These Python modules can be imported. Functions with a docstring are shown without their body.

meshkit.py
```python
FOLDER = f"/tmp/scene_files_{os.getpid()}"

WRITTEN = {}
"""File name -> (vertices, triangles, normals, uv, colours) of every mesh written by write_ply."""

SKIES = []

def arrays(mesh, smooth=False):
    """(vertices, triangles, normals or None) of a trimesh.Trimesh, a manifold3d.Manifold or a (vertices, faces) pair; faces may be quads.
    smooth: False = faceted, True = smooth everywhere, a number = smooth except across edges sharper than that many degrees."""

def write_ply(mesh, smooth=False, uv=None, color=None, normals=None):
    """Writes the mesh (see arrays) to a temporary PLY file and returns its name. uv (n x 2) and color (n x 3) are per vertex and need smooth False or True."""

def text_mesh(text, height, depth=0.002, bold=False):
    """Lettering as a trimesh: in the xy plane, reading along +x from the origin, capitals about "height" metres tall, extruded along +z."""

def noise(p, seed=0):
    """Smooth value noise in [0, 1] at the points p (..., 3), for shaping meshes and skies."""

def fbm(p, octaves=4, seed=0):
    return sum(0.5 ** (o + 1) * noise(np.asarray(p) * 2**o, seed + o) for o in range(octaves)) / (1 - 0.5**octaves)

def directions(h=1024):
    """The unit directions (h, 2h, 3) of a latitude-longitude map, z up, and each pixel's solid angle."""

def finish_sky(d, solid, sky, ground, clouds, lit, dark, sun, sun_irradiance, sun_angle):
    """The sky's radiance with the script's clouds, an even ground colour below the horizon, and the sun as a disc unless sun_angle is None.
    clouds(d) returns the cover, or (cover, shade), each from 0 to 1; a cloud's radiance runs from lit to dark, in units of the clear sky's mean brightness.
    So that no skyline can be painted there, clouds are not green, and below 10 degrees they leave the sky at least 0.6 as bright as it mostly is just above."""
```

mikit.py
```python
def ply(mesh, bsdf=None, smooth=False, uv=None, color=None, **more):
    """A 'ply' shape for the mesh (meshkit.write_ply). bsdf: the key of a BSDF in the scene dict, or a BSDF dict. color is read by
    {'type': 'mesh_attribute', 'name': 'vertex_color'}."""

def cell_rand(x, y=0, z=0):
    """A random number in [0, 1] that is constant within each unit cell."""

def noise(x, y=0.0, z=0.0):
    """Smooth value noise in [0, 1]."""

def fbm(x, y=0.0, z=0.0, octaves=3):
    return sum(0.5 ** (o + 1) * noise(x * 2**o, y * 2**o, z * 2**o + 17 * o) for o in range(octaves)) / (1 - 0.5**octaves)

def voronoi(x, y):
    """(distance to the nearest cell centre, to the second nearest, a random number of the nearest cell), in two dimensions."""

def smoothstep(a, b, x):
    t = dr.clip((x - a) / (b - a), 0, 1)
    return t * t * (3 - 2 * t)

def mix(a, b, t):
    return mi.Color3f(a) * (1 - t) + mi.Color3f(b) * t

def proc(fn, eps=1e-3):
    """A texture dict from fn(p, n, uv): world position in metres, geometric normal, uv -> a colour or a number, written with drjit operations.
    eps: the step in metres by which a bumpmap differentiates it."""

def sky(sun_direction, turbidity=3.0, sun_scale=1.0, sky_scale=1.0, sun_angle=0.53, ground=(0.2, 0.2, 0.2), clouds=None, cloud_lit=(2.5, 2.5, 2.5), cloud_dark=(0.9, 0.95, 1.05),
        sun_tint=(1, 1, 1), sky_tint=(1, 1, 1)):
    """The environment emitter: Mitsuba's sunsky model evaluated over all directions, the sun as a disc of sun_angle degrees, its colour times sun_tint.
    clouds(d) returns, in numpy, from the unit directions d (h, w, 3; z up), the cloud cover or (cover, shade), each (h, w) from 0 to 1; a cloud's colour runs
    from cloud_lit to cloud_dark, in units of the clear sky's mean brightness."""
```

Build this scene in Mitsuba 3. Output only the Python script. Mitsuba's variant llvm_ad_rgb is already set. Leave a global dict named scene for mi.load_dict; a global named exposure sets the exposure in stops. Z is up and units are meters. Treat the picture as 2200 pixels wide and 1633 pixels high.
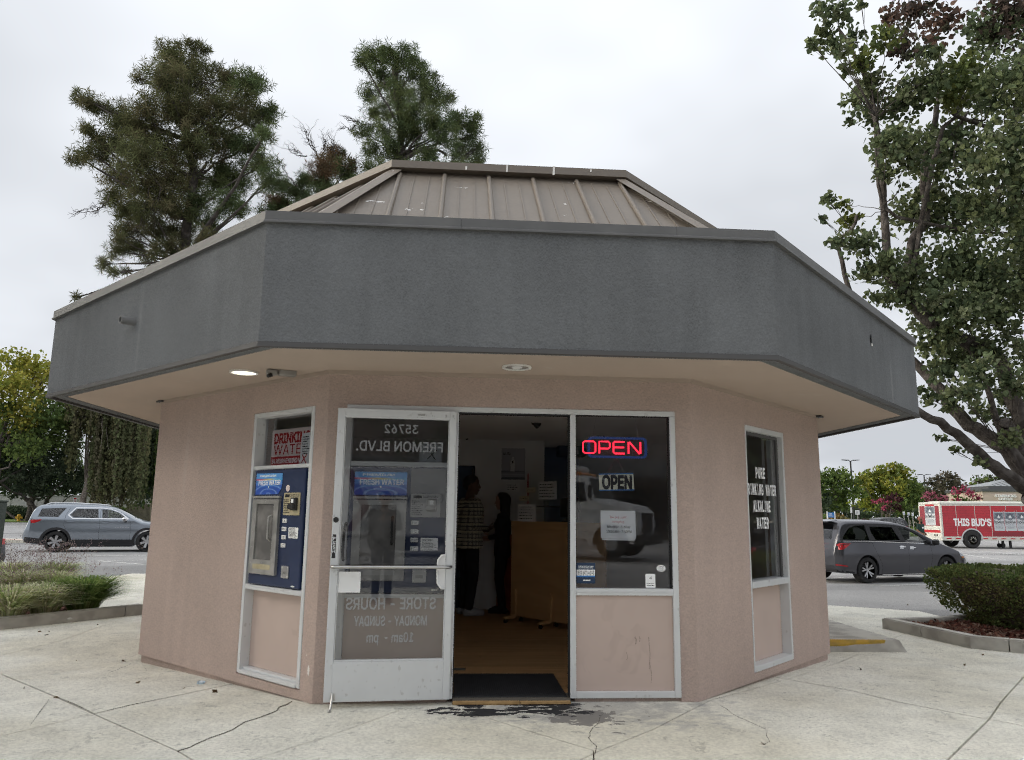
import math, random
import numpy as np, trimesh, shapely, manifold3d as m3
from shapely.geometry import Polygon, LineString, box as sbox
from shapely.ops import split, unary_union
import drjit as dr, mitsuba as mi, mikit, meshkit
from mikit import proc, noise, fbm, voronoi, smoothstep, mix, cell_rand

T = mi.ScalarTransform4f
scene, labels = {}, {}
rng = np.random.default_rng(7)
random.seed(7)

# ------------------------------------------------------------------ camera, sky, exposure
EYE = np.array([0, 0, 1.4])
FOC, PITCH, ROLL = 1631.13, math.radians(9.948), math.radians(.729)     # in pixels of a 2200 x 1633 frame
FW = np.array([0, math.cos(PITCH), math.sin(PITCH)])
_u = np.array([0, -math.sin(PITCH), math.cos(PITCH)])
RT = math.cos(ROLL) * np.array([1, 0, 0.]) + math.sin(ROLL) * _u
UP = -math.sin(ROLL) * np.array([1, 0, 0.]) + math.cos(ROLL) * _u
scene['camera'] = dict(type='perspective', fov=2 * math.degrees(math.atan(1100 / FOC)), fov_axis='x', near_clip=.05, far_clip=3000,
                       to_world=T().look_at(origin=EYE.tolist(), target=(EYE + FW).tolist(), up=UP.tolist()))
exposure = 2.78


def overcast(d):
    up = np.clip(d[..., 2], 0, 1)
    puff = meshkit.fbm(np.stack([d[..., 0] / (up + .3) * 2.3, d[..., 1] / (up + .3) * 2.3, up * 0], -1), 4, 3)
    return np.ones(up.shape), np.clip(.9 - .9 * up + (puff - .5) * 1.15, 0, 1)


scene['sky'] = mikit.sky((-.95, -.06, .38), turbidity=3, sun_scale=.3, sun_angle=36, sun_tint=(.82, 1, 1.4), clouds=overcast,
                         cloud_lit=(2.1, 2.18, 2.3), cloud_dark=(1.22, 1.275, 1.36), ground=(.25, .25, .24))


def ray(px, py):
    return FW + RT * (px - 1100) / FOC - UP * (py - 816.5) / FOC


def at(px, py, depth):                       # the world point seen at a pixel of the photograph, so many metres in front
    return EYE + ray(px, py) * depth


# ------------------------------------------------------------------ frames of reference
YAW, BX, BY = .0704, .012, 6.018              # the kiosk's own axes: X along its front, Y inwards
_c, _s = math.cos(YAW), math.sin(YAW)


def wor(X, Y, Z=0.0):
    return np.array([BX + _c * X - _s * Y, BY + _s * X + _c * Y, Z])


def loc(P):
    x, y = P[0] - BX, P[1] - BY
    return np.array([_c * x + _s * y, -_s * x + _c * y, P[2]])


GL = np.array([[-60, -.05], [0, 0], [2, -.08], [8, -.1], [15, -.12], [24, -.13], [400, -.13]])
GR = np.array([[-60, -.05], [0, 0], [2, -.07], [8, -.14], [13, -.25], [16, -.32], [30, -.3], [45, -.2], [400, -.2]])


def gz(x, y):                                # the height of the ground
    X, Y = _c * (np.asarray(x) - BX) + _s * (np.asarray(y) - BY), -_s * (np.asarray(x) - BX) + _c * (np.asarray(y) - BY)
    t = np.clip((X + 4) / 8, 0, 1)
    return np.interp(Y, *GL.T) * (1 - t) + np.interp(Y, *GR.T) * t


def ong(px, py, dz=0.0):                     # the ground point seen at a pixel
    d, t = ray(px, py), 5.0
    for _ in range(40):
        P = EYE + d * t
        t = (gz(P[0], P[1]) + dz - EYE[2]) / d[2] if d[2] < -1e-4 else 400
        t = min(max(t, 1), 400)
    return EYE + d * t


class Frame:                                 # a vertical face: s along it to the reader's right, d out of it, z up (origin and axes in world)
    def __init__(self, A, t, z=0.0):
        self.A, self.t = np.asarray(A, float)[:2], np.asarray(t, float)[:2] / np.linalg.norm(np.asarray(t, float)[:2])
        self.n, self.z = np.array([self.t[1], -self.t[0]]), z
        self.M = np.eye(4)
        self.M[:2, 0], self.M[:2, 1], self.M[:2, 3], self.M[2, 3] = self.t, -self.n, self.A, z    # x = s, y = -d (inwards), z = z

    def __call__(self, mesh):
        m = mesh.copy()
        m.apply_transform(self.M)
        return m

    def pt(self, s, d, z):
        return np.array([*(self.A + self.t * s + self.n * d), z + self.z])


def lframe(X, Y, tx, ty):
    a, b = wor(X, Y), wor(X + tx, Y + ty)
    return Frame(a, b - a)


Q = math.sqrt(.5)
KIOSK = lframe(0, 0, 1, 0)                     # x = X, y = Y of the kiosk
FF = KIOSK
FL = lframe(-1.46, 0, Q, -Q)
FR = lframe(1.45, 0, Q, Q)


# ------------------------------------------------------------------ scene entries
def key_for(name, parent=None):
    base = (parent + '__' if parent else '') + name
    k, i = base, 0
    while k in scene or k in labels or k in taken:
        i += 1
        k = f'{base}_{i:03d}'
    taken.add(k)
    return k


taken = set()


def tag(k, label=None, cat=None, group=None, kind=None):
    d = labels.setdefault(k, {})
    for a, b in (('label', label), ('category', cat), ('group', group), ('kind', kind)):
        if b:
            d[a] = b
    return k


GROUPS = dict(ornamental_grass='grass clumps in the left bed', lamp_post='lamp posts over the lot', planter_kerb='kerbs of the planting beds', downlight='round lights in the soffit', bay_sign='bay signs beyond the trailer',
              paper_notice='paper notices in the shop', security_camera='security cameras of the shop', vending_machine='water vending machines of the kiosk', parking_line='painted lines on the lot', stone='stones in the beds',
              sticker='stickers on the shop window', parked_car='cars round the kiosk', lot_tree='trees behind the photographer', flowering_myrtle='flowering myrtles across the lot', lane_line='lane lines on the street', shrub='shrubs beyond the lot and street')


def thing(name, label, cat, group=None):
    group = group or GROUPS.get(name)
    return tag(key_for(name), label, cat, group)


def put(name, mesh, bsdf, parent=None, smooth=False, color=None, label=None, cat=None, group=None, kind=None, **more):
    k = key_for(name, parent)
    group = group or (GROUPS.get(name) if cat else None)
    if isinstance(mesh, list):
        mesh = cat_(mesh)
    scene[k] = mikit.ply(mesh, bsdf, smooth=smooth, color=color, **more)
    if label or cat or group or kind:
        tag(k, label, cat, group, kind)
    return k


# ------------------------------------------------------------------ shapes
def cat_(ms):
    return trimesh.util.concatenate([m for m in ms if m is not None])


def tm(man):
    m = man.to_mesh()
    return trimesh.Trimesh(m.vert_properties[:, :3], m.tri_verts, process=False)


def mf(mesh):
    return m3.Manifold(m3.Mesh(np.asarray(mesh.vertices, np.float32), np.asarray(mesh.faces, np.uint32)))


def bx(x0, x1, y0, y1, z0, z1, bev=0.0):
    x0, x1, y0, y1, z0, z1 = min(x0, x1), max(x0, x1), min(y0, y1), max(y0, y1), min(z0, z1), max(z0, z1)
    b = min(bev, .45 * (x1 - x0), .45 * (y1 - y0), .45 * (z1 - z0))
    if b <= 0:
        m = trimesh.creation.box((x1 - x0, y1 - y0, z1 - z0))
        m.apply_translation(((x0 + x1) / 2, (y0 + y1) / 2, (z0 + z1) / 2))
        return m
    p = []
    for x, sx in ((x0, 1), (x1, -1)):
        for y, sy in ((y0, 1), (y1, -1)):
            for z, sz in ((z0, 1), (z1, -1)):
                p += [(x, y + sy * b, z + sz * b), (x + sx * b, y, z + sz * b), (x + sx * b, y + sy * b, z)]
    return tm(m3.Manifold.hull_points(np.array(p)))


def hull(pts):
    return tm(m3.Manifold.hull_points(np.asarray(pts, float)))


def prism(poly, z0, z1):
    if not isinstance(poly, (Polygon, shapely.geometry.MultiPolygon)):
        poly = Polygon(poly)
    ms = []
    for g in getattr(poly, 'geoms', [poly]):
        m = trimesh.creation.extrude_polygon(g, z1 - z0, engine='earcut')
        m.apply_translation((0, 0, z0))
        ms.append(m)
    return cat_(ms)


def upright(mesh, d):                        # a mesh laid out in (s, z) with thickness along +z  ->  standing in a Frame, its front at d
    m = mesh.copy()
    v = np.array(m.vertices)
    m.vertices = np.stack([v[:, 0], -(v[:, 2] + d), v[:, 1]], 1)
    return m                                 # (s, z, up) is a rotation: orientation kept


def slab(poly, d0, d1):                      # polygon in (s, z), between d0 and d1 out of the face
    return upright(prism(poly, 0, d1 - d0), d0)


def rrect(x0, y0, x1, y1, r, n=4):
    return sbox(x0 + r, y0 + r, x1 - r, y1 - r).buffer(r, quad_segs=n)


def tube(path, rad, n=8, caps=True):
    p = np.asarray(path, float)
    r = np.broadcast_to(np.asarray(rad, float), (len(p),))
    t = np.gradient(p, axis=0)
    t /= np.linalg.norm(t, axis=1, keepdims=True) + 1e-12
    a = np.zeros_like(p)
    ref = np.array([0, 0, 1.]) if abs(t[0, 2]) < .9 else np.array([1., 0, 0])
    for i in range(len(p)):
        v = ref - t[i] * (ref @ t[i])
        v /= np.linalg.norm(v) + 1e-12
        a[i] = ref = v
    b = np.cross(t, a)
    g = np.arange(n) * 2 * np.pi / n
    v = p[:, None] + r[:, None, None] * (np.cos(g)[None, :, None] * a[:, None] + np.sin(g)[None, :, None] * b[:, None])
    i, j = np.meshgrid(np.arange(len(p) - 1), np.arange(n), indexing='ij')
    q = np.stack([i * n + j, i * n + (j + 1) % n, (i + 1) * n + (j + 1) % n, (i + 1) * n + j], -1).reshape(-1, 4)
    f = np.vstack([q[:, [0, 1, 2]], q[:, [0, 2, 3]]])
    v = v.reshape(-1, 3)
    if caps:
        k = np.arange(1, n - 1)
        f = np.vstack([f, np.stack([k * 0, k + 1, k], 1), (len(p) - 1) * n + np.stack([k * 0, k, k + 1], 1)])
    return trimesh.Trimesh(v, f, process=False)


def cyl(p0, p1, r0, r1=None, n=16):
    return tube([p0, p1], [r0, r0 if r1 is None else r1], n)


def ball(c, r, sub=2):
    m = trimesh.creation.icosphere(subdivisions=sub, radius=1)
    m.apply_scale(r)
    m.apply_translation(c)
    return m


def words(text, x0, x1, y, h, depth=.0015, bold=True, mirror=False, fat=0.0):
    """Flat lettering filling x0..x1, its capitals h tall from y up; fat thickens the strokes."""
    m = meshkit.text_mesh(text, h, depth, bold)
    if fat:
        v, f = np.array(m.vertices), np.array(m.faces)
        low = f[(v[f][:, :, 2] < depth * .5).all(1)]
        m = prism(unary_union([Polygon(v[t, :2]).buffer(1e-5) for t in low]).buffer(fat * h, join_style='mitre'), 0, depth)
    v = np.array(m.vertices)
    lo, hi = v[:, 0].min(), v[:, 0].max()
    v[:, 0] = x0 + (v[:, 0] - lo) / (hi - lo) * (x1 - x0)
    v[:, 1] += y
    f = np.array(m.faces)
    if mirror:
        v[:, 0] = x0 + x1 - v[:, 0]
        f = f[:, ::-1]
    return trimesh.Trimesh(v, f, process=False)


def spaced(text, x0, x1, y, h, depth=.0015, fill=.74):      # condensed lettering with air between its characters
    adv = (x1 - x0) / len(text)
    return cat_([words(c, x0 + (i + .5 - fill * (.5 if c != 'I' else .16)) * adv, x0 + (i + .5 + fill * (.5 if c != 'I' else .16)) * adv, y, h, depth, True, fat=.025) for i, c in enumerate(text) if c != ' '])


def lines_of(x0, x1, y0, y1, n, seed, h=.4, ragged=.35):
    """A block of fine print: n rows of short bars, as words too small to read."""
    g, out, step = np.random.default_rng(seed), [], (y1 - y0) / n
    for i in range(n):
        y = y1 - (i + .5) * step
        x, end = x0, x1 - g.random() * ragged * (x1 - x0)
        while x < end:
            w = min((.03 + .09 * g.random()) * (x1 - x0), end - x)
            out.append(prism(sbox(x, y - step * h / 2, x + w, y + step * h / 2), 0, .0008))
            x += w + .025 * (x1 - x0)
    return cat_(out)


def lin(r, g, b):                            # sRGB 0..255 -> linear
    c = np.array([r, g, b]) / 255
    return np.where(c < .04045, c / 12.92, ((c + .055) / 1.055) ** 2.4).tolist()


def mat(name, color=None, rough=.6, metal=0.0, two=False, **kw):
    bump = kw.pop('bump', None)
    c = color if isinstance(color, dict) else {'type': 'rgb', 'value': list(map(float, color))}
    d = dict(type='principled', base_color=c, roughness=rough, metallic=metal, **kw)
    if bump:
        d = {'type': 'bumpmap', 'arbitrary': proc(*bump[:1], **bump[1]), 'scale': bump[2], 'bsdf': d}
    if two:
        d = {'type': 'twosided', 'bsdf': d}
    scene[name] = d
    return name
# ------------------------------------------------------------------ materials
def rust(c1, c2, f, seed=0.0, octaves=4):
    def fn(p, n, uv):
        t = fbm(p.x * f + seed, p.y * f, p.z * f, octaves)
        return mix(c1, c2, smoothstep(.3, .7, t))
    return proc(fn)


def stucco_colour(c, amp=.16, streak=.5, gr=.45):
    c = [float(x) for x in c]

    def fn(p, n, uv):
        blot = fbm(p.x * 1.3 + 5, p.y * 1.3, p.z * 1.1, 4)
        runs = fbm((p.x - p.y * .7) * 7, (p.y + p.x * .7) * 7, p.z * .55 + 3, 3)         # rain runs down the wall
        grain = .5 * noise(p.x * 95, p.y * 95, p.z * 95) + .5 * noise(p.x * 210, p.y * 210, p.z * 210)
        k = 1 + amp * ((blot - .5) * 1.7 + streak * (runs - .5) * 2) + (grain - .5) * gr
        chalk = smoothstep(.66, .8, runs) * smoothstep(.45, .62, blot) * .16
        return mi.Color3f(c) * k * (1 - chalk) + mi.Color3f(.5, .5, .48) * chalk
    return proc(fn)


def stucco_bump(f1, f2):
    def fn(p, n, uv):
        return .65 * fbm(p.x * f1, p.y * f1, p.z * f1, 2) + .35 * noise(p.x * f2, p.y * f2, p.z * f2)
    return fn


PINK = np.array([.492, .382, .33])
mat('stucco_pink', stucco_colour(PINK), .92, bump=(stucco_bump(80, 170), dict(eps=.0015), .02))


def smudged(p, n, uv):                       # rubbed, hand marked paint of the lower panels
    k = 1 + .16 * (fbm(p.x * 3 + 5, p.y * 3, p.z * 2.2, 4) - .5)
    w = fbm(p.x * 4, p.y * 4, p.z * 4 + 9, 3)
    rub = smoothstep(.6, .72, fbm(p.x * 9 + w * 3, p.y * 9, p.z * 5 + w * 4, 4)) * smoothstep(.45, .7, noise(p.x * 2.3 + 4, p.y * 2.3, p.z * 1.7))
    return mix(mi.Color3f(.503, .396, .343) * k, [.33, .25, .21], .18 * rub)


mat('panel_pink', proc(smudged), .75, bump=(stucco_bump(6, 40), dict(eps=.003), .0015))
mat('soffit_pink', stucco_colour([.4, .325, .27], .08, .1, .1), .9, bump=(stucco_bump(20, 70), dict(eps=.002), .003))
mat('plinth_pink', stucco_colour(PINK * .8, .5, .3), .95, bump=(stucco_bump(14, 60), dict(eps=.003), .02))
mat('stucco_grey', stucco_colour([.172, .179, .186], .34, .4, .6), .9, bump=(stucco_bump(80, 170), dict(eps=.0015), .03))
mat('coping_grey', rust([.1, .1, .1], [.125, .124, .122], 3), .5, bump=(stucco_bump(3, 9), dict(eps=.01), .004))
mat('drip_metal', [.07, .068, .068], .5)


def roof_colour(p, n, uv):
    k = 1 + .2 * (fbm(p.x * 2, p.y * 2, p.z * 2, 4) - .5) + .08 * (noise(p.x * 60, p.y * 60, p.z * 60) - .5)
    drop = smoothstep(.88, .91, noise(p.x * 9 + 3, p.y * 9, p.z * 9)) * smoothstep(.55, .7, noise(p.x * 40, p.y * 40, p.z * 30))
    return mi.Color3f(.178, .15, .122) * k * (1 - drop) + mi.Color3f(.75, .73, .7) * drop


mat('roof_metal', proc(roof_colour), .48, bump=(stucco_bump(2.5, 8), dict(eps=.01), .004))
mat('white_droppings', [.8, .78, .74], .9)


def alu_colour(p, n, uv):
    k = 1 + .12 * (fbm(p.x * 9, p.y * 9, p.z * 5, 4) - .5)
    scuff = smoothstep(.68, .8, fbm(p.x * 35, p.y * 35, p.z * 22 + 9, 3)) * .35
    return mi.Color3f(.6, .61, .61) * k * (1 - scuff) + mi.Color3f(.3, .28, .25) * scuff


mat('aluminium', proc(alu_colour), .42, .1, specular=.5)
mat('steel', rust([.5, .5, .5], [.58, .57, .55], 14), .28, .9)
mat('dull_steel', rust([.33, .325, .31], [.45, .44, .42], 11), .42, .7)
mat('black_rubber', [.018, .018, .02], .75)
mat('black_plastic', [.015, .015, .016], .35)
mat('white_paper', [.8, .8, .79], .8, two=True)
mat('cream_paper', [.66, .6, .44], .8, two=True)
mat('white_plastic', [.74, .74, .73], .4)
mat('black_ink', [.012, .012, .014], .6, two=True)
mat('red_ink', [.42, .018, .02], .6, two=True)
mat('white_vinyl', [.9, .9, .9], .6, two=True)
mat('etched_vinyl', [.75, .75, .76], .7, two=True)
mat('sign_pink', [.72, .6, .57], .7, two=True)
mat('sign_blue', [.03, .16, .42], .5, two=True)
mat('sign_cream', [.72, .71, .56], .5, two=True)
scene['window_glass'] = dict(type='thindielectric', int_ior=1.62, specular_transmittance={'type': 'rgb', 'value': [.64, .66, .69]})
scene['door_glass'] = dict(type='thindielectric', int_ior=1.5, specular_transmittance={'type': 'rgb', 'value': [.56, .57, .58]})
scene['clear_glass'] = dict(type='thindielectric', int_ior=1.5, specular_transmittance={'type': 'rgb', 'value': [.9, .93, .91]})
scene['privacy_glass'] = dict(type='thindielectric', int_ior=1.52, specular_transmittance={'type': 'rgb', 'value': [.05, .055, .055]})


# ground
def local2(p):
    x, y = p.x - BX, p.y - BY
    return _c * x + _s * y, -_s * x + _c * y


def concrete(base, warm, dark):
    def fn(p, n, uv):
        X, Y = local2(p)
        big = fbm(p.x * .8, p.y * .8, 1.0, 4)
        mid = fbm(p.x * 4.5, p.y * 4.5, 2.0, 4)
        fine = fbm(p.x * 60, p.y * 60, 0.0, 3)
        c = mix(base, warm, smoothstep(.38, .68, big))
        c = c * (1 + .3 * (mid - .5) + .42 * (fine - .5))
        pit = smoothstep(.74, .84, noise(p.x * 95, p.y * 70, 4.0)) * smoothstep(.4, .62, fbm(p.x * 1.6 + 9, p.y * 1.6, 3.0, 3))
        c = c * (1 - .14 * pit)
        spot = smoothstep(.8, .84, noise(p.x * 11, p.y * 11, 8.0)) * smoothstep(.5, .7, noise(p.x * 50, p.y * 50, 2.0))
        c = c * (1 - .22 * spot)
        # the worn black paint and the grey dirt before the threshold
        rag = fbm(X * 7, Y * 10, 5.0, 4) - .5
        rag2 = fbm(X * 22, Y * 30, 15.0, 3) - .5
        e = dr.sqrt(dr.square((X - .02) / .56) + dr.square((Y + .17) / .21))
        paint = smoothstep(1.03, .93, e + rag * 1.5 + rag2 * .5) * smoothstep(-.04, -.0, -Y)
        worn = smoothstep(.6, .66, fbm(X * 13, Y * 26, 7.0, 4) + .06)
        grime = smoothstep(1.05, .35, dr.sqrt(dr.square((X - .5) / 1.15) + dr.square((Y + .15) / .62)) + rag * 1.5 + rag2 * .6)
        c = mix(c, mi.Color3f(.27, .265, .255), .62 * grime)
        e3 = dr.sqrt(dr.square((X - .52) / .28) + dr.square((Y + .42) / .3))
        blot = smoothstep(.75, .6, e3 + rag * 2.2 + rag2 * 1.2)
        c = mix(c, mi.Color3f(.12, .11, .105), .75 * blot)
        return mix(c, mi.Color3f(.022, .022, .024), paint * (1 - worn))
    return proc(fn)


def concrete_bump(p, n, uv):
    return .5 * fbm(p.x * 45, p.y * 45, 0.0, 2) + .5 * noise(p.x * 75, p.y * 52, 4.0) * -1


mat('concrete', concrete([.59, .572, .5], [.53, .503, .42], .3), .9, bump=(concrete_bump, dict(eps=.003), .004))
mat('kerb_concrete', rust([.46, .44, .39], [.32, .3, .265], 5), .92, bump=(stucco_bump(25, 70), dict(eps=.003), .02))
mat('joint_dirt', [.1, .088, .072], .95)
mat('yellow_paint', rust([.5, .3, .045], [.36, .24, .06], 14), .8)


def asphalt(p, n, uv):
    big = fbm(p.x * .35, p.y * .35, 0.0, 4)
    grit = noise(p.x * 55, p.y * 55, 1.0)
    k = .75 + .5 * big + .5 * (grit - .5)
    patch = smoothstep(.6, .66, fbm(p.x * .12 + 4, p.y * .3, 2.0, 3)) * .22
    return mi.Color3f(.25, .247, .245) * k * (1 - patch)


mat('asphalt', proc(asphalt), .85)
mat('road_paint', rust([.62, .62, .6], [.42, .42, .41], 7), .7)
mat('red_kerb_paint', rust([.36, .05, .05], [.25, .06, .055], 4), .8)
mat('earth', rust([.1, .085, .06], [.16, .14, .1], .4), .95)
mat('lawn_green', rust([.1, .17, .03], [.14, .19, .05], 2.2), .9)


def leafy(p, n, uv):
    return mi.Color3f(1, 1, 1)


scene['foliage'] = dict(type='principledthin', base_color={'type': 'mesh_attribute', 'name': 'vertex_color'}, roughness=.5, diff_trans=.5, eta=1.4)
scene['bark'] = dict(type='bumpmap', arbitrary=proc(lambda p, n, uv: fbm(p.x * 30, p.y * 30, p.z * 8, 3), eps=.004), scale=.03,
                     bsdf=dict(type='principled', base_color=rust([.06, .05, .045], [.13, .115, .105], 9), roughness=.92))
scene['pale_bark'] = dict(type='principled', base_color=rust([.2, .17, .145], [.33, .29, .25], 6), roughness=.92)
scene['twig_brown'] = dict(type='principled', base_color={'type': 'rgb', 'value': [.13, .1, .085]}, roughness=.9)
# ------------------------------------------------------------------ the ground
def drape(mesh, dz=0.0):
    v = np.array(mesh.vertices)
    v[:, 2] += gz(v[:, 0], v[:, 1]) + dz
    return trimesh.Trimesh(v, mesh.faces, process=False)


def sheet(xs, ys, dz):
    X, Y = np.meshgrid(xs, ys, indexing='ij')
    v = np.stack([X, Y, gz(X, Y) + dz], -1).reshape(-1, 3)
    n = len(ys)
    i, j = np.meshgrid(np.arange(len(xs) - 1), np.arange(n - 1), indexing='ij')
    q = np.stack([i * n + j, (i + 1) * n + j, (i + 1) * n + j + 1, i * n + j + 1], -1).reshape(-1, 4)
    return trimesh.Trimesh(v, np.vstack([q[:, [0, 1, 2]], q[:, [0, 2, 3]]]), process=False)


def laid(poly, dz0, dz1, step=1.2):           # a world polygon laid on the ground, from dz0 to dz1 above it
    m = prism(poly, dz0, dz1)
    if step:
        v, f = trimesh.remesh.subdivide_to_size(m.vertices, m.faces, step, max_iter=12)
        m = trimesh.Trimesh(v, f, process=False)
    return drape(m)


far = np.concatenate([[-1500, -600], np.arange(-240, 241, 20), [600, 1500]])
put('ground', sheet(far, far, -.55), 'earth', kind='structure')
put('parking_lot', sheet(np.arange(-64, 150, 1.5), np.arange(-40, 126, 1.5), -.105), 'asphalt', smooth=True, kind='structure', label='grey asphalt of the parking lot around the kiosk')


def W2(*pts):
    return [tuple(wor(*p)[:2]) for p in pts]


# concrete walk round the kiosk, cut by its joints into slabs
walk = Polygon(W2((-13, -9), (13, -9), (13, -1.2), (5.66, 2.08), (5.32, 2.45), (5.13, 3.62), (7.12, 4.95), (7.3, 6.6), (6.1, 7.5), (4, 12.2), (-8.0, 13.0),
                  (-8.2, 11.6), (-6.2, 6.1), (-4.75, 4.55), (-9.2, -.6), (-13, -.6)))
kl = [ong(302, 1320), ong(150, 1336), ong(0, 1352)]
kr = [ong(2010, 1333, .1), ong(1914, 1342, .06), ong(2000, 1366, .03), ong(2095, 1389, .02), ong(2200, 1399, .02)]
KL2 = [np.array(p[:2]) for p in kl]
ul = (KL2[2] - KL2[0]) / np.linalg.norm(KL2[2] - KL2[0])
ol = np.array([ul[1], -ul[0]]) * (1 if np.array([ul[1], -ul[0]])[1] > 0 else -1)
BL = Polygon([tuple(KL2[0] - ul * -.15), tuple(KL2[2] + ul * 5), tuple(KL2[2] + ul * 5 + ol * 4.6), tuple(KL2[0] + ul * .8 + ol * 4.6), tuple(KL2[0] + ul * .35 + ol * 1.2)]).buffer(-.06)
KR2 = [np.array(p[:2]) for p in kr]
BR = Polygon([tuple(KR2[0] + [2.2, 1.2]), *[tuple(p) for p in KR2], tuple(KR2[4] + [3, -1.6]), tuple(wor(14, 2)[:2]), tuple(wor(13, 8)[:2])]).buffer(-.07)
walk = walk.union(BL.buffer(.2)).union(BR.buffer(.2)).union(Polygon([tuple(KL2[0] - ul * .4), tuple(KL2[2] + ul * 5), tuple(KL2[2] + ul * 5 - ol * 1.6), tuple(KL2[0] - ul * .4 - ol * 1.2)]))
walk = walk.union(Polygon([*[tuple(p) for p in KR2[1:]], tuple(KR2[4] + [3, -1.6]), tuple(KR2[4] + [2.2, -3.4]), tuple(KR2[4] + [-1.5, -1]), tuple(KR2[1] + [-1.2, -.5])]).buffer(.05))
octo = Polygon(W2((-1.46, 0), (1.45, 0), (3.5, 2.05), (3.5, 4.95), (1.45, 7.0), (-1.45, 7.0), (-3.5, 4.95), (-3.5, 2.0))).buffer(-.06)
JOINTS = [([(-60, 1424), (0, 1448), (27, 1459), (114, 1495), (205, 1536), (382, 1614), (414, 1633), (500, 1680)], .010), ([(14, 1461), (300, 1418), (330, 1412)], .005), ([(-40, 1592), (59, 1568), (209, 1532), (354, 1500), (482, 1473), (520, 1466)], .005),
          ([(960, 1488), (923, 1502), (818, 1541), (705, 1582), (541, 1633), (440, 1668)], .008), ([(960, 1515), (987, 1524), (1136, 1571), (1275, 1613)], .006), ([(1525, 1506), (1405, 1567), (1285, 1615), (1150, 1680)], .005), ([(1275, 1613), (1278, 1680)], .005),
          ([(1600, 1455), (1665, 1455), (1704, 1462), (1832, 1485), (1927, 1508), (2064, 1535), (2125, 1546), (2200, 1560), (2290, 1578)], .010), ([(2260, 1392), (2200, 1454), (2148, 1512), (2125, 1546), (2036, 1633), (1990, 1680)], .009), ([(1500, 1512), (1600, 1486), (1690, 1460), (1800, 1425), (1843, 1406)], .005),
          ([(1900, 1385), (1924, 1370), (1952, 1358)], .006), ([(241, 1234), (311, 1245), (400, 1258)], .008), ([(215, 1290), (305, 1279), (400, 1268)], .008), ([(1786, 1322), (1850, 1318), (1960, 1334)], .008), ([(305, 1330), (220, 1345), (120, 1380), (-60, 1424)], .005)]
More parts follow.
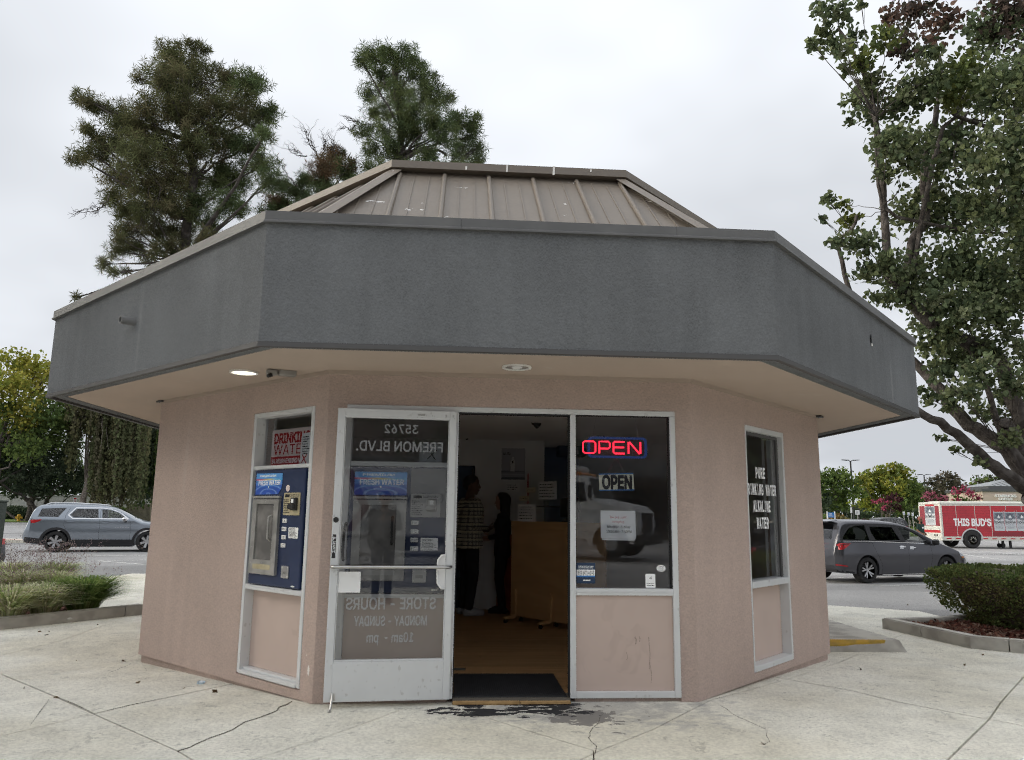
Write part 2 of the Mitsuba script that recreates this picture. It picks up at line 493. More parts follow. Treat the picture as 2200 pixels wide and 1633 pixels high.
kl = [ong(302, 1320), ong(150, 1336), ong(0, 1352)]
kr = [ong(2010, 1333, .1), ong(1914, 1342, .06), ong(2000, 1366, .03), ong(2095, 1389, .02), ong(2200, 1399, .02)]
KL2 = [np.array(p[:2]) for p in kl]
ul = (KL2[2] - KL2[0]) / np.linalg.norm(KL2[2] - KL2[0])
ol = np.array([ul[1], -ul[0]]) * (1 if np.array([ul[1], -ul[0]])[1] > 0 else -1)
BL = Polygon([tuple(KL2[0] - ul * -.15), tuple(KL2[2] + ul * 5), tuple(KL2[2] + ul * 5 + ol * 4.6), tuple(KL2[0] + ul * .8 + ol * 4.6), tuple(KL2[0] + ul * .35 + ol * 1.2)]).buffer(-.06)
KR2 = [np.array(p[:2]) for p in kr]
BR = Polygon([tuple(KR2[0] + [2.2, 1.2]), *[tuple(p) for p in KR2], tuple(KR2[4] + [3, -1.6]), tuple(wor(14, 2)[:2]), tuple(wor(13, 8)[:2])]).buffer(-.07)
walk = walk.union(BL.buffer(.2)).union(BR.buffer(.2)).union(Polygon([tuple(KL2[0] - ul * .4), tuple(KL2[2] + ul * 5), tuple(KL2[2] + ul * 5 - ol * 1.6), tuple(KL2[0] - ul * .4 - ol * 1.2)]))
walk = walk.union(Polygon([*[tuple(p) for p in KR2[1:]], tuple(KR2[4] + [3, -1.6]), tuple(KR2[4] + [2.2, -3.4]), tuple(KR2[4] + [-1.5, -1]), tuple(KR2[1] + [-1.2, -.5])]).buffer(.05))
octo = Polygon(W2((-1.46, 0), (1.45, 0), (3.5, 2.05), (3.5, 4.95), (1.45, 7.0), (-1.45, 7.0), (-3.5, 4.95), (-3.5, 2.0))).buffer(-.06)
cuts = [[(-7.0, 3.5), (-4.11, .81), (-1.87, -1.28), (.46, -3.6)], [(-.434, .3), (-.43, -.02), (-1.56, -1.29), (-5.2, -5.5)], [(-.43, .3), (-.382, -.19), (.463, -1.2), (.463, -12)],
        [(1.5, .2), (1.5, -.02), (.463, -1.2), (-1.2, -3.2)], [(2.1, 1.0), (2.4, .78), (3.3, -.53), (7.5, -6.6)], [(6.6, 2.9), (4.79, .95), (2.5, -1.41), (-2, -6)],
        [(-3.6, 2.2), (-4.7, 1.6), (-9, -.7)], [(-2.4, .7), (-3.05, -.25), (-6, -4.4)], [(3.4, 2.6), (5.3, 2.6)], [(4.1, 3.6), (5.9, 5.5), (7.6, 6.6)], [(4.2, 4.0), (2.6, 9.4)],
        [(-4.2, 5.6), (-9, 9.2)], [(-4.2, 8.4), (-9.4, 11.0)], [(-4.5, 3.4), (-5.6, 15)], [(5.0, 3.2), (3.0, 2.2)], [(3.2, 2.7), (7.6, 8.4)]]
groove = unary_union([LineString([tuple(ong(*p)[:2]) for p in c]).buffer(w * .8, cap_style='flat') for c, w in JOINTS])
walk = walk.difference(octo)
pieces = [g for g in walk.difference(groove).geoms if g.area > .02]
PAV = put('pavement', laid(walk.buffer(-.02), -.1, -.022), 'joint_dirt', kind='structure', label='pale concrete walk round the kiosk with dark joints')
grow = 0
for g in pieces:
    h = g
    grow += 1
    put('slab', laid(h, -.095, [.0, .0015, -.001][grow % 3]), 'concrete', PAV)


def crack(pts, w, seed, sub=9, jit=.02):     # an open crack filled with dirt
    g = np.random.default_rng(seed)
    p = np.array([ong(*a)[:2] for a in pts])
    out = []
    for a, b in zip(p[:-1], p[1:]):
        k = max(2, int(np.linalg.norm(b - a) / .09))
        for i in range(k):
            t = i / k
            out.append(a + (b - a) * t + g.normal(0, jit * .8, 2) * (1 if 0 < i else 0))
    out.append(p[-1])
    return laid(LineString(out).buffer(w * .7, cap_style='flat', join_style='mitre'), -.004, .0028, None)


cracks = [([(627, 1507), (573, 1536), (500, 1568), (423, 1598), (382, 1614)], .004), ([(1267, 1575), (1264, 1585), (1282, 1604), (1278, 1622)], .0035), ([(1290, 1540), (1284, 1556), (1267, 1575)], .0025), ([(1547, 1516), (1590, 1543), (1645, 1567)], .0025), ([(1640, 1600), (1652, 1590), (1648, 1572)], .002)]
for i, (pts, w) in enumerate(cracks):
    put('crack', crack(pts, w, i), 'joint_dirt', PAV)

# kerbs of the two planting beds; each cast length is a piece
def kerb(name, pts, label, w=.16, h=.13, cutsat=None):
    line = LineString(pts)
    K = thing(name, label, 'kerb')
    L, segs = line.length, []
    marks = cutsat or list(np.arange(0, L, 2.6)) + [L]
    for a, b in zip(marks[:-1], marks[1:]):
        sub = shapely.ops.substring(line, a + .006, b - .006)
        m = prism(sub.buffer(w / 2, cap_style='flat', join_style='mitre'), -.1, h)
        m2 = prism(sub.buffer(w / 2 - .018, cap_style='flat', join_style='mitre'), h - .001, h + .012)
        b_ = tm(mf(m) + mf(m2))
        v, f = trimesh.remesh.subdivide_to_size(b_.vertices, b_.faces, .8, max_iter=9)
        put('kerb_stone', drape(trimesh.Trimesh(v, f, process=False)), 'kerb_concrete', K)
    return K


kerb('planter_kerb', [tuple(p[:2]) for p in kl] + [tuple(np.array(kl[2][:2]) + (kl[2][:2] - kl[0][:2]) / np.linalg.norm(kl[2][:2] - kl[0][:2]) * 5)],
     'weathered concrete kerb in front of the grasses left of the kiosk', cutsat=[0, .28, 3.0, 5.5, 7.2])
kerb('planter_kerb', [tuple(kr[0][:2] + np.array([2.2, 1.2])), *[tuple(p[:2]) for p in kr], tuple(kr[4][:2] + np.array([3, -1.6]))],
     'pale concrete kerb round the bark mulch under the hedge', cutsat=[0, 2.6, 4.0, 5.2, 6.4, 9.2])



def bark_mulch(c1, c2):
    def fn(p, n, uv):
        a, b, w = voronoi(p.x * 26, p.y * 38)
        return mix(c1, c2, w)
    return proc(fn)


mat('mulch', bark_mulch([.075, .03, .022], [.2, .085, .06]), .95)
put('mulch_bed', laid(BL, -.1, .06, .6), 'mulch', kind='structure')
put('mulch_bed', laid(BR, -.1, .07, .6), 'mulch', kind='structure')


def chips(poly, n, z, seed, cols):
    g = np.random.default_rng(seed)
    x0, y0, x1, y1 = poly.bounds
    pts = []
    while len(pts) < n:
        q = g.uniform((x0, y0), (x1, y1), (4 * n, 2))
        pts += list(q[shapely.contains_xy(poly, q[:, 0], q[:, 1])])
    q = np.array(pts[:n])
    ang, tilt, ln, wd = g.uniform(0, 6.283, n), g.normal(0, .45, n), g.uniform(.02, .06, n), g.uniform(.006, .018, n)
    a = np.stack([np.cos(ang) * np.cos(tilt), np.sin(ang) * np.cos(tilt), np.sin(tilt)], 1) * ln[:, None]
    b = np.stack([-np.sin(ang), np.cos(ang), g.normal(0, .35, n)], 1) * wd[:, None]
    c = np.column_stack([q, gz(q[:, 0], q[:, 1]) + z + g.uniform(0, .025, n)])
    v = np.stack([c - a - b, c + a - b, c + a + b, c - a + b], 1).reshape(-1, 3)
    k = np.arange(n)[:, None] * 4
    f = np.vstack([k + [0, 1, 2], k + [0, 2, 3]])
    col = np.repeat(np.array(cols)[g.integers(0, len(cols), n)] * g.uniform(.7, 1.3, (n, 1)), 4, 0)
    return trimesh.Trimesh(v, f, process=False), col


m, c = chips(BR.intersection(Polygon([tuple(wor(5, 0)[:2]), tuple(wor(12, -1)[:2]), tuple(wor(12, 8)[:2]), tuple(wor(5, 6)[:2])])), 16000, .075, 3, [[.14, .055, .04], [.08, .035, .028], [.2, .1, .07], [.25, .17, .13]])
put('bark_chips', m, 'foliage', color=c, kind='stuff', label='red brown bark chips strewn over the bed under the hedge', cat='bark mulch')
m, c = chips(BL, 4000, .065, 4, [[.12, .06, .045], [.09, .05, .04], [.2, .13, .1]])
put('bark_chips', m, 'foliage', color=c, kind='stuff', label='brown bark chips in the bed of the grasses', cat='bark mulch')

# the kerb ramp with the yellow edge, right of the kiosk
a0, b0 = ong(1770, 1401), ong(1950, 1402)
dirn = (b0 - a0) / np.linalg.norm(b0 - a0)
back = np.array([-dirn[1], dirn[0], 0])
hR = .125
a1, b1 = a0 + [0, 0, hR], b0 - dirn * .06 + [0, 0, hR] + back * .05
cc, dd = ong(1786, 1333), a0 + back * 2.2
cc[2] += .004
dd[2] = gz(dd[0], dd[1]) + .02
RAMP = thing('kerb_ramp', 'raised grey concrete ramp with a yellow painted front edge beside the kiosk', 'kerb ramp')
ab0 = [p - [0, 0, .06] for p in (a0, b0, cc, dd)]
put('body', hull([a0, b0, a1 + back * .02, b1, cc, dd] + ab0), 'kerb_concrete', RAMP)
ye = [a1 + back * .02 + [0, 0, .0], b1 - dirn * .2]
fn_ = np.array([dirn[1], -dirn[0], 0])
put('yellow_edge', hull([a1 - [0, 0, .062] + fn_ * .004, b1 - dirn * .19 - [0, 0, .062] + fn_ * .012, a1 + back * .01 + [0, 0, .003], b1 - dirn * .17 + [0, 0, .003] + fn_ * .03,
                         a1 + back * .06 + [0, 0, .003], b1 - dirn * .17 + back * .01 + [0, 0, .003]]), 'yellow_paint', RAMP)

# painted lines on the lot
LINES = thing('parking_line', 'white painted bay lines on the lot by the grey minivan', 'road marking')
def stripe(p, q, w=.1, dz=-.1, parent=None):
    g = LineString([tuple(p[:2]), tuple(q[:2])]).buffer(w / 2, cap_style='flat')
    return laid(g, dz - .002, dz, 2.0)
tag(LINES, kind=None)
del labels[LINES]; taken.discard(LINES)
marks = [((1893, 1258), (1990, 1256), .1, 'white bay line beside the hedge in front of the minivan'), ((1775, 1243), (1830, 1240), .1, 'white bay line behind the back wheel of the minivan'),
         ((2066, 1191), (2160, 1203), .12, 'lower slanting white line on the lot before the red trailer'), ((2090, 1183), (2198, 1192), .12, 'upper slanting white line on the lot before the red trailer'),
         ((2070, 1191), (2200, 1190), .1, 'thin level white line between the slanting ones'),
         ((132, 1195), (316, 1194), .12, 'long white line under the blue grey car'), ((212, 1205), (315, 1203), .12, 'white line crossing before the kiosk left wall'), ((212, 1205), (312, 1213), .12, 'slanting white line before the kiosk left wall'),
         ((22, 1181), (90, 1180), .12, 'white line behind the blue grey car'), ((1960, 1183), (1990, 1182), .1, 'short white line under the red trailer')]
for p, q, w, l in marks:
    put('parking_line', stripe(ong(*p, -.1), ong(*q, -.1), w, -.099), 'road_paint', label=l, cat='road marking')
# ------------------------------------------------------------------ the kiosk
KB = thing('kiosk', 'eight sided pink stucco kiosk shop with dark grey fascia and brown metal roof', 'building')
WALL = [(-1.46, 0), (1.45, 0), (3.51, 2.05), (3.51, 4.95), (1.45, 7.0), (-1.46, 7.0), (-3.495, 4.95), (-3.495, 2.0)]
FAS = [(-1.775, -.96), (1.775, -.97), (4.535, 1.81), (4.535, 5.19), (1.775, 7.96), (-1.775, 7.96), (-4.53, 5.19), (-4.53, 1.79)]
FTOP = [3.405, 3.4, 3.335, 3.335, 3.37, 3.37, 3.345, 3.345]
HS = 2.5
wallp = Polygon(WALL)
soft = wallp.buffer(-.02).buffer(.02, quad_segs=3)


def opening(fr, s0, s1, z0, z1, deep=.6):
    return mf(fr(bx(s0, s1, -.2, deep, z0, z1)))


OPEN = [opening(FF, -1.31, 1.315, -.2, 2.23), opening(FL, -1.06, -.16, .07, 2.228), opening(FR, 1.01, 1.91, .066, 2.225)]


def with_openings(mesh):
    m = mf(mesh)
    for o in OPEN:
        m = m - o
    return tm(m)


ring = soft.difference(wallp.buffer(-.2))
put('wall', with_openings(KIOSK(prism(ring, 0, HS - .004))), 'stucco_pink', KB, smooth=30)
mat('white_paint', rust([.7, .7, .69], [.75, .75, .74], 1.5), .8)
put('inner_wall', with_openings(KIOSK(prism(wallp.buffer(-.203).difference(wallp.buffer(-.23)), 0, HS - .01))), 'white_paint', KB)
put('plinth', tm(mf(KIOSK(prism(wallp.buffer(-.028).difference(wallp.buffer(-.2)), -.22, .068))) - mf(KIOSK(bx(-.47, .5, -.4, .8, -.01, .3)))), 'plinth_pink', KB)
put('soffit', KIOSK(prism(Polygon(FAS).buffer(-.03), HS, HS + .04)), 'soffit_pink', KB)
put('ceiling', KIOSK(prism(wallp.buffer(-.1), HS - .012, HS - .004)), 'white_paint', KB)
# a thin plaster bead where the wall meets the soffit
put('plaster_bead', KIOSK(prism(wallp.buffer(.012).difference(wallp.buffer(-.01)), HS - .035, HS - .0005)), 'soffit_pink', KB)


def ringloft(outer, inner, zb, zt):
    n, o, i = len(outer), np.array(outer), np.array(inner)
    zt = np.broadcast_to(zt, n)
    v = np.vstack([np.column_stack([o, np.full(n, zb)]), np.column_stack([o, zt]), np.column_stack([i, zt]), np.column_stack([i, np.full(n, zb)])])
    f = []
    for a in range(4):
        for k in range(n):
            p, q, r, s = a * n + k, a * n + (k + 1) % n, ((a + 1) % 4) * n + (k + 1) % n, ((a + 1) % 4) * n + k
            f += [(p, q, r), (p, r, s)]
    m = trimesh.Trimesh(v, f, process=False)
    return m


def offs(poly, d):
    return list(Polygon(poly).buffer(d, join_style='mitre').exterior.coords)[:-1]


def same_order(poly, d):                     # corners moved out by d, in the given order
    P, out = np.array(poly), []
    n = len(P)
    for i in range(n):
        a, b = P[i] - P[i - 1], P[(i + 1) % n] - P[i]
        na, nb = np.array([a[1], -a[0]]) / np.linalg.norm(a), np.array([b[1], -b[0]]) / np.linalg.norm(b)
        k = na + nb
        out.append(tuple(P[i] + k * d / (1 + na @ nb)))
    return out


put('fascia', KIOSK(ringloft(FAS, same_order(FAS, -.16), HS - .005, np.array(FTOP) - .02)), 'stucco_grey', KB)
put('drip_trim', KIOSK(ringloft(same_order(FAS, .008), same_order(FAS, -.03), HS - .028, HS + .006)), 'drip_metal', KB)
for i in range(8):                           # the metal coping, in lengths
    o1, o2, inn = same_order(FAS, .022), same_order(FAS, .034), same_order(FAS, -.19)
    j = (i + 1) % 8
    for a, b in (((0, .375), (.3755, .8), (.8005, 1)) if i == 0 else ((0, .52), (.5206, 1)) if i in (1, 7) else ((0, 1),)):
        P = []
        for t in (a, b):
            z = FTOP[i] * (1 - t) + FTOP[j] * t
            L = lambda q: np.array(q[i]) * (1 - t) + np.array(q[j]) * t
            P.append((L(o1), L(o2), L(inn), z))
        top = hull([[*p[0], p[3] + .012] for p in P] + [[*p[2], p[3] - .012] for p in P] + [[*p[0], p[3] - .07] for p in P] + [[*p[2], p[3] - .07] for p in P])
        lip = hull([[*p[1], p[3] - .072] for p in P] + [[*p[2], p[3] - .072] for p in P] + [[*p[1], p[3] - .06] for p in P] + [[*p[0], p[3] - .05] for p in P])
        put('coping', KIOSK(tm(mf(top) + mf(lip))), 'coping_grey', KB)

# roof: eight sloping faces of battened sheets
CY, APO, ZT, SL = 3.5, 2.64, 4.60, .84
ROOF = put('roof', KIOSK(hull([[a * math.cos(math.radians(22.5 + 45 * k)) / math.cos(math.radians(22.5)), CY + a * math.sin(math.radians(22.5 + 45 * k)) / math.cos(math.radians(22.5)), z]
                               for k in range(8) for a, z in ((APO - .09, ZT + .06), (APO - .03, ZT - .07), (4.05, ZT - .07 - (4.05 - APO + .03) * SL))])), 'roof_metal', KB)
H8 = math.tan(math.radians(22.5))
ths = math.atan(SL)
for k in range(8):
    ang = math.radians(-90 + 45 * k)
    n2 = np.array([math.cos(ang), math.sin(ang)])
    t2 = np.array([-n2[1], n2[0]])
    org = np.array([n2[0] * APO, CY + n2[1] * APO, ZT - .025])
    M = np.eye(4)
    M[:3, 0] = [*t2, 0]
    M[:3, 1] = [*(-n2 * math.cos(ths)), math.sin(ths)]            # up the slope
    M[:3, 2] = np.cross(M[:3, 0], M[:3, 1])
    M[:3, 3] = org
    run = 1.4 / math.cos(ths)
    face = Polygon([(-H8 * APO, 0), (H8 * APO, 0), (H8 * (APO + 1.4), -run), (-H8 * (APO + 1.4), -run)])

    def onroof(m):
        m = m.copy()
        m.apply_transform(M)
        return KIOSK(m)
    if k in (0, 1, 7, 2, 6):
        ss = np.arange(-4, 5) * .4225 + (.012 if k == 0 else 0) - (.2112 if True else 0)
        for s in ss[:-1]:
            pan = sbox(s + .004, -run, s + .4225 - .004, -.02).intersection(face.buffer(-.01))
            if pan.area < .01 or pan.geom_type != 'Polygon':
                continue
            pm = [prism(pan, -.012, 0)]
            for r in (.14, .28):
                ln = LineString([(s + r, -run), (s + r, -.02)]).intersection(face.buffer(-.03))
                if not ln.is_empty and ln.length > .05:
                    pm.append(prism(ln.buffer(.006, cap_style='flat'), -.002, .007))
            put('panel', onroof(cat_(pm)), 'roof_metal', ROOF)
        for s in ss:
            ln = LineString([(s, -run), (s, -.005)]).intersection(face.buffer(-.02))
            if ln.is_empty or ln.length < .05:
                continue
            (x, y0), (_, y1) = ln.coords[0], ln.coords[-1]
            put('batten', onroof(cat_([tube([(x, y0, .012), (x, (y0 + y1) / 2, .012), (x, y1, .012)], .021, 8)])), 'roof_metal', ROOF, smooth=40)
    # hip cap on the corner at the right end of this face
    c8 = 1 / math.cos(math.radians(22.5))
    ca = ang + math.radians(22.5)
    cdir = np.array([math.cos(ca), math.sin(ca)])
    tan = np.array([-cdir[1], cdir[0]])
    pts = []
    for a_, z in ((APO + .03, ZT + .0), (APO + 1.4, ZT + .03 - (1.4) * SL)):
        p = np.array([cdir[0] * a_ * c8, CY + cdir[1] * a_ * c8])
        for sg in (-1, 1):
            w = p + tan * sg * .085 - cdir * .0
            pts += [[*w, z - .012], [*w, z + .012 - .02]]
        pts += [[*p, z + .02], [*p, z + .0]]
    put('hip_cap', KIOSK(hull(pts)), 'roof_metal', ROOF)
    e0, e1 = [np.array([math.cos(ang + q * math.radians(22.5)), math.sin(ang + q * math.radians(22.5))]) for q in (-1, 1)]
    rc = []
    for e in (e0, e1):
        for a_, z in ((APO + .075, ZT + .01), (APO + .07, ZT + .085), (APO - .1, ZT + .09), (APO - .1, ZT + .02)):
            p = e * a_ * c8
            rc.append([p[0], CY + p[1], z])
    put('ridge_cap', KIOSK(hull(rc)), 'roof_metal', ROOF)
for s, z0, z1, w in ((-.42, .015, .045, .012), (-.03, .01, .075, .012), (.42, .0, .085, .016), (.78, .05, .07, .01)):      # bird droppings run down the ridge cap
    y = CY - APO - .0745
    g = Polygon([(s - w / 2, ZT + z0), (s + w / 3, ZT + z0 + .004), (s + w / 2, ZT + z1), (s - w * .3, ZT + z1)]).buffer(.004)
    put('bird_dropping', FF(slab(g, -y, -y + .003)), 'white_droppings', ROOF)

# chips and scratches in the wall paint
for pts in ([(-2.3, .53), (-2.285, .52), (-2.28, .56), (-2.295, .6), (-2.305, .57)], [(-.07, .2), (-.055, .19), (-.05, .24), (-.06, .27), (-.07, .24)], [(-.1, .33), (-.093, .325), (-.09, .345)]):
    put('paint_chip', FL(slab(Polygon(pts), -.001, .0015)), 'white_droppings', KB)
for a, b in (((-2.42, .42), (-2.36, .55)), ((-1.35, .46), (-1.34, .58)), ((-2.2, .95), (-2.19, 1.03))):
    put('scratch', FL(slab(LineString([a, ((a[0] + b[0]) / 2 + .006, (a[1] + b[1]) / 2), b]).buffer(.003), -.001, .0012)), 'plinth_pink', KB)

# things on the fascia
ql = Frame(wor(-1.775, -.96)[:2], wor(-1.775 + Q, -.96 - Q)[:2] - wor(-1.775, -.96)[:2])
qr = Frame(wor(1.775, -.97)[:2], wor(1.775 + Q, -.97 + Q)[:2] - wor(1.775, -.97)[:2])
mat('pipe_grey', rust([.15, .15, .15], [.2, .2, .2], 8), .55)
pp = np.array([(-1.985, -.005, 2.952), (-1.985, .115, 2.949)])
m_out, m_in = cyl((-1.985, .04, 2.952), (-1.985, -.12, 2.947), .034, n=20), cyl((-1.985, -.05, 2.952), (-1.985, -.14, 2.947), .027, n=20)
dp = put('drain_pipe', ql(tm(mf(m_out) - mf(m_in))), 'pipe_grey', KB, smooth=40, label='short grey overflow pipe sticking out of the left fascia')
put('bore', ql(cyl((-1.985, -.046, 2.952), (-1.985, -.044, 2.952), .0268, n=16)), 'black_rubber', dp)
hh = put('pipe_hole', qr(slab(Polygon([(2.255, 3.01), (2.268, 3.0), (2.285, 3.02), (2.282, 3.07), (2.27, 3.085), (2.258, 3.06)]), -.002, .0025)), 'black_rubber', KB, label='ragged dark hole in the right fascia')
put('plaster_chip', qr(slab(Polygon([(2.268, 2.975), (2.285, 2.97), (2.29, 2.995), (2.275, 3.0)]), -.002, .004)), 'white_droppings', KB)

# soffit lights and the security camera box
mat('lamp_trim', [.72, .72, .7], .4)
for i, (X, Y, l) in enumerate(((-2.176, .186, 'lit round downlight in the left soffit'), (0.0, -.335, 'unlit round downlight over the shop door'))):
    D = thing('downlight', l, 'downlight')
    r = .095
    ringm = tm(m3.CrossSection.circle(r + .017, 40).extrude(.012) - m3.CrossSection.circle(r, 40).extrude(.05).translate((0, 0, -.01)))
    ringm.apply_translation((X, Y, HS - .012))
    put('trim_ring', KIOSK(ringm), 'lamp_trim', D, smooth=40)
    if i == 0:
        lens = cyl((X, Y, HS - .004), (X, Y, HS - .008), r, n=40)
        put('lens', KIOSK(lens), 'lamp_trim', D, emitter=dict(type='area', radiance={'type': 'rgb', 'value': [.3, .265, .19]}))
    else:
        prof = [(r, 0), (r * .93, .05), (r * .75, .1), (r * .4, .135), (.0, .14)]
        cupm = tm(m3.CrossSection.circle(r - .001, 40).extrude(.002)); cupm.apply_translation((X, Y, HS - .004))
        put('reflector', KIOSK(cupm), 'dull_steel', D)
        put('bulb', KIOSK(ball((X, Y, HS + .0), (.045, .045, .018))), 'white_plastic', D, smooth=True)
CB = thing('security_camera', 'grey security camera box under the left soffit', 'security camera')
cf = lframe(-1.86, .06, .178, .075)
put('box', cf(bx(-.01, .125, -.035, .035, HS - .045, HS, .006)), 'dull_steel', CB)
put('housing', cf(bx(-.105, -.016, -.03, .03, HS - .05, HS, .012)), 'dull_steel', CB)
put('lens', cf(cyl((-.07, -.03, HS - .05), (-.1, -.05, HS - .066), .016, .014)), 'black_plastic', CB, smooth=40)
put('clip', FL(bx(-2.9, -2.78, -.06, .0, HS - .02, HS - .006)), 'drip_metal', KB)
put('clip', FR(bx(2.84, 2.93, -.07, .0, HS - .024, HS - .008)), 'drip_metal', KB)


# ------------------------------------------------------------------ windows and door frame
def bar(fr, s0, s1, z0, z1, d0, d1, bev=.003):
    return fr(bx(s0, s1, -d1, -d0, z0, z1, bev))


AL = 'aluminium'
# front: one wide frame of sidelight, doorway and shop window
SW = put('storefront_frame', cat_([bar(FF, -1.308, 1.313, 2.186, 2.228, -.09, .006), bar(FF, -1.308, -1.262, .03, 2.185, -.09, .006), bar(FF, 1.267, 1.313, .03, 2.185, -.09, .006),
                             bar(FF, -.474, -.43, .03, 2.185, -.09, .006), bar(FF, .458, .504, .03, 2.185, -.09, .006),
                             bar(FF, .5045, 1.2665, .782, .834, -.075, .004), bar(FF, .5045, 1.2665, .03, .078, -.075, .004),
                             bar(FF, .5045, 1.2665, .806, .81, .004, .009, .001),
                             bar(FF, -1.2615, -.4745, .755, .785, -.075, .004), bar(FF, -1.2615, -.4745, 1.747, 1.785, -.075, .0), bar(FF, -1.2615, -.4745, .03, .078, -.075, .004)]), AL, KB,
         label='pale aluminium shop front frame')
put('black_gasket', cat_([bar(FF, -.4295, -.4235, .04, 2.18, -.07, -.0, 0), bar(FF, .4495, .4575, .04, 2.18, -.07, -.002, 0), bar(FF, -.423, .449, 2.174, 2.1855, -.07, -.004, 0),
                          bar(FF, .5045, .5085, .835, 2.1855, -.055, -.006, 0), bar(FF, 1.2595, 1.2665, .835, 2.1855, -.055, -.006, 0), bar(FF, .509, 1.259, 2.18, 2.1855, -.055, -.006, 0)]), 'black_rubber', SW)


def pane(fr, s0, s1, z0, z1, d, name='pane', m='window_glass', parent=None):
    v = np.array([fr.pt(s0, d, z0), fr.pt(s1, d, z0), fr.pt(s1, d, z1), fr.pt(s0, d, z1)])
    return put(name, trimesh.Trimesh(v, [[0, 1, 2], [0, 2, 3]], process=False), m, parent)


pane(FF, .5045, 1.2665, .83, 2.186, -.04, 'window_pane', 'window_glass', SW)
pane(FF, -1.2615, -.4745, 1.78, 2.186, -.04, 'window_pane', 'window_glass', SW)
put('lower_panel', bar(FF, .5048, 1.2662, .077, .783, -.07, -.022), 'panel_pink', SW)
put('lower_panel', bar(FF, -1.2612, -.4748, .077, .757, -.07, -.022), 'panel_pink', SW)
for i, (s, a, b) in enumerate(((1.075, .24, .47), (1.085, .13, .26), (.97, .42, .47), (1.0, .44, .475), (.9, .3, .36))):      # dried drips
    g = LineString([(s, a), (s + .006, (a + b) / 2), (s - .003, b)]).buffer([.003, .0025, .004, .003, .002][i])
    put('drip_stain', FF(slab(g, -.0225, -.0206)), 'plinth_pink', SW)
put('threshold', cat_([bar(FF, -.43, .458, -.02, .034, -.18, .05, .006)]), 'joint_dirt', KB)

# left face: frame round the first vending machine
LW = put('window_frame', cat_([bar(FL, -1.058, -1.018, .08, 2.226, -.11, .008), bar(FL, -.203, -.162, .08, 2.226, -.11, .008), bar(FL, -1.0175, -.2035, 2.188, 2.226, -.11, .008),
                         bar(FL, -1.0175, -.2035, 1.737, 1.77, -.1, .0), bar(FL, -1.0175, -.2035, .748, .79, -.1, .006), bar(FL, -1.0175, -.2035, .08, .105, -.1, .02),
                         bar(FL, -1.0175, -.2035, .105, .125, -.1, -.02), bar(FL, -1.0175, -.985, .8, 1.735, -.1, -.06)]), AL, KB, label='aluminium frame of the left window')
pane(FL, -1.0175, -.2035, 1.765, 2.19, -.085, 'window_pane', 'window_glass', LW)
put('lower_panel', bar(FL, -1.017, -.204, .126, .747, -.11, -.075), 'panel_pink', LW)

# right face
RD = -.055
RW = put('window_frame', cat_([bar(FR, 1.012, 1.034, .07, 2.223, -.16, .006), bar(FR, 1.87, 1.908, .07, 2.223, -.16, .006), bar(FR, 1.0345, 1.8695, 2.176, 2.223, -.16, .006),
                         bar(FR, 1.0345, 1.8695, .772, .828, -.16, .012), bar(FR, 1.0345, 1.8695, .07, .118, -.16, .012)]), AL, KB, label='aluminium frame of the right window')
put('dark_mullion', cat_([bar(FR, 1.838, 1.8692, .829, 2.175, RD - .03, RD + .012), bar(FR, 1.0348, 1.8372, 2.145, 2.1755, RD - .03, RD + .015)]), 'drip_metal', RW)
pane(FR, 1.0345, 1.838, .828, 2.146, RD, 'window_pane', 'window_glass', RW)
put('lower_panel', bar(FR, 1.035, 1.869, .119, .771, -.16, -.085), 'panel_pink', RW)

# the open door, swung back against the sidelight
HX, FX = FF.pt(-.452, .05, 0), FF.pt(-.452 - .905, .125, 0)
DF = Frame(HX[:2], HX[:2] - FX[:2])             # s runs from the free edge (-.91) to the hinge (0)
DW = .908
DOOR = thing('shop_door', 'glazed aluminium shop door standing open against the window left of the doorway', 'door')


def dbar(s0, s1, z0, z1, d0=-.022, d1=.022, bev=.002):
    return bar(DF, s0, s1, z0, z1, d0, d1, bev)


put('leaf_frame', cat_([dbar(-DW, -DW + .056, .042, 2.18), dbar(-.05, 0, .042, 2.18), dbar(-DW + .0565, -.0505, 2.11, 2.18), dbar(-DW + .0565, -.0505, .042, .318),
                   dbar(-DW + .0565, -.0505, .3182, .33, -.022, .016), dbar(-DW + .0565, -DW + .064, .33, 2.11, -.012, .012), dbar(-.058, -.0505, .33, 2.11, -.012, .012)]), AL, DOOR)
put('kick_plate', dbar(-DW + .066, -.06, .05, .31, .022, .0235, .0005), AL, DOOR)
pane(DF, -DW + .0565, -.0505, .33, 2.11, 0, 'door_pane', 'door_glass', DOOR)
put('push_bar', cat_([DF(tube([(-DW + .01, -.03, .995), (-DW + .025, -.075, .995), (-DW + .06, -.085, .995), (-.07, -.085, .995), (-.03, -.075, .995), (-.016, -.03, .995)], .013, 12))]), 'steel', DOOR, smooth=50)
put('lock_cylinder', cat_([DF(cyl((-DW + .026, -.02, 1.335), (-DW + .026, -.03, 1.335), .02, n=24)), DF(bx(-DW + .014, -DW + .038, -.034, -.03, 1.332, 1.338))]), 'black_plastic', DOOR, smooth=40)
put('push_label', dbar(-DW + .008, -DW + .034, 1.055, 1.228, .0222, .0232, 0), 'black_ink', DOOR, label='narrow black label reading PUSH down the free edge')
for i, ch in enumerate('PUSH'):
    put('letter', DF(upright(words(ch, -DW + .013, -DW + .029, 1.187 - i * .031, .022), .0233)), 'white_vinyl', DOOR + '__push_label')
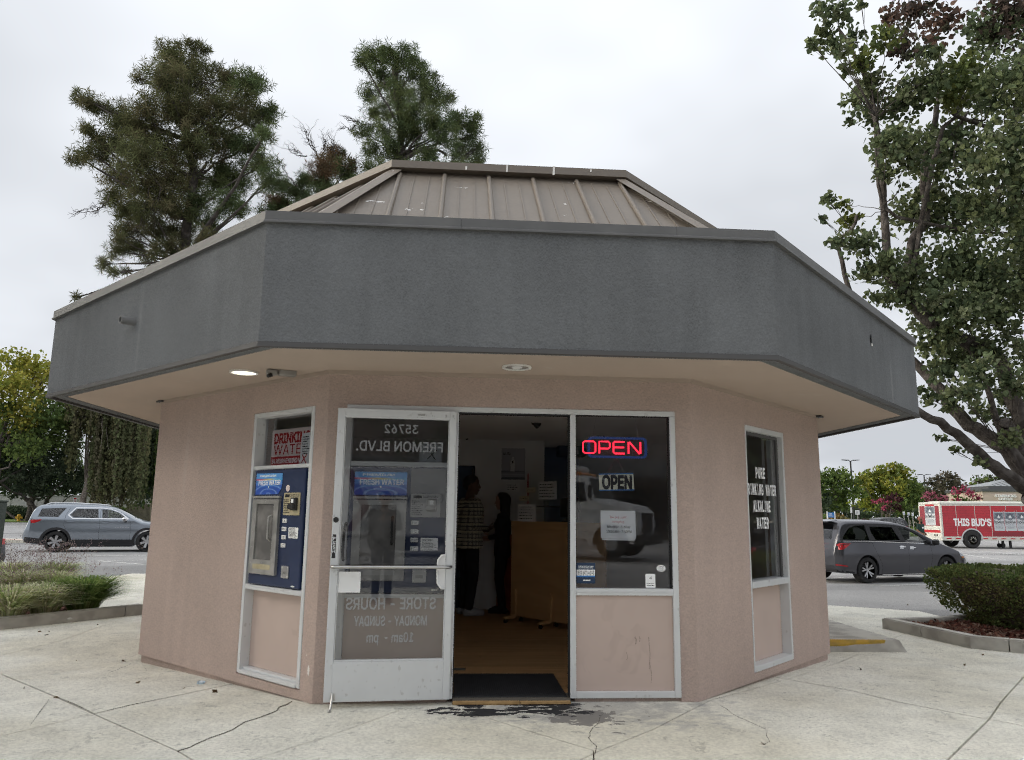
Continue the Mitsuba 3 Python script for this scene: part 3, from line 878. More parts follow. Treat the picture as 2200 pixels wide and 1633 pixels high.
put('outer_pull', DF(tube([(-DW + .1, .02, 1.31), (-DW + .095, .06, 1.3), (-DW + .085, .07, 1.26), (-DW + .08, .07, 1.1), (-DW + .085, .06, 1.05), (-DW + .09, .02, 1.04)], .011, 10)), 'black_plastic', DOOR, smooth=50)
arch = [(-.062, -.03, .835), (-.085, -.032, .838), (-.112, -.035, .875), (-.116, -.036, .95), (-.112, -.035, 1.045), (-.085, -.032, 1.078), (-.062, -.03, 1.08)]
put('pull_plate', DF(slab(Polygon([(-.055, .83), (-.085, .832), (-.108, .872), (-.112, .955), (-.108, 1.045), (-.085, 1.08), (-.055, 1.085)]), .004, .012)), 'white_plastic', DOOR)
put('pull_handle', DF(tube(arch, .008, 8)), 'white_plastic', DOOR, smooth=50)
put('door_hinge', cat_([cyl(FF.pt(-.448, .035, z), FF.pt(-.448, .035, z + .1), .011) for z in (.2, 1.1, 2.0)]), 'steel', DOOR, smooth=40)
put('top_latch', cat_([dbar(-.3, -.245, 2.138, 2.15, .022, .03, .003)] + [dbar(s, s + .006, z, z + .006, .0219, .0228, 0) for s, z in ((-.308, 2.124), (-.27, 2.122), (-.235, 2.135), (-.19, 2.138), (-.02, 2.12))]
                        + [dbar(s, s + .012, 2.13, 2.152, .022, .0235, .001) for s in (-.085, -.03)]), 'dull_steel', DOOR)
put('door_stop', cat_([dbar(-DW + .05, -DW + .084, .055, .108, .022, .028, .003), DF(tube([(-DW + .066, -.032, .098), (-DW + .064, -.05, .08), (-DW + .058, -.115, .004)], .008, 8)),
                       DF(cyl((-DW + .057, -.113, .012), (-DW + .054, -.125, .0), .011, .012))]), 'steel', DOOR, smooth=40)
# the shop's address and hours stand on the outer side of the glass, so they read backwards from here
for txt, s0, s1, z, h in (('35762', -1.02, -.755, 2.0, .066), ('FREMON BLVD.', -1.235, -.555, 1.86, .075), ('STORE - HOURS', -1.255, -.575, .685, .082), ('MONDAY - SUNDAY', -1.19, -.64, .567, .068), ('10am -  pm', -1.09, -.74, .45, .066)):
    put('lettering', DF(upright(words(txt, (s0 + .455) * .975, (s1 + .455) * .975, z, h, .001, True, True), -.003)), 'etched_vinyl', DOOR)
PA = put('paper_sheet', DF(slab(sbox(-.842, .805, -.682, .955), .0015, .0025)), 'white_paper', label='blank white sheet of paper taped inside the open door', cat='paper')
# ------------------------------------------------------------------ vending machines
mat('machine_blue', rust([.009, .02, .062], [.012, .026, .078], 5), .38)
mat('machine_grey', rust([.13, .135, .145], [.16, .165, .175], 3), .4)
mat('gold_plate', rust([.5, .44, .29], [.42, .36, .22], 20), .5, .3)
mat('smoky_acrylic', rust([.1, .095, .09], [.21, .2, .19], 6), .25)


def water_poster(s0, s1, z0, z1, fr):
    def fn(p, n, uv):
        s = (p.x - fr.A[0]) * fr.t[0] + (p.y - fr.A[1]) * fr.t[1]
        a, b = (s - s0) / (s1 - s0), (p.z - z0) / (z1 - z0)
        r = dr.sqrt(dr.square(a - .5) + dr.square((b - .02) * 1.3))
        rip = .5 + .5 * dr.sin(r * 26)
        c = mix([.02, .08, .42], [.1, .32, .7], smoothstep(.2, .95, b + .12 * rip))
        c = mix(c, [.3, .5, .8], smoothstep(.75, .98, rip) * smoothstep(.7, .2, b) * .45)
        bandz = smoothstep(.66, .68, b) * smoothstep(.76, .74, b)
        hue = mix(mix([.6, .06, .1], [.7, .55, .08], smoothstep(.15, .5, a)), [.08, .4, .65], smoothstep(.5, .8, a))
        return mix(c, hue, bandz * .75)
    return proc(fn)


def vending(fr, s0, s1, z0, z1, d, label, door_s, plate_s, btn, note, coin, second):
    V = thing('vending_machine', label, 'vending machine', None)
    put('cabinet', fr(bx(s0, s1, -d, .05, z0, z1, .008)), 'machine_blue', V)
    if second:
        put('upper_face', fr(bx(door_s[1] + .03, s1 - .004, -d - .002, -d + .002, 1.36, z1 - .006)), 'machine_grey', V)
    a, b = door_s
    nm = 'poster_print' + ('_b' if second else '')
    mat(nm, water_poster(a, b, 1.53, 1.7, fr), .35)
    P = put('poster', fr(slab(Polygon([(a, 1.527), (b - .05, 1.53), (b - .01, 1.575), (b, 1.62), (b - .002, 1.7), (a + .002, 1.703)]) if not second else sbox(a, 1.525, b, 1.702), d + .001, d + .004)), nm, V,
            label='blue water poster lettered PREMIUM FRESH WATER')
    put('lettering', fr(upright(words('PREMIUM', a + .15 * (b - a), b - .24 * (b - a), 1.672, .017, .001, True), d + .0042)), 'white_vinyl', P)
    put('lettering', fr(upright(words('FRESH WATER', a + .1 * (b - a), b - .06 * (b - a), 1.605, .04, .001, True), d + .0042)), 'white_vinyl', P)
    put('drop_print', fr(upright(prism(shapely.Point((a + b) / 2, 1.588).buffer(.007), 0, .001), d + .0042)), 'white_vinyl', P)
    # the dispensing bay's steel door
    DR = put('bay_door', fr(cat_([slab(sbox(a, .897, b, 1.488).difference(sbox(a + .062, 1.0, b - .072, 1.45)), d + .001, d + .022), bx(a - .004, b + .008, -d - .03, -d, 1.495, 1.515, .003),
                                  bx(b - .012, b + .003, -d - .03, -d - .02, .9, 1.485, .002), bx(a, b, -d - .028, -d, .885, .8965, .002)])), 'dull_steel', V)
    put('bay_window', fr(slab(sbox(a + .05, .99, b - .06, 1.46), d + .004, d + .010)), 'smoky_acrylic', DR)
    put('handle', fr(tube([(b - .1, -d - .012, 1.36), (b - .1, -d - .045, 1.345), (b - .1, -d - .045, 1.17), (b - .1, -d - .012, 1.155)], .009, 8)), 'black_plastic' if second else 'dull_steel', DR, smooth=50)
    put('maker_plate', fr(slab(sbox(a + .06, .925, b - .07, .965), d + .022, d + .0235)), 'gold_plate' if not second else 'steel', DR)
    put('rivet', fr(cat_([cyl((s, -d - .02, z), (s, -d - .0255, z), .005, n=8) for s in (a + .03, (a + b) / 2, b - .04) for z in (.975, 1.468)] + [cyl((a + .03, -d - .02, z), (a + .03, -d - .0255, z), .005, n=8) for z in (1.1, 1.22, 1.34)])), 'steel', DR)
    # money plate
    p0, p1 = plate_s
    MP = put('money_plate', fr(slab(rrect(p0, 1.362, p1, 1.539, .008), d + .001, d + .006)), 'steel' if second else 'gold_plate', V)
    w = p1 - p0
    put('display', fr(slab(sbox(p0 + .02, 1.505, p0 + .36 * w, 1.527), d + .006, d + .009)), 'black_plastic', MP)
    put('note_slot', fr(cat_([bx(p0 + .55 * w, p0 + .88 * w, -d - .03, -d, 1.4, 1.5, .006), bx(p0 + .5 * w, p0 + .88 * w, -d - .05, -d - .025, 1.41, 1.45, .008)])), 'black_plastic' if not second else 'dull_steel', MP)
    put('note_light', fr(slab(sbox(p0 + .64 * w, 1.458, p0 + .77 * w, 1.49), d + .031, d + .033)), 'white_paper', MP)
    put('print', fr(upright(lines_of(p0 + .04 * w, p0 + .42 * w, 1.375, 1.49, 8, 5), d + .0065)), 'black_ink', MP)
    put('print', fr(upright(lines_of(p0 + .4 * w, p0 + .95 * w, 1.507, 1.527, 2, 6, .5, .05), d + .0065)), 'black_ink', MP)
    for i, z in enumerate(btn[1]):
        B_ = put('button', fr(bx(btn[0] - .028, btn[0] + .03, -d - .012, -d, z - .017, z + .016, .003)), 'white_plastic', V)
        put('print', fr(cat_([upright(lines_of(btn[0] - .004, btn[0] + .027, z - .012, z + .01, 2, 9 + i, .35), d + .0122), upright(words('1235'[i], btn[0] - .022, btn[0] - .01, z - .008, .015, .0005), d + .0122)])), 'black_ink', B_)
    N = put('notice', fr(slab(rrect(*note, .006), d + .001, d + .003)), 'white_paper', V)
    put('print', fr(upright(lines_of(note[0] + .008, note[2] - .008, note[1] + .006, note[3] - .006, 8, 21, .5), d + .0032)), 'black_ink', N)
    s_, z_, s2, z2 = coin
    C = put('coin_return', fr(cat_([slab(rrect(s_, z_, s2, z2, .006).difference(sbox(s_ + .022, z_ + .03, s2 - .022, z2 - .042)), d + .001, d + .008), bx(s_ + .02, s2 - .02, -d, -d + .001, z_ + .03, z2 - .04)])), 'steel', V)
    put('flap', fr(bx(s_ + .024, s2 - .024, -d - .003, -d - .001, z_ + .032, z_ + .056)), 'dull_steel', C)
    put('screw', fr(cat_([cyl((s, -d - .007, z), (s, -d - .011, z), .005, n=8) for s in (s_ + .012, s2 - .012) for z in (z_ + .013, z2 - .013)])), 'white_plastic', C)
    put('sticker', fr(upright(prism(shapely.Point(btn[0] + .01, 1.576).buffer(.027), 0, .001), d + .001)), 'sign_pink', V)
    put('maker_badge', fr(slab(sbox(s1 - .1, .812, s1 - .055, .822), d + .001, d + .003)), 'white_plastic', V)
    return V


vending(FL, -.957, -.2205, .798, 1.732, .022, 'dark blue water vending machine in the left face of the kiosk', (-.924, -.532), (-.49, -.262), (-.458, (1.318, 1.253, 1.189, 1.125)), (-.4, 1.183, -.268, 1.267), (-.46, .873, -.36, .967), False)
vending(FF, -1.257, -.509, .79, 1.742, .012, 'second water vending machine, seen through the glass of the open door', (-1.222, -.82), (-.785, -.557), (-.75, (1.318, 1.253, 1.189, 1.125)), (-.7, 1.11, -.568, 1.205), (-.756, .872, -.65, .969), True)

# ------------------------------------------------------------------ signs in the windows
S = thing('window_sign', 'red and pale sign lettered DRINKING WATER above the left vending machine', 'sign')
sd = -.097
put('board', FL(slab(sbox(-.92, 1.775, -.3, 2.082), sd - .004, sd)), 'sign_pink', S)
put('red_band', FL(slab(sbox(-.92, 1.775, -.3, 1.85), sd + .0003, sd + .001)), 'red_ink', S)
put('lettering', FL(upright(words('DRINKING', -.885, -.35, 1.965, .082, .0008, fat=.03), sd + .0005)), 'red_ink', S)
put('lettering', FL(upright(words('WATER', -.882, -.385, 1.866, .084, .0008, False), sd + .0005)), 'red_ink', S)
put('lettering', FL(upright(words('24 HOUR VENDING MACHINE', -.9, -.31, 1.793, .038, .0008), sd + .0012)), 'white_vinyl', S)
S = thing('paper_notice', 'white paper notice with a red cross over the right end of the drinking water sign', 'notice')
put('sheet', FL(slab(Polygon([(-.48, 1.76), (-.34, 1.76), (-.335, 2.035), (-.465, 2.03)]), -.092, -.0915)), 'white_paper', S)
put('print', FL(upright(lines_of(-.45, -.35, 1.85, 2.01, 8, 33), -.0913)), 'black_ink', S)
put('red_cross', FL(cat_([slab(LineString([(-.45, 1.79), (-.385, 1.85)]).buffer(.006), -.0913, -.0907), slab(LineString([(-.44, 1.85), (-.39, 1.785)]).buffer(.006), -.0913, -.0909)])), 'red_ink', S)
S = thing('paper_notice', 'dark paper notice with a cross, behind the glass above the second vending machine', 'notice')
put('sheet', FF(slab(sbox(-.735, 1.79, -.56, 1.93), -.055, -.054)), 'white_paper', S)
put('cross', FF(cat_([slab(LineString([(-.67, 1.815), (-.6, 1.885)]).buffer(.004), -.0538, -.053), slab(LineString([(-.66, 1.885), (-.61, 1.81)]).buffer(.004), -.0538, -.0532)])), 'black_ink', S)

# the lit OPEN sign: red tubes before a black board with a blue tube round it
scene['neon_red'] = dict(type='principled', base_color={'type': 'rgb', 'value': [.5, .02, .05]}, roughness=.4)
NEON = thing('neon_sign', 'glowing red OPEN sign with blue outline hanging in the shop window', 'neon sign')
nd = -.1
mat('neon_blue', [.005, .025, .11], .35)
mat('dark_board', [.008, .009, .014], .5)
put('board', FF(slab(rrect(.628, 1.858, 1.1, 2.018, .03), nd - .03, nd - .026)), 'dark_board', NEON)
rr = rrect(.63, 1.86, 1.1, 2.016, .03, 5).exterior.coords
put('outline_tube', FF(slab(rrect(.62, 1.852, 1.11, 2.024, .035).difference(rrect(.64, 1.87, 1.09, 2.006, .025)), nd - .03, nd - .012)), 'neon_blue', NEON, smooth=30,
    emitter=dict(type='area', radiance={'type': 'rgb', 'value': [.0003, .003, .014]}))
zz0, zz1 = 1.888, 1.983
letters = {'O': ([(0, .14), (0, .86), (.14, 1), (.86, 1), (1, .86), (1, .14), (.86, 0), (.14, 0), (0, .14), (0, .3)],), 'P': ([(0, -.02), (0, 1), (.85, 1), (1, .88), (1, .52), (.85, .4), (.05, .4)],),
           'E': ([(1, 1), (.1, 1), (0, .9), (0, .1), (.1, 0), (1, 0)], [(0, .52), (.95, .52)]), 'N': ([(0, -.02), (0, 1), (.08, 1), (.92, 0), (1, 0), (1, 1.02)],)}
for ch, x0, x1 in (('O', .578, .68), ('P', .712, .798), ('E', .828, .92), ('N', .952, 1.05)):
    ms = [tube([(x0 + a * (x1 - x0), -(nd + .006), zz0 + b * (zz1 - zz0)) for a, b in pth], .0075, 8) for pth in letters[ch]]
    put('letter_tube', FF(cat_(ms)), 'neon_red', NEON, emitter=dict(type='area', radiance={'type': 'rgb', 'value': [.36, .008, .02]}))
put('hanging_chain', FF(cat_([tube([(.66, -nd, 2.02), (.685, -nd, 2.17)], .0018, 4), tube([(1.03, -nd, 2.02), (1.015, -nd, 2.17)], .0018, 4)])), 'steel', NEON)

S = thing('hanging_sign', 'small cream OPEN sign with blue edges hanging by a cord below the neon sign', 'sign')
hd = -.075
put('board', FF(slab(Polygon([(.705, 1.583), (.99, 1.592), (.984, 1.733), (.702, 1.722)]), hd - .004, hd)), 'sign_cream', S)
put('blue_stripe', FF(cat_([slab(Polygon([(.705, 1.583), (.99, 1.592), (.99, 1.602), (.705, 1.593)]), hd + .0003, hd + .001), slab(Polygon([(.702, 1.712), (.984, 1.723), (.984, 1.733), (.702, 1.722)]), hd + .0003, hd + .001)])), 'sign_blue', S)
put('lettering', FF(upright(words('OPEN', .728, .972, 1.606, .1, .0008, fat=.05), hd + .0005)), 'black_ink', S)
put('cord', FF(cat_([tube([(.775, -hd, 1.727), (.845, -hd, 1.848)], .0015, 4), tube([(.915, -hd, 1.73), (.845, -hd, 1.848)], .0015, 4)])), 'steel', S)

S = thing('paper_notice', 'white paper notice of opening hours taped in the shop window under the hanging OPEN sign', 'notice')
put('sheet', FF(slab(Polygon([(.712, 1.215), (.993, 1.212), (.99, 1.43), (.71, 1.43)]), -.055, -.054)), 'white_paper', S)
put('clear_sleeve', FF(slab(Polygon([(.72, 1.2), (.985, 1.198), (.985, 1.211), (.72, 1.213)]), -.055, -.0545)), 'white_plastic', S)
for txt, a, b, z, h in (('We are open', .785, .92, 1.37, .02), ('everyday.', .803, .905, 1.334, .02), ('Monday – Sunday', .762, .948, 1.294, .022), ('10:00AM – 7.00PM', .757, .958, 1.256, .022)):
    put('lettering', FF(upright(words(txt, a, b, z, h, .0006, h > .021), -.0537)), 'black_ink' if h > .021 else 'red_ink', S)
S = thing('sticker', 'dark blue alarm sticker with a phone number, low on the left of the shop window', 'sticker')
mat('sticker_navy', [.01, .03, .075], .5)
put('film', FF(slab(sbox(.514, .868, .662, 1.025), -.0395, -.0388)), 'sticker_navy', S)
put('white_band', FF(slab(sbox(.516, .928, .66, .972), -.0386, -.038)), 'white_vinyl', S)
put('blue_line', FF(slab(sbox(.516, .916, .66, .927), -.0386, -.038)), 'sign_blue', S)
put('lettering', FF(upright(words('833.800.4343', .524, .654, .936, .027, .0006), -.0378)), 'black_ink', S)
put('print', FF(upright(lines_of(.53, .65, .98, 1.005, 2, 3, .4, .1), -.0385)), 'white_vinyl', S)
put('maker_mark', FF(upright(lines_of(.565, .622, .883, .9, 1, 4, .6, .0), -.0385)), 'white_vinyl', S)
S = thing('sticker', 'white oval sticker low on the right of the shop window', 'sticker')
put('film', FF(upright(prism(shapely.affinity.scale(shapely.Point(1.186, .987).buffer(.036), 1, .72), 0, .0008), -.0395)), 'white_vinyl', S)
put('print', FF(upright(lines_of(1.163, 1.21, .968, 1.004, 4, 8, .35, .1), -.0385)), 'black_ink', S)
S = thing('sticker', 'white card with a contactless payment mark in the bottom right of the shop window', 'sticker')
put('card', FF(slab(rrect(1.06, .838, 1.138, .944, .006), -.0395, -.0388)), 'white_vinyl', S)
waves = [shapely.ops.substring(shapely.Point(1.087, .912).buffer(r, quad_segs=10).exterior, 0, 1, True) for r in (.008, .015, .022)]
put('payment_mark', FF(cat_([slab(w.buffer(.0018).intersection(Polygon([(1.087, .912), (1.13, .94), (1.13, .884)])), -.0386, -.038) for w in waves])), 'black_ink', S)
put('print', FF(upright(lines_of(1.07, 1.13, .85, .876, 2, 12, .4, .2), -.0386)), 'black_ink', S)
for txt, a, b, z in (('PURE', 1.335, 1.56, 1.757), ('DRINKING WATER', 1.095, 1.812, 1.6), ('ALKALINE', 1.255, 1.656, 1.446), ('WATER', 1.315, 1.6, 1.29)):
    put('window_lettering', FR(upright(spaced(txt, a, b, z, .096), RD + .002)), 'white_vinyl', RW, label=f'white vinyl word {txt} on the right window')

# ------------------------------------------------------------------ inside the shop
def sY(px, py, Y):                             # (X, Z) seen at a pixel on the plane Y of the kiosk
    d = ray(px, py)
    n = np.array([-_s, _c])
    t = ((wor(0, Y)[:2] - EYE[:2]) @ n) / (d[:2] @ n)
    P = loc(EYE + d * t)
    return P[0], P[2]


mat('shop_floor', [.3, .19, .1], .55)
FLOORZ = .03
put('floor_base', KIOSK(prism(wallp.buffer(-.12), -.1, FLOORZ - .008)), 'joint_dirt', KB)


def plank_tone(k):
    def fn(p, n, uv):
        X, Y = local2(p)
        g = fbm(X * 2.5 + k * 7, Y * 55 + k * 13, k * 3.0, 4)
        return mix([.56, .34, .165], [.34, .19, .09], g) * (.85 + .1 * k)
    return proc(fn)


for k in range(3):
    scene[f'plank_{k}'] = dict(type='diffuse', reflectance=plank_tone(k))
inn = wallp.buffer(-.21)
r2 = np.random.default_rng(3)
y = .015
FLOOR = put('shop_floor', KIOSK(prism(inn.intersection(sbox(-4, 2.6, 4, 8)), FLOORZ - .007, FLOORZ)), 'plank_1', KB)
while y < 2.6:
    x = -3.4 + r2.random()
    while x < 3.4:
        w = .9 + r2.random() * .7
        g = sbox(x + .0012, y + .0012, x + w, y + .145).intersection(inn.union(sbox(-.42, -.1, .45, .4)))
        if g.area > .01 and g.geom_type == 'Polygon' and -1.6 < x < 1.6:
            put('plank', KIOSK(prism(g, FLOORZ - .007, FLOORZ + r2.random() * .0008)), f'plank_{r2.integers(0, 3)}', FLOOR)
        x += w + .0015
    y += .147
put('worn_edge_board', KIOSK(cat_([bx(-.425, .07, -.075, .013, .005, .0285, .003), bx(.076, .452, -.072, .013, .005, .027, .003)])), 'threshold_wood' if mat('threshold_wood', rust([.42, .27, .12], [.3, .18, .07], 17), .7) else '', KB,
    label='bare worn wooden threshold board')
MAT = thing('door_mat', 'black ribbed rubber mat inside the shop door', 'door mat')
q = [sY(968, 1478, .0), sY(1219, 1481, .0)]
mx0, mx1, my0, my1 = -.42, .44, .025, .86
put('mat_base', KIOSK(bx(mx0, mx1, my0, my1, FLOORZ + .001, FLOORZ + .011, .004)), 'black_rubber', MAT)
put('rib', KIOSK(cat_([bx(x, x + .008, my0 + .03, my1 - .03, FLOORZ + .01, FLOORZ + .0155, .002) for x in np.arange(mx0 + .03, mx1 - .035, .0165)])), 'black_rubber', MAT, kind='stuff')

# partition at the back with a doorway, and the dark side room
PY = 5.35
pw = thing('partition_wall', 'white partition wall at the back of the shop', 'wall')
dx0, dz = sY(985, 1000, PY)[0] - .5, sY(1000, 1000, PY)[1]
dx1 = sY(1021, 1000, PY)[0]
px1 = sY(1158, 1000, PY)[0]
wf = lframe(0, PY, 1, 0)
put('panel', wf(slab(Polygon([(-3.0, 0.0), (dx0, 0), (dx0, dz), (dx1, dz), (dx1, 0), (px1, 0), (px1, HS - .02), (-3, HS - .02)]), -.1, 0)), 'white_paint', pw)
put('side_panel', KIOSK(bx(px1, px1 + .08, PY + .001, 6.5, 0, HS - .02)), 'white_paint', pw)
put('door_trim', wf(cat_([slab(Polygon([(dx0 - .07, .03), (dx0, .03), (dx0, dz), (dx1, dz), (dx1, .03), (dx1 + .08, .03), (dx1 + .08, dz + .08), (dx0 - .07, dz + .08)]), .001, .02)])), 'white_plastic', pw)
DK = thing('inner_door', 'dark blue door standing ajar in the back partition', 'door')
mat('blue_door_paint', [.07, .11, .19], .5)
put('leaf', wf(bx(dx0, dx1 - .05, .07, .11, .035, dz - .01, .003)), 'blue_door_paint', DK)
put('hinge', wf(bx(dx1 - .045, dx1 - .012, .0, .09, dz - .28, dz - .04)), 'black_plastic', DK)
mat('blue_wall_paint', [.16, .22, .33], .8)
put('back_wall', KIOSK(bx(-3.2, 3.2, 6.55, 6.6, 0, HS - .02)), 'blue_wall_paint', pw)
mat('cabinet_blue', [.07, .1, .16], .5)
WC = thing('wall_cabinet', 'blue grey wall cupboard high on the back wall at the right of the doorway view', 'cabinet')
a, b = sY(1201, 928, 6.2), sY(1260, 980, 6.2)
put('carcass', KIOSK(bx(a[0], b[0], 6.2, 6.54, b[1], a[1] , .004)), 'cabinet_blue', WC)
put('door_panel', KIOSK(cat_([bx(a[0] + .01, (a[0] + b[0]) / 2 - .003, 6.18, 6.199, b[1] + .01, a[1] - .01, .003), bx((a[0] + b[0]) / 2 + .003, b[0] - .01, 6.18, 6.199, b[1] + .01, a[1] - .01, .003)])), 'cabinet_blue', WC)
PO = thing('poster', 'white poster of a bottle splashing in water on the back partition', 'poster')
(a, zt), (b, zb) = sY(1078, 963, PY), sY(1128, 1031, PY)


def splash(p, n, uv):
    s = (p.x - wf.A[0]) * wf.t[0] + (p.y - wf.A[1]) * wf.t[1]
    u, v = (s - a) / (b - a), (p.z - zb) / (zt - zb)
    k = smoothstep(.5, .7, fbm(u * 7, v * 9, 3.0, 4) + smoothstep(.26, .0, v) * .35) * smoothstep(.3, .16, v)
    return mix([.42, .42, .45], [.04, .06, .09], k)


mat('poster_splash', proc(splash), .5)
put('sheet', wf(slab(sbox(a, zb, b, zt), .002, .004)), 'poster_splash', PO)
put('lettering', wf(upright(words('WATER', a + .02, a + .13, zt - .1, .035, .001), .0045)), 'black_ink', PO)
cxp = a + .47 * (b - a)
put('bottle_print', wf(slab(Polygon([(cxp - .03, zb + .12), (cxp + .03, zb + .12), (cxp + .032, zb + .26), (cxp + .015, zb + .31), (cxp + .015, zb + .335), (cxp - .015, zb + .335), (cxp - .015, zb + .31), (cxp - .032, zb + .26)]), .0045, .005)), 'white_plastic', PO)
put('bottle_label', wf(slab(sbox(cxp - .012, zb + .24, cxp + .012, zb + .28), .0052, .0056)), 'black_ink', PO)
S = thing('paper_notice', 'white sheet of small print below the bottle poster', 'notice')
(a2, t2_), (b2, u2) = sY(1086, 1038, PY), sY(1116, 1056, PY)
put('sheet', wf(slab(sbox(a2, u2, b2, t2_), .002, .003)), 'white_paper', S)
put('print', wf(upright(lines_of(a2 + .02, b2 - .02, u2 + .01, t2_ - .01, 3, 6, .3), .0035)), 'black_ink', S)
S = thing('security_camera', 'white bullet camera high on the back partition', 'security camera')
x, z = sY(1060, 928, PY)
put('mount', wf(cyl((x + .04, 0, z), (x + .04, -.03, z), .045, n=20)), 'white_plastic', S, smooth=40)
put('housing', wf(tube([(x + .05, -.03, z + .01), (x + .02, -.08, z), (x - .05, -.16, z - .02)], [.03, .045, .045], 14)), 'white_plastic', S, smooth=50)
put('lens', wf(cyl((x - .05, -.16, z - .02), (x - .054, -.165, z - .021), .032, n=16)), 'black_plastic', S)
put('cable', wf(tube([(x - .5, -.006, z + .03), (x - .2, -.006, z), (x, -.02, z - .02)], .004, 5)), 'black_plastic', S)
S = thing('security_camera', 'black camera on a bracket near the ceiling of the shop', 'security camera')
x, z = sY(1153, 911, 3.2)
cf2 = lframe(0, 3.2, 1, 0)
put('bracket', cf2(tube([(x + .03, 0, z + .01), (x + .04, 0, z + .06), (x + .045, .05, HS - .02)], [.025, .02, .02], 10)), 'black_plastic', S, smooth=50)
put('housing', cf2(tube([(x - .06, -.02, z + .04), (x - .055, -.02, z + .037), (x + .025, .0, z - .035), (x + .03, .0, z - .04)], [.02, .034, .034, .02], 14)), 'black_plastic', S, smooth=50)
S = put('wall_clip', wf(ball((sY(1003, 941, PY)[0], -.02, sY(1003, 941, PY)[1]), (.024, .03, .036))), 'black_plastic', smooth=True, label='small black oval sensor high on the back partition left of the white camera', cat='sensor')

# plywood fronted counter on castors
def ply_wood(c1, c2, fx, fz):
    def fn(p, n, uv):
        w = fbm(p.x * 1.5, p.y * 1.5, p.z * 3.5 + 4, 3)
        g = fbm((p.x + p.y) * fx, 2.0, p.z * fz + w * 5, 4)
        ring_ = .5 + .5 * dr.sin((p.z * 16 + w * 12))
        return mix(c1, c2, dr.clip(.55 * g + .45 * ring_, 0, 1))
    return proc(fn)


mat('plywood', ply_wood([.62, .39, .18], [.5, .29, .12], 2.0, 22.0), .5)
mat('cherry_wood', ply_wood([.36, .09, .045], [.25, .055, .03], 1.5, 4.0), .45)
CT = thing('counter', 'plywood fronted shop counter on castors, right side of the doorway', 'counter')
pA, pB = at(1097, 1318, 9.8), at(1218, 1337, 9.08)
pA[2] = pB[2] = 0
dv = (pB - pA)[:2] / np.linalg.norm((pB - pA)[:2])
CF = Frame(pA[:2], dv)
put('front_panel', CF(bx(0, 1.6, 0, .02, .105, 1.2)), 'plywood', CT)
put('top_rail', CF(bx(.0, 1.6, -.012, .03, 1.2, 1.3, .004)), 'plywood', CT)
put('side_panel', CF(bx(0, .018, .021, .5, .105, 1.29)), 'plywood', CT)
put('worktop', CF(bx(.02, 1.6, .031, .55, 1.23, 1.262)), 'black_plastic', CT)
for s in (.09, .72, 1.4):
    LB = put('foot_bracket', CF(cat_([slab(Polygon([(s - .022, .09), (s + .022, .09), (s + .022, .42), (s + .0, .44), (s - .022, .42)]), .001, .024), hull([(s - .02, y_, z_) for y_, z_ in ((-.03, .08), (-.03, .12), (-.2, .08), (-.2, .1))] + [(s + .02, y_, z_) for y_, z_ in ((-.03, .08), (-.03, .12), (-.2, .08), (-.2, .1))])])), 'plywood', CT)
    for y_ in (-.17, .1):
        put('castor', CF(cat_([cyl((s - .014, y_, FLOORZ + .024), (s + .014, y_, FLOORZ + .024), .024, n=14), bx(s - .018, s + .018, y_ - .014, y_ + .014, FLOORZ + .045, .081)])), 'black_plastic', LB)
CA = thing('side_cabinet', 'reddish wood cabinet standing left of the plywood counter', 'cabinet')
pc0, pc1 = at(1066, 1306, 10.7), at(1100, 1312, 10.5)
CF2 = Frame(pc0[:2], (pc1 - pc0)[:2])
wid = float(np.linalg.norm((pc1 - pc0)[:2]))
put('door_panel', CF2(bx(0, wid - .002, 0, .02, .09, 1.1, .003)), 'cherry_wood', CA)
put('carcass', CF2(bx(.004, wid + .3, .021, .45, .05, 1.095)), 'cherry_wood', CA)
SG = thing('acrylic_screen', 'clear acrylic screen with a red edge standing on the counter', 'screen')
put('sheet', CF(bx(.02, 1.5, .28, .284, 1.265, 1.9)), 'clear_glass', SG)
put('red_edge', CF(bx(.004, .019, .275, .289, 1.265, 1.93, .002)), 'red_ink', SG)


def sheet_at(px0, py0, px1_, py1, label, m, seed, fr, d):
    P0, P1 = at(px0, py0, 1), at(px1_, py1, 1)
    out = []
    for P in (P0, P1):
        dd_ = P - EYE
        o = fr.A + fr.n * d
        t = ((o - EYE[:2]) @ fr.n) / (dd_[:2] @ fr.n)
        X = EYE + dd_ * t
        out.append(((X[:2] - o) @ fr.t, X[2]))
    (s0, z1), (s1, z0) = out
    N = thing('paper_notice', label, 'notice')
    put('sheet', fr(slab(sbox(s0, z0, s1, z1), d, d + .001)), m, N)
    put('print', fr(upright(lines_of(s0 + .02, s1 - .02, z0 + .02, z1 - .02, 5, seed, .28, .2), d + .0012)), 'black_ink', N)


sheet_at(1157, 1035, 1196, 1073, 'white opening hours sheet on the acrylic screen, highest of the counter papers', 'white_paper', 41, CF, -.27)
sheet_at(1113, 1083, 1151, 1121, 'white price list hanging over the front edge of the counter', 'white_paper', 42, CF, .016)
sheet_at(1131, 1048, 1151, 1058, 'narrow cream slip on the acrylic screen', 'cream_paper', 43, CF, -.27)
sheet_at(1116, 1066, 1137, 1076, 'cream slip just above the price list', 'cream_paper', 44, CF, -.265)
MN = thing('monitor', 'black screen standing on the counter behind the papers', 'monitor')
put('screen', CF(bx(.5, .82, .4, .43, 1.36, 1.6, .006)), 'black_plastic', MN)
put('stand', CF(cat_([bx(.63, .69, .41, .43, 1.27, 1.36), bx(.56, .76, .36, .5, 1.263, 1.272)])), 'black_plastic', MN)
CRG = thing('card_reader', 'small dark card terminal on the counter right of the price list', 'card reader')
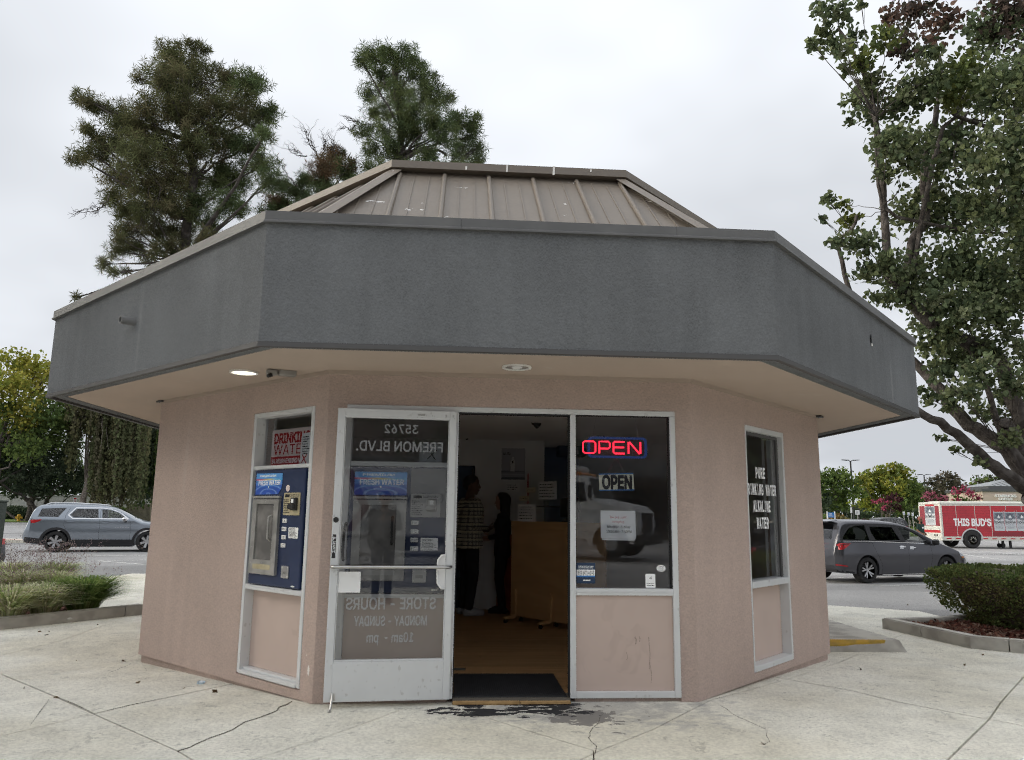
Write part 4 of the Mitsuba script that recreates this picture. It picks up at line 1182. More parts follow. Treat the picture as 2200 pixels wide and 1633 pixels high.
put('body', CF(hull([(.74, .12, 1.263), (.86, .12, 1.263), (.74, .3, 1.263), (.86, .3, 1.263), (.74, .3, 1.36), (.86, .3, 1.36), (.74, .14, 1.29), (.86, .14, 1.29)])), 'black_plastic', CRG)
put('screen', CF(bx(.765, .835, .16, .165, 1.31, 1.33)), 'machine_grey', CRG)
BT = thing('spray_bottle', 'small dark bottle standing behind the slips on the counter', 'bottle')
prof = [(0, 0), (.035, 0), (.037, .02), (.037, .14), (.03, .17), (.013, .19), (.013, .215), (.018, .217), (.018, .24), (0, .24)]
bt = trimesh.creation.revolve(np.array(prof), sections=20)
bt.apply_translation((.28, .36, 1.5))
put('body', CF(bt), 'machine_grey', BT, smooth=40)
put('shelf', CF(bx(.15, .45, .31, .45, 1.485, 1.4995)), 'black_plastic', CT)
# ------------------------------------------------------------------ people
mat('skin_brown', rust([.2, .1, .06], [.25, .13, .08], 30), .55)
mat('skin_dark', rust([.1, .052, .034], [.13, .07, .046], 30), .5)
mat('skin_light', rust([.45, .27, .2], [.5, .31, .23], 30), .55)
mat('hair_black', rust([.012, .01, .009], [.03, .025, .022], 60), .6)
mat('eye_white', [.7, .68, .65], .3)
mat('eye_dark', [.02, .015, .012], .2)
mat('lip_brown', [.16, .07, .055], .5)
mat('cloth_black', rust([.012, .012, .014], [.022, .022, .026], 40), .9)
mat('jeans_navy', rust([.02, .025, .045], [.03, .036, .06], 40), .9)
mat('cloth_green', rust([.015, .035, .028], [.02, .045, .036], 40), .9)
mat('cloth_grey', rust([.16, .16, .17], [.22, .22, .23], 40), .9)
mat('shoe_grey', [.36, .36, .37], .6)
mat('turban_red', rust([.22, .075, .06], [.3, .12, .09], 25), .9)


def plaid(p, n, uv):
    h = (p.x * .8 + p.y * .6)
    a = smoothstep(.35, .42, dr.abs(dr.sin(p.z * 62))) * .75
    b = smoothstep(.8, .9, dr.abs(dr.sin(h * 70)))
    c = smoothstep(.93, .97, dr.abs(dr.sin(p.z * 31 + .6)))
    k = mix([.55, .52, .42], [.045, .045, .05], 1 - a)
    k = mix(k, [.05, .05, .06], b * .7)
    return mix(k, [.6, .55, .4], c * .7)


mat('plaid_shirt', proc(plaid), .9)
SK = dict(hipL=(0, .09, .93), kneeL=(.03, .1, .5), ankL=(-.02, .1, .09), toeL=(.13, .12, .035), shL=(0, .19, 1.42), elL=(-.03, .23, 1.13), wrL=(.08, .22, .9))
SK |= {k[:-1] + 'R': (v[0], -v[1], v[2]) for k, v in list(SK.items())}


def seg(pa, ra, pb, rb):
    a, b = m3.Manifold.sphere(ra, 20).translate(tuple(pa)), m3.Manifold.sphere(rb, 20).translate(tuple(pb))
    return m3.Manifold.batch_hull([a, b])


def blob(*sph):
    return m3.Manifold.batch_hull([m3.Manifold.sphere(r, 20).translate(tuple(p)) for p, r in sph])


def union(ms):
    out = ms[0]
    for m in ms[1:]:
        out = out + m
    return out


def smooth_body(man, edge, it=8):
    m = tm(man.refine_to_length(edge))
    m.merge_vertices()
    trimesh.smoothing.filter_taubin(m, lamb=.5, nu=.51, iterations=it)
    return m


def hand(w, el, palm_n, curl=.5, s=1.0):
    """Palm, four unequal fingers and a thumb from the wrist w, going on from the elbow el; palm_n is the way the palm faces."""
    w, f = np.array(w), np.array(w) - np.array(el)
    f /= np.linalg.norm(f)
    n = np.array(palm_n, float)
    n -= f * (n @ f)
    n /= np.linalg.norm(n)
    a = np.cross(f, n)
    P = lambda u, v, t=0: w + s * (f * u + a * v + n * t)
    ms = [blob((P(.0, .012), .022), (P(.0, -.012), .022), (P(.085, .03), .013), (P(.09, 0), .013), (P(.085, -.032), .012))]
    for v, L in ((.033, .075), (.011, .085), (-.011, .079), (-.032, .062)):
        q = P(.088, v)
        for i, (k, r) in enumerate(((.45, .0095), (.32, .0085), (.26, .0075))):
            c = curl * (i + .6) * .75
            e = q + s * L * k * (f * math.cos(c) + n * math.sin(c))
            ms.append(seg(q, r * s, e, r * s * .9))
            q = e
    q = P(.02, .03)
    for k, r, dv in ((.04, .012, (.6, .75, .35)), (.032, .01, (.85, .35, .45)), (.026, .009, (.85, .1, .55))):
        e = q + s * k * (f * dv[0] + a * dv[1] + n * dv[2])
        ms.append(seg(q, r * s, e, r * s * .9))
        q = e
    return ms


def person(name, label, pos, heading, pose=None, scale=1.0, skin='skin_brown', shirt='cloth_black', trousers='jeans_navy', shoes='cloth_black', hair='short', female=False, sleeve='long', look=0.0, edge=.02, lean=0.0, print_=None, bulk=1.0):
    J = {k: np.array(v, float) for k, v in {**SK, **(pose or {})}.items()}
    P = thing(name, label, 'person')
    ca, sa = math.cos(heading), math.sin(heading)
    M = np.eye(4)
    M[:3, :3] = np.array([[ca, -sa, 0], [sa, ca, 0], [0, 0, 1]]) * scale
    M[:3, 3] = pos
    Le = np.eye(4)
    Le[0, 2] = lean

    def out(nm, m, b, par=P, **kw):
        m = m.copy()
        v = np.array(m.vertices)
        v[:, 0] += lean * np.clip(v[:, 2] - .95, 0, 2)
        m.vertices = v
        m.apply_transform(M)
        return put(nm, m, b, par, smooth=True, **kw)
    k = .9 if female else 1.0
    hc = np.array([.02, 0, 1.635])
    cl, sl = math.cos(look), math.sin(look)
    HT = lambda p: hc + np.array([cl * p[0] - sl * p[1], sl * p[0] + cl * p[1], p[2]])
    head = [blob((HT((-.02, .018, .05)), .082), (HT((-.02, -.018, .05)), .082), (HT((.02, 0, .055)), .075), (HT((.03, 0, -.02)), .066), (HT((.055, 0, -.085)), .028), (HT((-.0, .035, -.05)), .036), (HT((-.0, -.035, -.05)), .036)),
            blob((HT((.088, 0, .03)), .008), (HT((.108, 0, -.018)), .012), (HT((.095, .014, -.02)), .008), (HT((.095, -.014, -.02)), .008)),
            blob((HT((.085, .02, -.055)), .009), (HT((.085, -.02, -.055)), .009), (HT((.09, 0, -.055)), .01)),
            blob((HT((.075, .035, .03)), .014), (HT((.075, -.035, .03)), .014), (HT((.082, 0, .035)), .012)),
            seg((-.015, 0, 1.44), .062 * k, HT((-.01, 0, -.05)), .055 * k)]
    for s in (1, -1):
        head.append(blob((HT((-.005, .083 * s, .02)), .016), (HT((-.012, .088 * s, .035)), .013), (HT((-.0, .083 * s, -.01)), .009)))
    torso = [blob(((0, .12 * k, 1.33), .1 * k), ((0, -.12 * k, 1.33), .1 * k), ((-.01, .14 * k, 1.42), .05), ((-.01, -.14 * k, 1.42), .05), ((.0, .075 * k, 1.1), .1 * k), ((.0, -.075 * k, 1.1), .1 * k)),
             blob(((.0, .075 * k, 1.12), .1 * k), ((.0, -.075 * k, 1.12), .1 * k), ((-.01, .08, .95), .11), ((-.01, -.08, .95), .11))]
    if female:
        torso.append(blob(((.06, .07, 1.29), .062), ((.06, -.07, 1.29), .062)))
    arms, legs, hands, sleeves, feet, trous = [], [], [], [], [], []
    for s in 'LR':
        h, kn, an, to, sh, el, wr = (J[q + s] for q in ('hip', 'knee', 'ank', 'toe', 'sh', 'el', 'wr'))
        sh = sh * [1, k, 1]
        arms += [seg(sh, .056 * k, el, .042 * k), seg(el, .041 * k, wr, .027 * k)]
        legs += [seg(h, .092, kn, .058), seg(kn, .057, an, .038), blob((an, .04), (an - [.03, 0, .05], .035), (to, .03))]
        nrm = (0, -1 if s == 'L' else 1, 0) if wr[2] < 1.0 else (-.3, -.6 if s == 'L' else .6, .7)
        arms += hand(wr, el, nrm, .55)
        mid = sh + (el - sh) * .75
        sleeves += [seg(sh, .068 * k, el if sleeve == 'long' else mid, .054 * k)]
        if sleeve == 'long':
            sleeves += [seg(el, .053 * k, el + (wr - el) * .88, .04 * k)]
        trous += [seg(h, .104, kn, .072), seg(kn, .071, an + [0, 0, .02], .056)]
        feet += [blob((an - [.045, 0, .045], .042), (an + [.01, 0, -.01], .044), (to + [.02, 0, .004], .036), (an - [.045, 0, .058], .03), (to + [.03, 0, -.008], .026))]
    out('body', smooth_body(union(head + torso + arms + legs), edge * .75, 6), skin)
    top = [blob(((0, .12 * k, 1.33), .114 * k), ((0, -.12 * k, 1.33), .114 * k), ((-.01, .15 * k, 1.42), .06), ((-.01, -.15 * k, 1.42), .06), ((0, .085 * k, 1.1), .118 * k), ((0, -.085 * k, 1.1), .118 * k)),
           blob(((0, .085 * k, 1.12), .117 * k), ((0, -.085 * k, 1.12), .117 * k), ((-.005, .085, .88), .128), ((-.005, -.085, .88), .128))]
    if female:
        top.append(blob(((.06, .07, 1.29), .076), ((.06, -.07, 1.29), .076)))
    if bulk != 1:
        top = [m.scale((bulk, bulk, 1)) for m in top]
    shirt_m = union(top + sleeves) - m3.Manifold.sphere(.075, 24).translate((.02, 0, 1.5)) - m3.Manifold.cube((2, 2, .2), True).translate((0, 0, .74))
    out('shirt', smooth_body(shirt_m, edge, 6), shirt)
    tr = union([blob(((-.005, .08, .95), .12), ((-.005, -.08, .95), .12), ((-.005, .08, .88), .115), ((-.005, -.08, .88), .115))] + trous)
    out('trousers', smooth_body(tr, edge, 5), trousers)
    for s, fm in zip('LR', feet):
        out('shoe', smooth_body(fm - m3.Manifold.cube((1, 1, .2), True).translate((0, 0, -.1)), edge * .8, 2), shoes)
    for s in (1, -1):
        e = out('eye', ball(HT((.078, .033 * s, .018)), (.008, .012, .008), 2), 'eye_white')
        out('pupil', ball(HT((.0835, .033 * s, .018)), (.004, .005, .005), 1), 'eye_dark', e)
        out('eyebrow', tm(seg(HT((.082, .018 * s, .042)), .0045, HT((.074, .05 * s, .04)), .0035)), 'hair_black')
    out('mouth', tm(blob((HT((.094, .018, -.055)), .004), (HT((.094, -.018, -.055)), .004), (HT((.099, 0, -.055)), .0055))), 'lip_brown')
    if hair == 'short':
        hm = blob((HT((-.028, .018, .06)), .089), (HT((-.028, -.018, .06)), .089), (HT((.01, 0, .075)), .075), (HT((-.05, 0, .01)), .07)) - m3.Manifold.cube((.2, .3, .2), True).translate(tuple(HT((.15, 0, -.01)))) - m3.Manifold.cube((.12, .3, .1), True).translate(tuple(HT((.06, 0, -.03))))
        out('hair', smooth_body(hm, .02, 3), 'hair_black')
    elif hair == 'long':
        hm = union([blob((HT((-.03, .02, .06)), .092), (HT((-.03, -.02, .06)), .092), (HT((.0, 0, .075)), .08)), blob((HT((-.05, .03, .05)), .085), (HT((-.05, -.03, .05)), .085), (HT((-.07, .05, -.2)), .05), (HT((-.07, -.05, -.2)), .05)),
                    seg(HT((.0, .075, .05)), .03, HT((-.01, .075, -.18)), .025), seg(HT((.0, -.075, .05)), .03, HT((-.01, -.075, -.18)), .025)])
        out('hair', smooth_body(hm, .025, 4), 'hair_black')
    elif hair == 'turban':
        hm = union([blob((HT((-.02, .02, .08)), .1), (HT((-.02, -.02, .08)), .1), (HT((.01, 0, .09)), .093)), seg(HT((.055, .04, .11)), .045, HT((-.02, .09, .06)), .03), seg(HT((.055, -.04, .11)), .045, HT((-.02, -.09, .06)), .03), blob((HT((-.02, 0, .15)), .07), (HT((.02, 0, .14)), .06))])
        out('turban', smooth_body(hm, .025, 3), 'turban_red')
        out('beard', smooth_body(blob((HT((.05, 0, -.09)), .05), (HT((.02, .04, -.055)), .04), (HT((.02, -.04, -.055)), .04), (HT((.04, 0, -.13)), .035)), .02, 3), 'hair_black')
    if print_:
        out('chest_print', tm(blob(((.118, .06, 1.3), .012), ((.118, -.06, 1.3), .012), ((.12, .05, 1.24), .012), ((.12, -.05, 1.24), .012))), print_)
    return P


def on_floor(px, py):
    d = ray(px, py)
    return EYE + d * ((FLOORZ - EYE[2]) / d[2])


pm = on_floor(1003, 1322)
person('person', 'man in a black and cream plaid shirt standing at the counter, hands before him', pm, math.radians(28),
       dict(elL=(-.02, .24, 1.14), wrL=(.2, .12, 1.09), elR=(-.02, -.24, 1.14), wrR=(.2, -.12, 1.1), kneeL=(.02, .1, .5)), 1.06, 'skin_dark', 'plaid_shirt', 'cloth_black', 'shoe_grey', 'short', look=-.45, lean=.02, bulk=1.17)
pw_ = np.array([-.1, 11.0, FLOORZ])
person('person', 'woman with long dark hair in black facing the man at the counter', pw_, math.radians(170),
       dict(elL=(0, .2, 1.14), wrL=(.2, .1, 1.1), elR=(0, -.2, 1.14), wrR=(.2, -.1, 1.1)), .93, 'skin_light', 'cloth_black', 'cloth_black', 'cloth_black', 'long', True, look=.1)
pq = ong(1978, 1187, -.1)
pq = EYE + ray(1979, 1150) * 40.0
pq[2] = gz(pq[0], pq[1]) - .1
person('person', 'bearded man in a rust turban and dark green T-shirt by the red trailer', pq, math.radians(-60),
       dict(elL=(-.02, .25, 1.12), wrL=(.14, .16, .98), elR=(-.02, -.25, 1.12), wrR=(.14, -.16, .98)), 1.02, 'skin_brown', 'cloth_green', 'cloth_grey', 'cloth_black', 'turban', sleeve='short', look=.5, print_='white_vinyl')
person('person', 'photographer in dark clothes holding a phone, seen only mirrored in the door glass', (-.03, -.5, float(gz(0, -.5))), math.radians(90),
       dict(elL=(.2, .22, 1.2), wrL=(.33, .1, 1.32), elR=(.2, -.22, 1.2), wrR=(.33, -.1, 1.32)), .97, 'skin_brown', 'cloth_black', 'jeans_navy', 'cloth_black', 'short')
PH = thing('phone', 'dark phone held up by the photographer', 'phone')
put('body', bx(-.075, .015, -.085, -.077, 1.33, 1.395, .003), 'black_plastic', PH)

# ------------------------------------------------------------------ cars
def paint(name, c, flake=.6):
    mat(name, c, .14, flake, clearcoat=1.0, clearcoat_gloss=.96, specular=.5)


paint('paint_bluegrey', [.3, .335, .38])
paint('paint_darkgrey', [.105, .105, .117])
paint('paint_black', [.012, .012, .014])
paint('paint_silver', [.42, .43, .45])
paint('paint_white', [.7, .7, .69], 0)
paint('paint_ivory', [.66, .65, .58], 0)
mat('tyre_rubber', rust([.02, .02, .021], [.035, .034, .033], 12), .85)
mat('dark_trim', [.022, .022, .024], .55)
mat('chrome', [.78, .78, .79], .12, 1.0)
mat('alloy', [.55, .55, .56], .3, .85)
mat('brake_dark', [.03, .03, .032], .5)
mat('seat_cloth', [.09, .09, .095], .9)
mat('tail_red', [.5, .012, .016], .15, clearcoat=1.0)
mat('tail_clear', [.6, .55, .55], .15, clearcoat=1.0)
mat('lamp_glass', [.62, .64, .67], .1, .2, clearcoat=1.0)
mat('amber', [.6, .2, .02], .2)
mat('plate_white', [.6, .6, .6], .5)


def wheel(parent, c, side, R, W, spokes, nm='wheel', alloy='alloy', twin=True):
    """c: the hub on the outer face; side: +1 when outwards is +y."""
    Wk = put(nm, None or revolve_y([(R * .62, 0), (R * .66, .012), (R * .93, .012), (R * .985, -.03), (R, -.07), (R, -W + .05), (R * .97, -W), (R * .6, -W)], c, side), 'tyre_rubber', parent, smooth=40)
    put('rim', cat_([revolve_y([(R * .63, .004), (R * .65, .012), (R * .6, .012), (R * .57, -.03), (R * .57, -W * .8)], c, side), revolve_y([(0, -.02), (R * .13, -.018), (R * .15, -.045), (R * .0, -.05)], c, side)] +
                    [spoke(c, side, R, 2 * math.pi * i / spokes + .3, twin) for i in range(spokes)]), alloy, Wk, smooth=35)
    put('brake_disc', revolve_y([(0, -.11), (R * .56, -.115), (R * .56, -.13), (0, -.13)], c, side), 'brake_dark', Wk)
    return Wk


def revolve_y(prof, c, side, n=36):
    p = np.array(prof)
    a = np.arange(n) * 2 * np.pi / n
    v = np.stack([p[:, None, 0] * np.cos(a), np.broadcast_to(p[:, None, 1] * side, (len(p), n)), p[:, None, 0] * np.sin(a)], -1) + np.array(c)
    i, j = np.meshgrid(np.arange(len(p) - 1), np.arange(n), indexing='ij')
    q = np.stack([i * n + j, i * n + (j + 1) % n, (i + 1) * n + (j + 1) % n, (i + 1) * n + j], -1).reshape(-1, 4)
    if side < 0:
        q = q[:, ::-1]
    return trimesh.Trimesh(v.reshape(-1, 3), np.vstack([q[:, [0, 1, 2]], q[:, [0, 2, 3]]]), process=False)


def spoke(c, side, R, ang, twin):
    ms = []
    for da in ((-.13, .13) if twin else (0,)):
        w0, w1 = (R * .035, R * .055) if twin else (R * .08, R * .13)
        d, t = np.array([math.cos(ang), 0, math.sin(ang)]), np.array([-math.sin(ang), 0, math.cos(ang)])
        d2, t2 = np.array([math.cos(ang + da * 1.6), 0, math.sin(ang + da * 1.6)]), np.array([-math.sin(ang + da * 1.6), 0, math.cos(ang + da * 1.6)])
        o = np.array(c)
        ms.append(hull([o + d * R * .1 + t * w0 * s + [0, side * y, 0] for s in (-1, 1) for y in (-.018, -.04)] + [o + d2 * R * .6 + t2 * w1 * s + [0, side * y, 0] for s in (-1, 1) for y in (.004, -.03)]))
    return cat_(ms)


from scipy.interpolate import PchipInterpolator


class Body:
    def __init__(self, L, W, top, bottom, belt, tumble=.3, nose=.55, tail=.3, rr=.1):
        self.L, self.W, self.belt, self.tumble, self.nose, self.tail, self.rr = L, W, belt, tumble, nose, tail, rr
        self.zr, self.zb = PchipInterpolator(*np.array(top).T), PchipInterpolator(*np.array(bottom).T)

    def plan(self, x):
        a = np.clip((self.nose - (self.L - x)) / self.nose, 0, 1)
        b = np.clip((self.tail - x) / self.tail, 0, 1)
        return self.W / 2 * (1 - .26 * a ** 2.2) * (1 - .16 * b ** 2.2)

    def y(self, x, z, ins=0.0, zr=None):
        x, z = np.asarray(x, float), np.asarray(z, float)
        zr = self.zr(x) - ins if zr is None else zr
        w = self.plan(x) - ins
        base = w * (1 - .05 * np.clip((.78 - z) / .5, 0, 1) ** 2 - .018 * np.clip((z - .8) / .3, 0, 1)) - np.clip(z - self.belt, 0, 3) * self.tumble
        rr = np.minimum(self.rr, .45 * (zr - self.zb(x)))
        t = np.clip((z - (zr - rr)) / np.maximum(rr, 1e-6), 0, 1)
        return np.maximum(base, .05) * np.maximum(1 - t ** 2.6, 0) ** (1 / 2.6)

    def top_z(self, x, y):                    # height of the upper surface at y
        zr, w = self.zr(x), None
        lo, hi = np.full(np.shape(x), 0.) + zr - self.rr, zr + 0 * np.asarray(x)
        for _ in range(25):
            mid = (lo + hi) / 2
            inside = self.y(x, mid) > np.abs(y)
            lo, hi = np.where(inside, mid, lo), np.where(inside, hi, mid)
        return lo

    def solid(self, x0, x1, ins=0.0, zlow=None, n=90, k=26):
        e = np.linspace(0, 1, n)
        xs = x0 + (x1 - x0) * (.5 - .5 * np.cos(np.pi * e)) * .55 + (x1 - x0) * e * .45
        u = np.linspace(0, 1, k)
        u = 1 - (1 - u) ** 1.6
        rings = []
        for x in xs:
            zt, zb = float(self.zr(x)) - ins, (float(self.zb(x)) if zlow is None else zlow)
            zb = min(zb, zt - .02)
            z = zb + (zt - zb) * u
            yy = self.y(np.full(k, x), z, ins, zt)
            yy[-1] = 0
            r = [(x, 0, zb)] + [(x, a, b) for a, b in zip(yy[:-1], z[:-1])] + [(x, 0, zt)] + [(x, -a, b) for a, b in zip(yy[:-1][::-1], z[:-1][::-1])]
            rings.append(r)
        v = np.array(rings)
        m = v.shape[1]
        v = v.reshape(-1, 3)
        i, j = np.meshgrid(np.arange(n - 1), np.arange(m), indexing='ij')
        q = np.stack([i * m + j, (i + 1) * m + j, (i + 1) * m + (j + 1) % m, i * m + (j + 1) % m], -1).reshape(-1, 4)
        f = [q[:, [0, 1, 2]], q[:, [0, 2, 3]]]
        j = np.arange(1, m - 1)
        f += [np.stack([j * 0, j, j + 1], 1), (n - 1) * m + np.stack([j * 0, j + 1, j], 1)]
        man = mf(trimesh.Trimesh(v, np.vstack(f), process=False))
        if man.volume() < 0:
            man = mf(trimesh.Trimesh(v, np.vstack(f)[:, ::-1], process=False))
        return man

    def on(self, poly, off, side, step=.14):   # a flat outline in (x, z) laid on the flank, off metres out of it
        poly = poly if hasattr(poly, 'geom_type') else Polygon(poly)
        out = []
        for g in getattr(poly, 'geoms', [poly]):
            v, f = trimesh.creation.triangulate_polygon(g, engine='earcut')
            v3 = np.column_stack([v, np.zeros(len(v))])
            v3, f = trimesh.remesh.subdivide_to_size(v3, f, step, max_iter=12)
            yy = self.y(v3[:, 0], v3[:, 1]) + off
            f = f if side < 0 else f[:, ::-1]
            m = trimesh.Trimesh(np.column_stack([v3[:, 0], yy * side, v3[:, 1]]), f, process=False)
            nrm = m.face_normals[:, 1].sum() * side
            out.append(m if nrm > 0 else trimesh.Trimesh(m.vertices, m.faces[:, ::-1], process=False))
        return cat_(out)

    def over(self, x0, x1, hw0, hw1, off, n=14):  # a patch of the upper surface (windscreen, rear window, roof rails)
        u, w = np.meshgrid(np.linspace(0, 1, n), np.linspace(-1, 1, n), indexing='ij')
        x = x0 + (x1 - x0) * u
        yv = (hw0 + (hw1 - hw0) * u) * w
        z = self.top_z(x.ravel(), yv.ravel()).reshape(x.shape)
        v = np.stack([x, yv, z + off], -1).reshape(-1, 3)
        i, j = np.meshgrid(np.arange(n - 1), np.arange(n - 1), indexing='ij')
        q = np.stack([i * n + j, (i + 1) * n + j, (i + 1) * n + j + 1, i * n + j + 1], -1).reshape(-1, 4)
        return trimesh.Trimesh(v, np.vstack([q[:, [0, 1, 2]], q[:, [0, 2, 3]]]), process=False)


def car(label, cat, A, dirn, axle, body, spec, group=None):
    """A: ground point under the rear axle on the car's right flank; dirn: heading; axle: (rear, front) from the tail."""
    C = thing(spec.get('name', 'parked_car'), label, cat, group)
    f = np.array([*dirn[:2], 0.0])
    f /= np.linalg.norm(f)
    lft = np.array([-f[1], f[0], 0])
    org = np.array(A, float) - f * axle[0] + lft * (body.W / 2 - .02)
    M = np.eye(4)
    M[:3, 0], M[:3, 1], M[:3, 3] = f, lft, org
    pitch = spec.get('pitch', 0.0)
    M[:3, 0] += [0, 0, pitch]

    def o(nm, m, b, par=C, smooth=False, **kw):
        m = cat_(m) if isinstance(m, list) else m.copy()
        m.apply_transform(M)
        return put(nm, m, b, par, smooth=smooth, **kw)
    R = spec.get('R', .36)
    man = body.solid(.0, body.L)
    c0, c1 = spec['cabin']
    man = man - body.solid(c0, c1, .06, .5, 50, 18)
    for ax in axle:
        man = man - mf(cyl((ax, -2, R), (ax, 2, R), R + .055, n=40)) + mf(bx(ax - R - .1, ax + R + .1, -body.W / 2 + .42, body.W / 2 - .42, .25, .62))
    wins = spec['windows']
    for p, _ in wins:
        P = Polygon(p).buffer(-.012)
        m = trimesh.creation.extrude_polygon(P, 3.0, engine='earcut')
        v = np.array(m.vertices)
        m.vertices = np.stack([v[:, 0], 1.5 - v[:, 2], v[:, 1]], 1)
        man = man - mf(m)
    for x0, x1, h0, h1, _g in spec['screens']:
        pts = []
        for x, hw in ((x0, h0), (x1, h1)):
            z = float(body.zr(x))
            for s in (-1, 1):
                pts += [(x, s * (hw - .03), z + .3), (x, s * (hw - .03), z - .17)]
        man = man - mf(hull(pts))
    B_ = o('body', tm(man), spec['paint'], smooth=28)
    lo = body.zb
    o('underbody', bx(axle[0] + R + .12, axle[1] - R - .12, -body.W / 2 + .2, body.W / 2 - .2, .19, .3), 'dark_trim')
    for p, g in wins:
        for s in (-1, 1):
            wnd = o('side_window', body.on(Polygon(p), -.004, s), g, smooth=True)
    for x0, x1, h0, h1, g in spec['screens']:
        o('windscreen' if x0 > body.L / 2 else 'rear_window', body.over(x0, x1, h0, h1, .002), g, smooth=True)
    for s in (-1, 1):
        for ax in axle:
            wheel(C, (0, 0, 0), s, R, .24, spec.get('spokes', 5), twin=spec.get('twin', True)) if False else wh(o, C, ax, s, R, body, spec)
        for nm, poly, off, mt in spec.get('flank', []):
            o(nm, body.on(poly, off, s), mt, smooth=True)
        mx, mz = spec['mirror']
        yb = float(body.y(mx, mz)) * s
        mr = o('mirror', bx(mx - .06, mx + .1, yb + s * .05, yb + s * .24, mz - .03, mz + .13, .045), spec.get('mirror_paint', spec['paint']))
        o('mirror_foot', bx(mx, mx + .08, yb - s * .03, yb + s * .08, mz - .05, mz, .01), 'dark_trim', mr)
        for hx, hz in spec['handles']:
            yh = float(body.y(hx, hz))
            o('door_handle', [bx(hx - .11, hx + .11, s * (yh + .014), s * (yh + .034), hz - .014, hz + .016, .008), body.on(rrect(hx - .1, hz - .045, hx + .06, hz + .035, .03), .002, s)], spec.get('handle_mat', 'chrome'))
    # seats and dashboard seen through the glass
    st = []
    for x in spec['seats']:
        for s in (-.4, .4):
            st += [bx(x - .25, x + .25, s - .24, s + .24, .5, .72, .05), hull([(x - .3 + dx, s + dy, z) for dx, z in ((-.08, 1.16), (.02, 1.16), (.1, .6), (.0, .6)) for dy in (-.23, .23)]), bx(x - .42, x - .34, s - .12, s + .12, 1.17, 1.34, .03)]
    o('seat', st, 'seat_cloth')
    o('dashboard', bx(spec['dash'] - .25, spec['dash'] + .25, -.7, .7, .7, spec.get('dash_z', 1.0), .06), 'dark_trim')
    for item in spec.get('extra', []):
        item(o, body)
    return C


def wh(o, C, ax, s, R, body, spec):
    y = (body.W / 2 - .035)
    c = np.array([ax, y * s, R])
    W = .235
    t = o('wheel', revolve_y([(R * .6, -.02), (R * .66, .004), (R * .93, .006), (R * .985, -.03), (R, -.07), (R, -W + .05), (R * .97, -W), (R * .6, -W)], c, s), 'tyre_rubber', C, 40)
    n = spec.get('spokes', 5)
    o('rim', [revolve_y([(R * .665, .0), (R * .655, .008), (R * .61, .006), (R * .58, -.04), (R * .58, -W * .8)], c, s), revolve_y([(0, -.014), (R * .12, -.014), (R * .15, -.04), (0, -.05)], c, s)] +
      [spoke(c, s, R, 2 * math.pi * i / n + spec.get('turn', .3), spec.get('twin', True)) for i in range(n)], 'alloy', t, 35)
    o('brake_disc', revolve_y([(0, -.09), (R * .57, -.095), (R * .57, -.12), (0, -.12)], c, s), 'brake_dark', t)


def seam(*pts, w=.0045):
    return LineString(pts).buffer(w, cap_style='flat')


def arch_ring(ax, R, w0, w1):
    c = shapely.Point(ax, R)
    return c.buffer(R + w1, quad_segs=16).difference(c.buffer(R + w0, quad_segs=16)).intersection(sbox(ax - 1, .26, ax + 1, 2))


def sill(x0, x1, z0, z1):
    return sbox(x0, z0, x1, z1)


def plain(*a):
    return lambda o, b: o(*a)


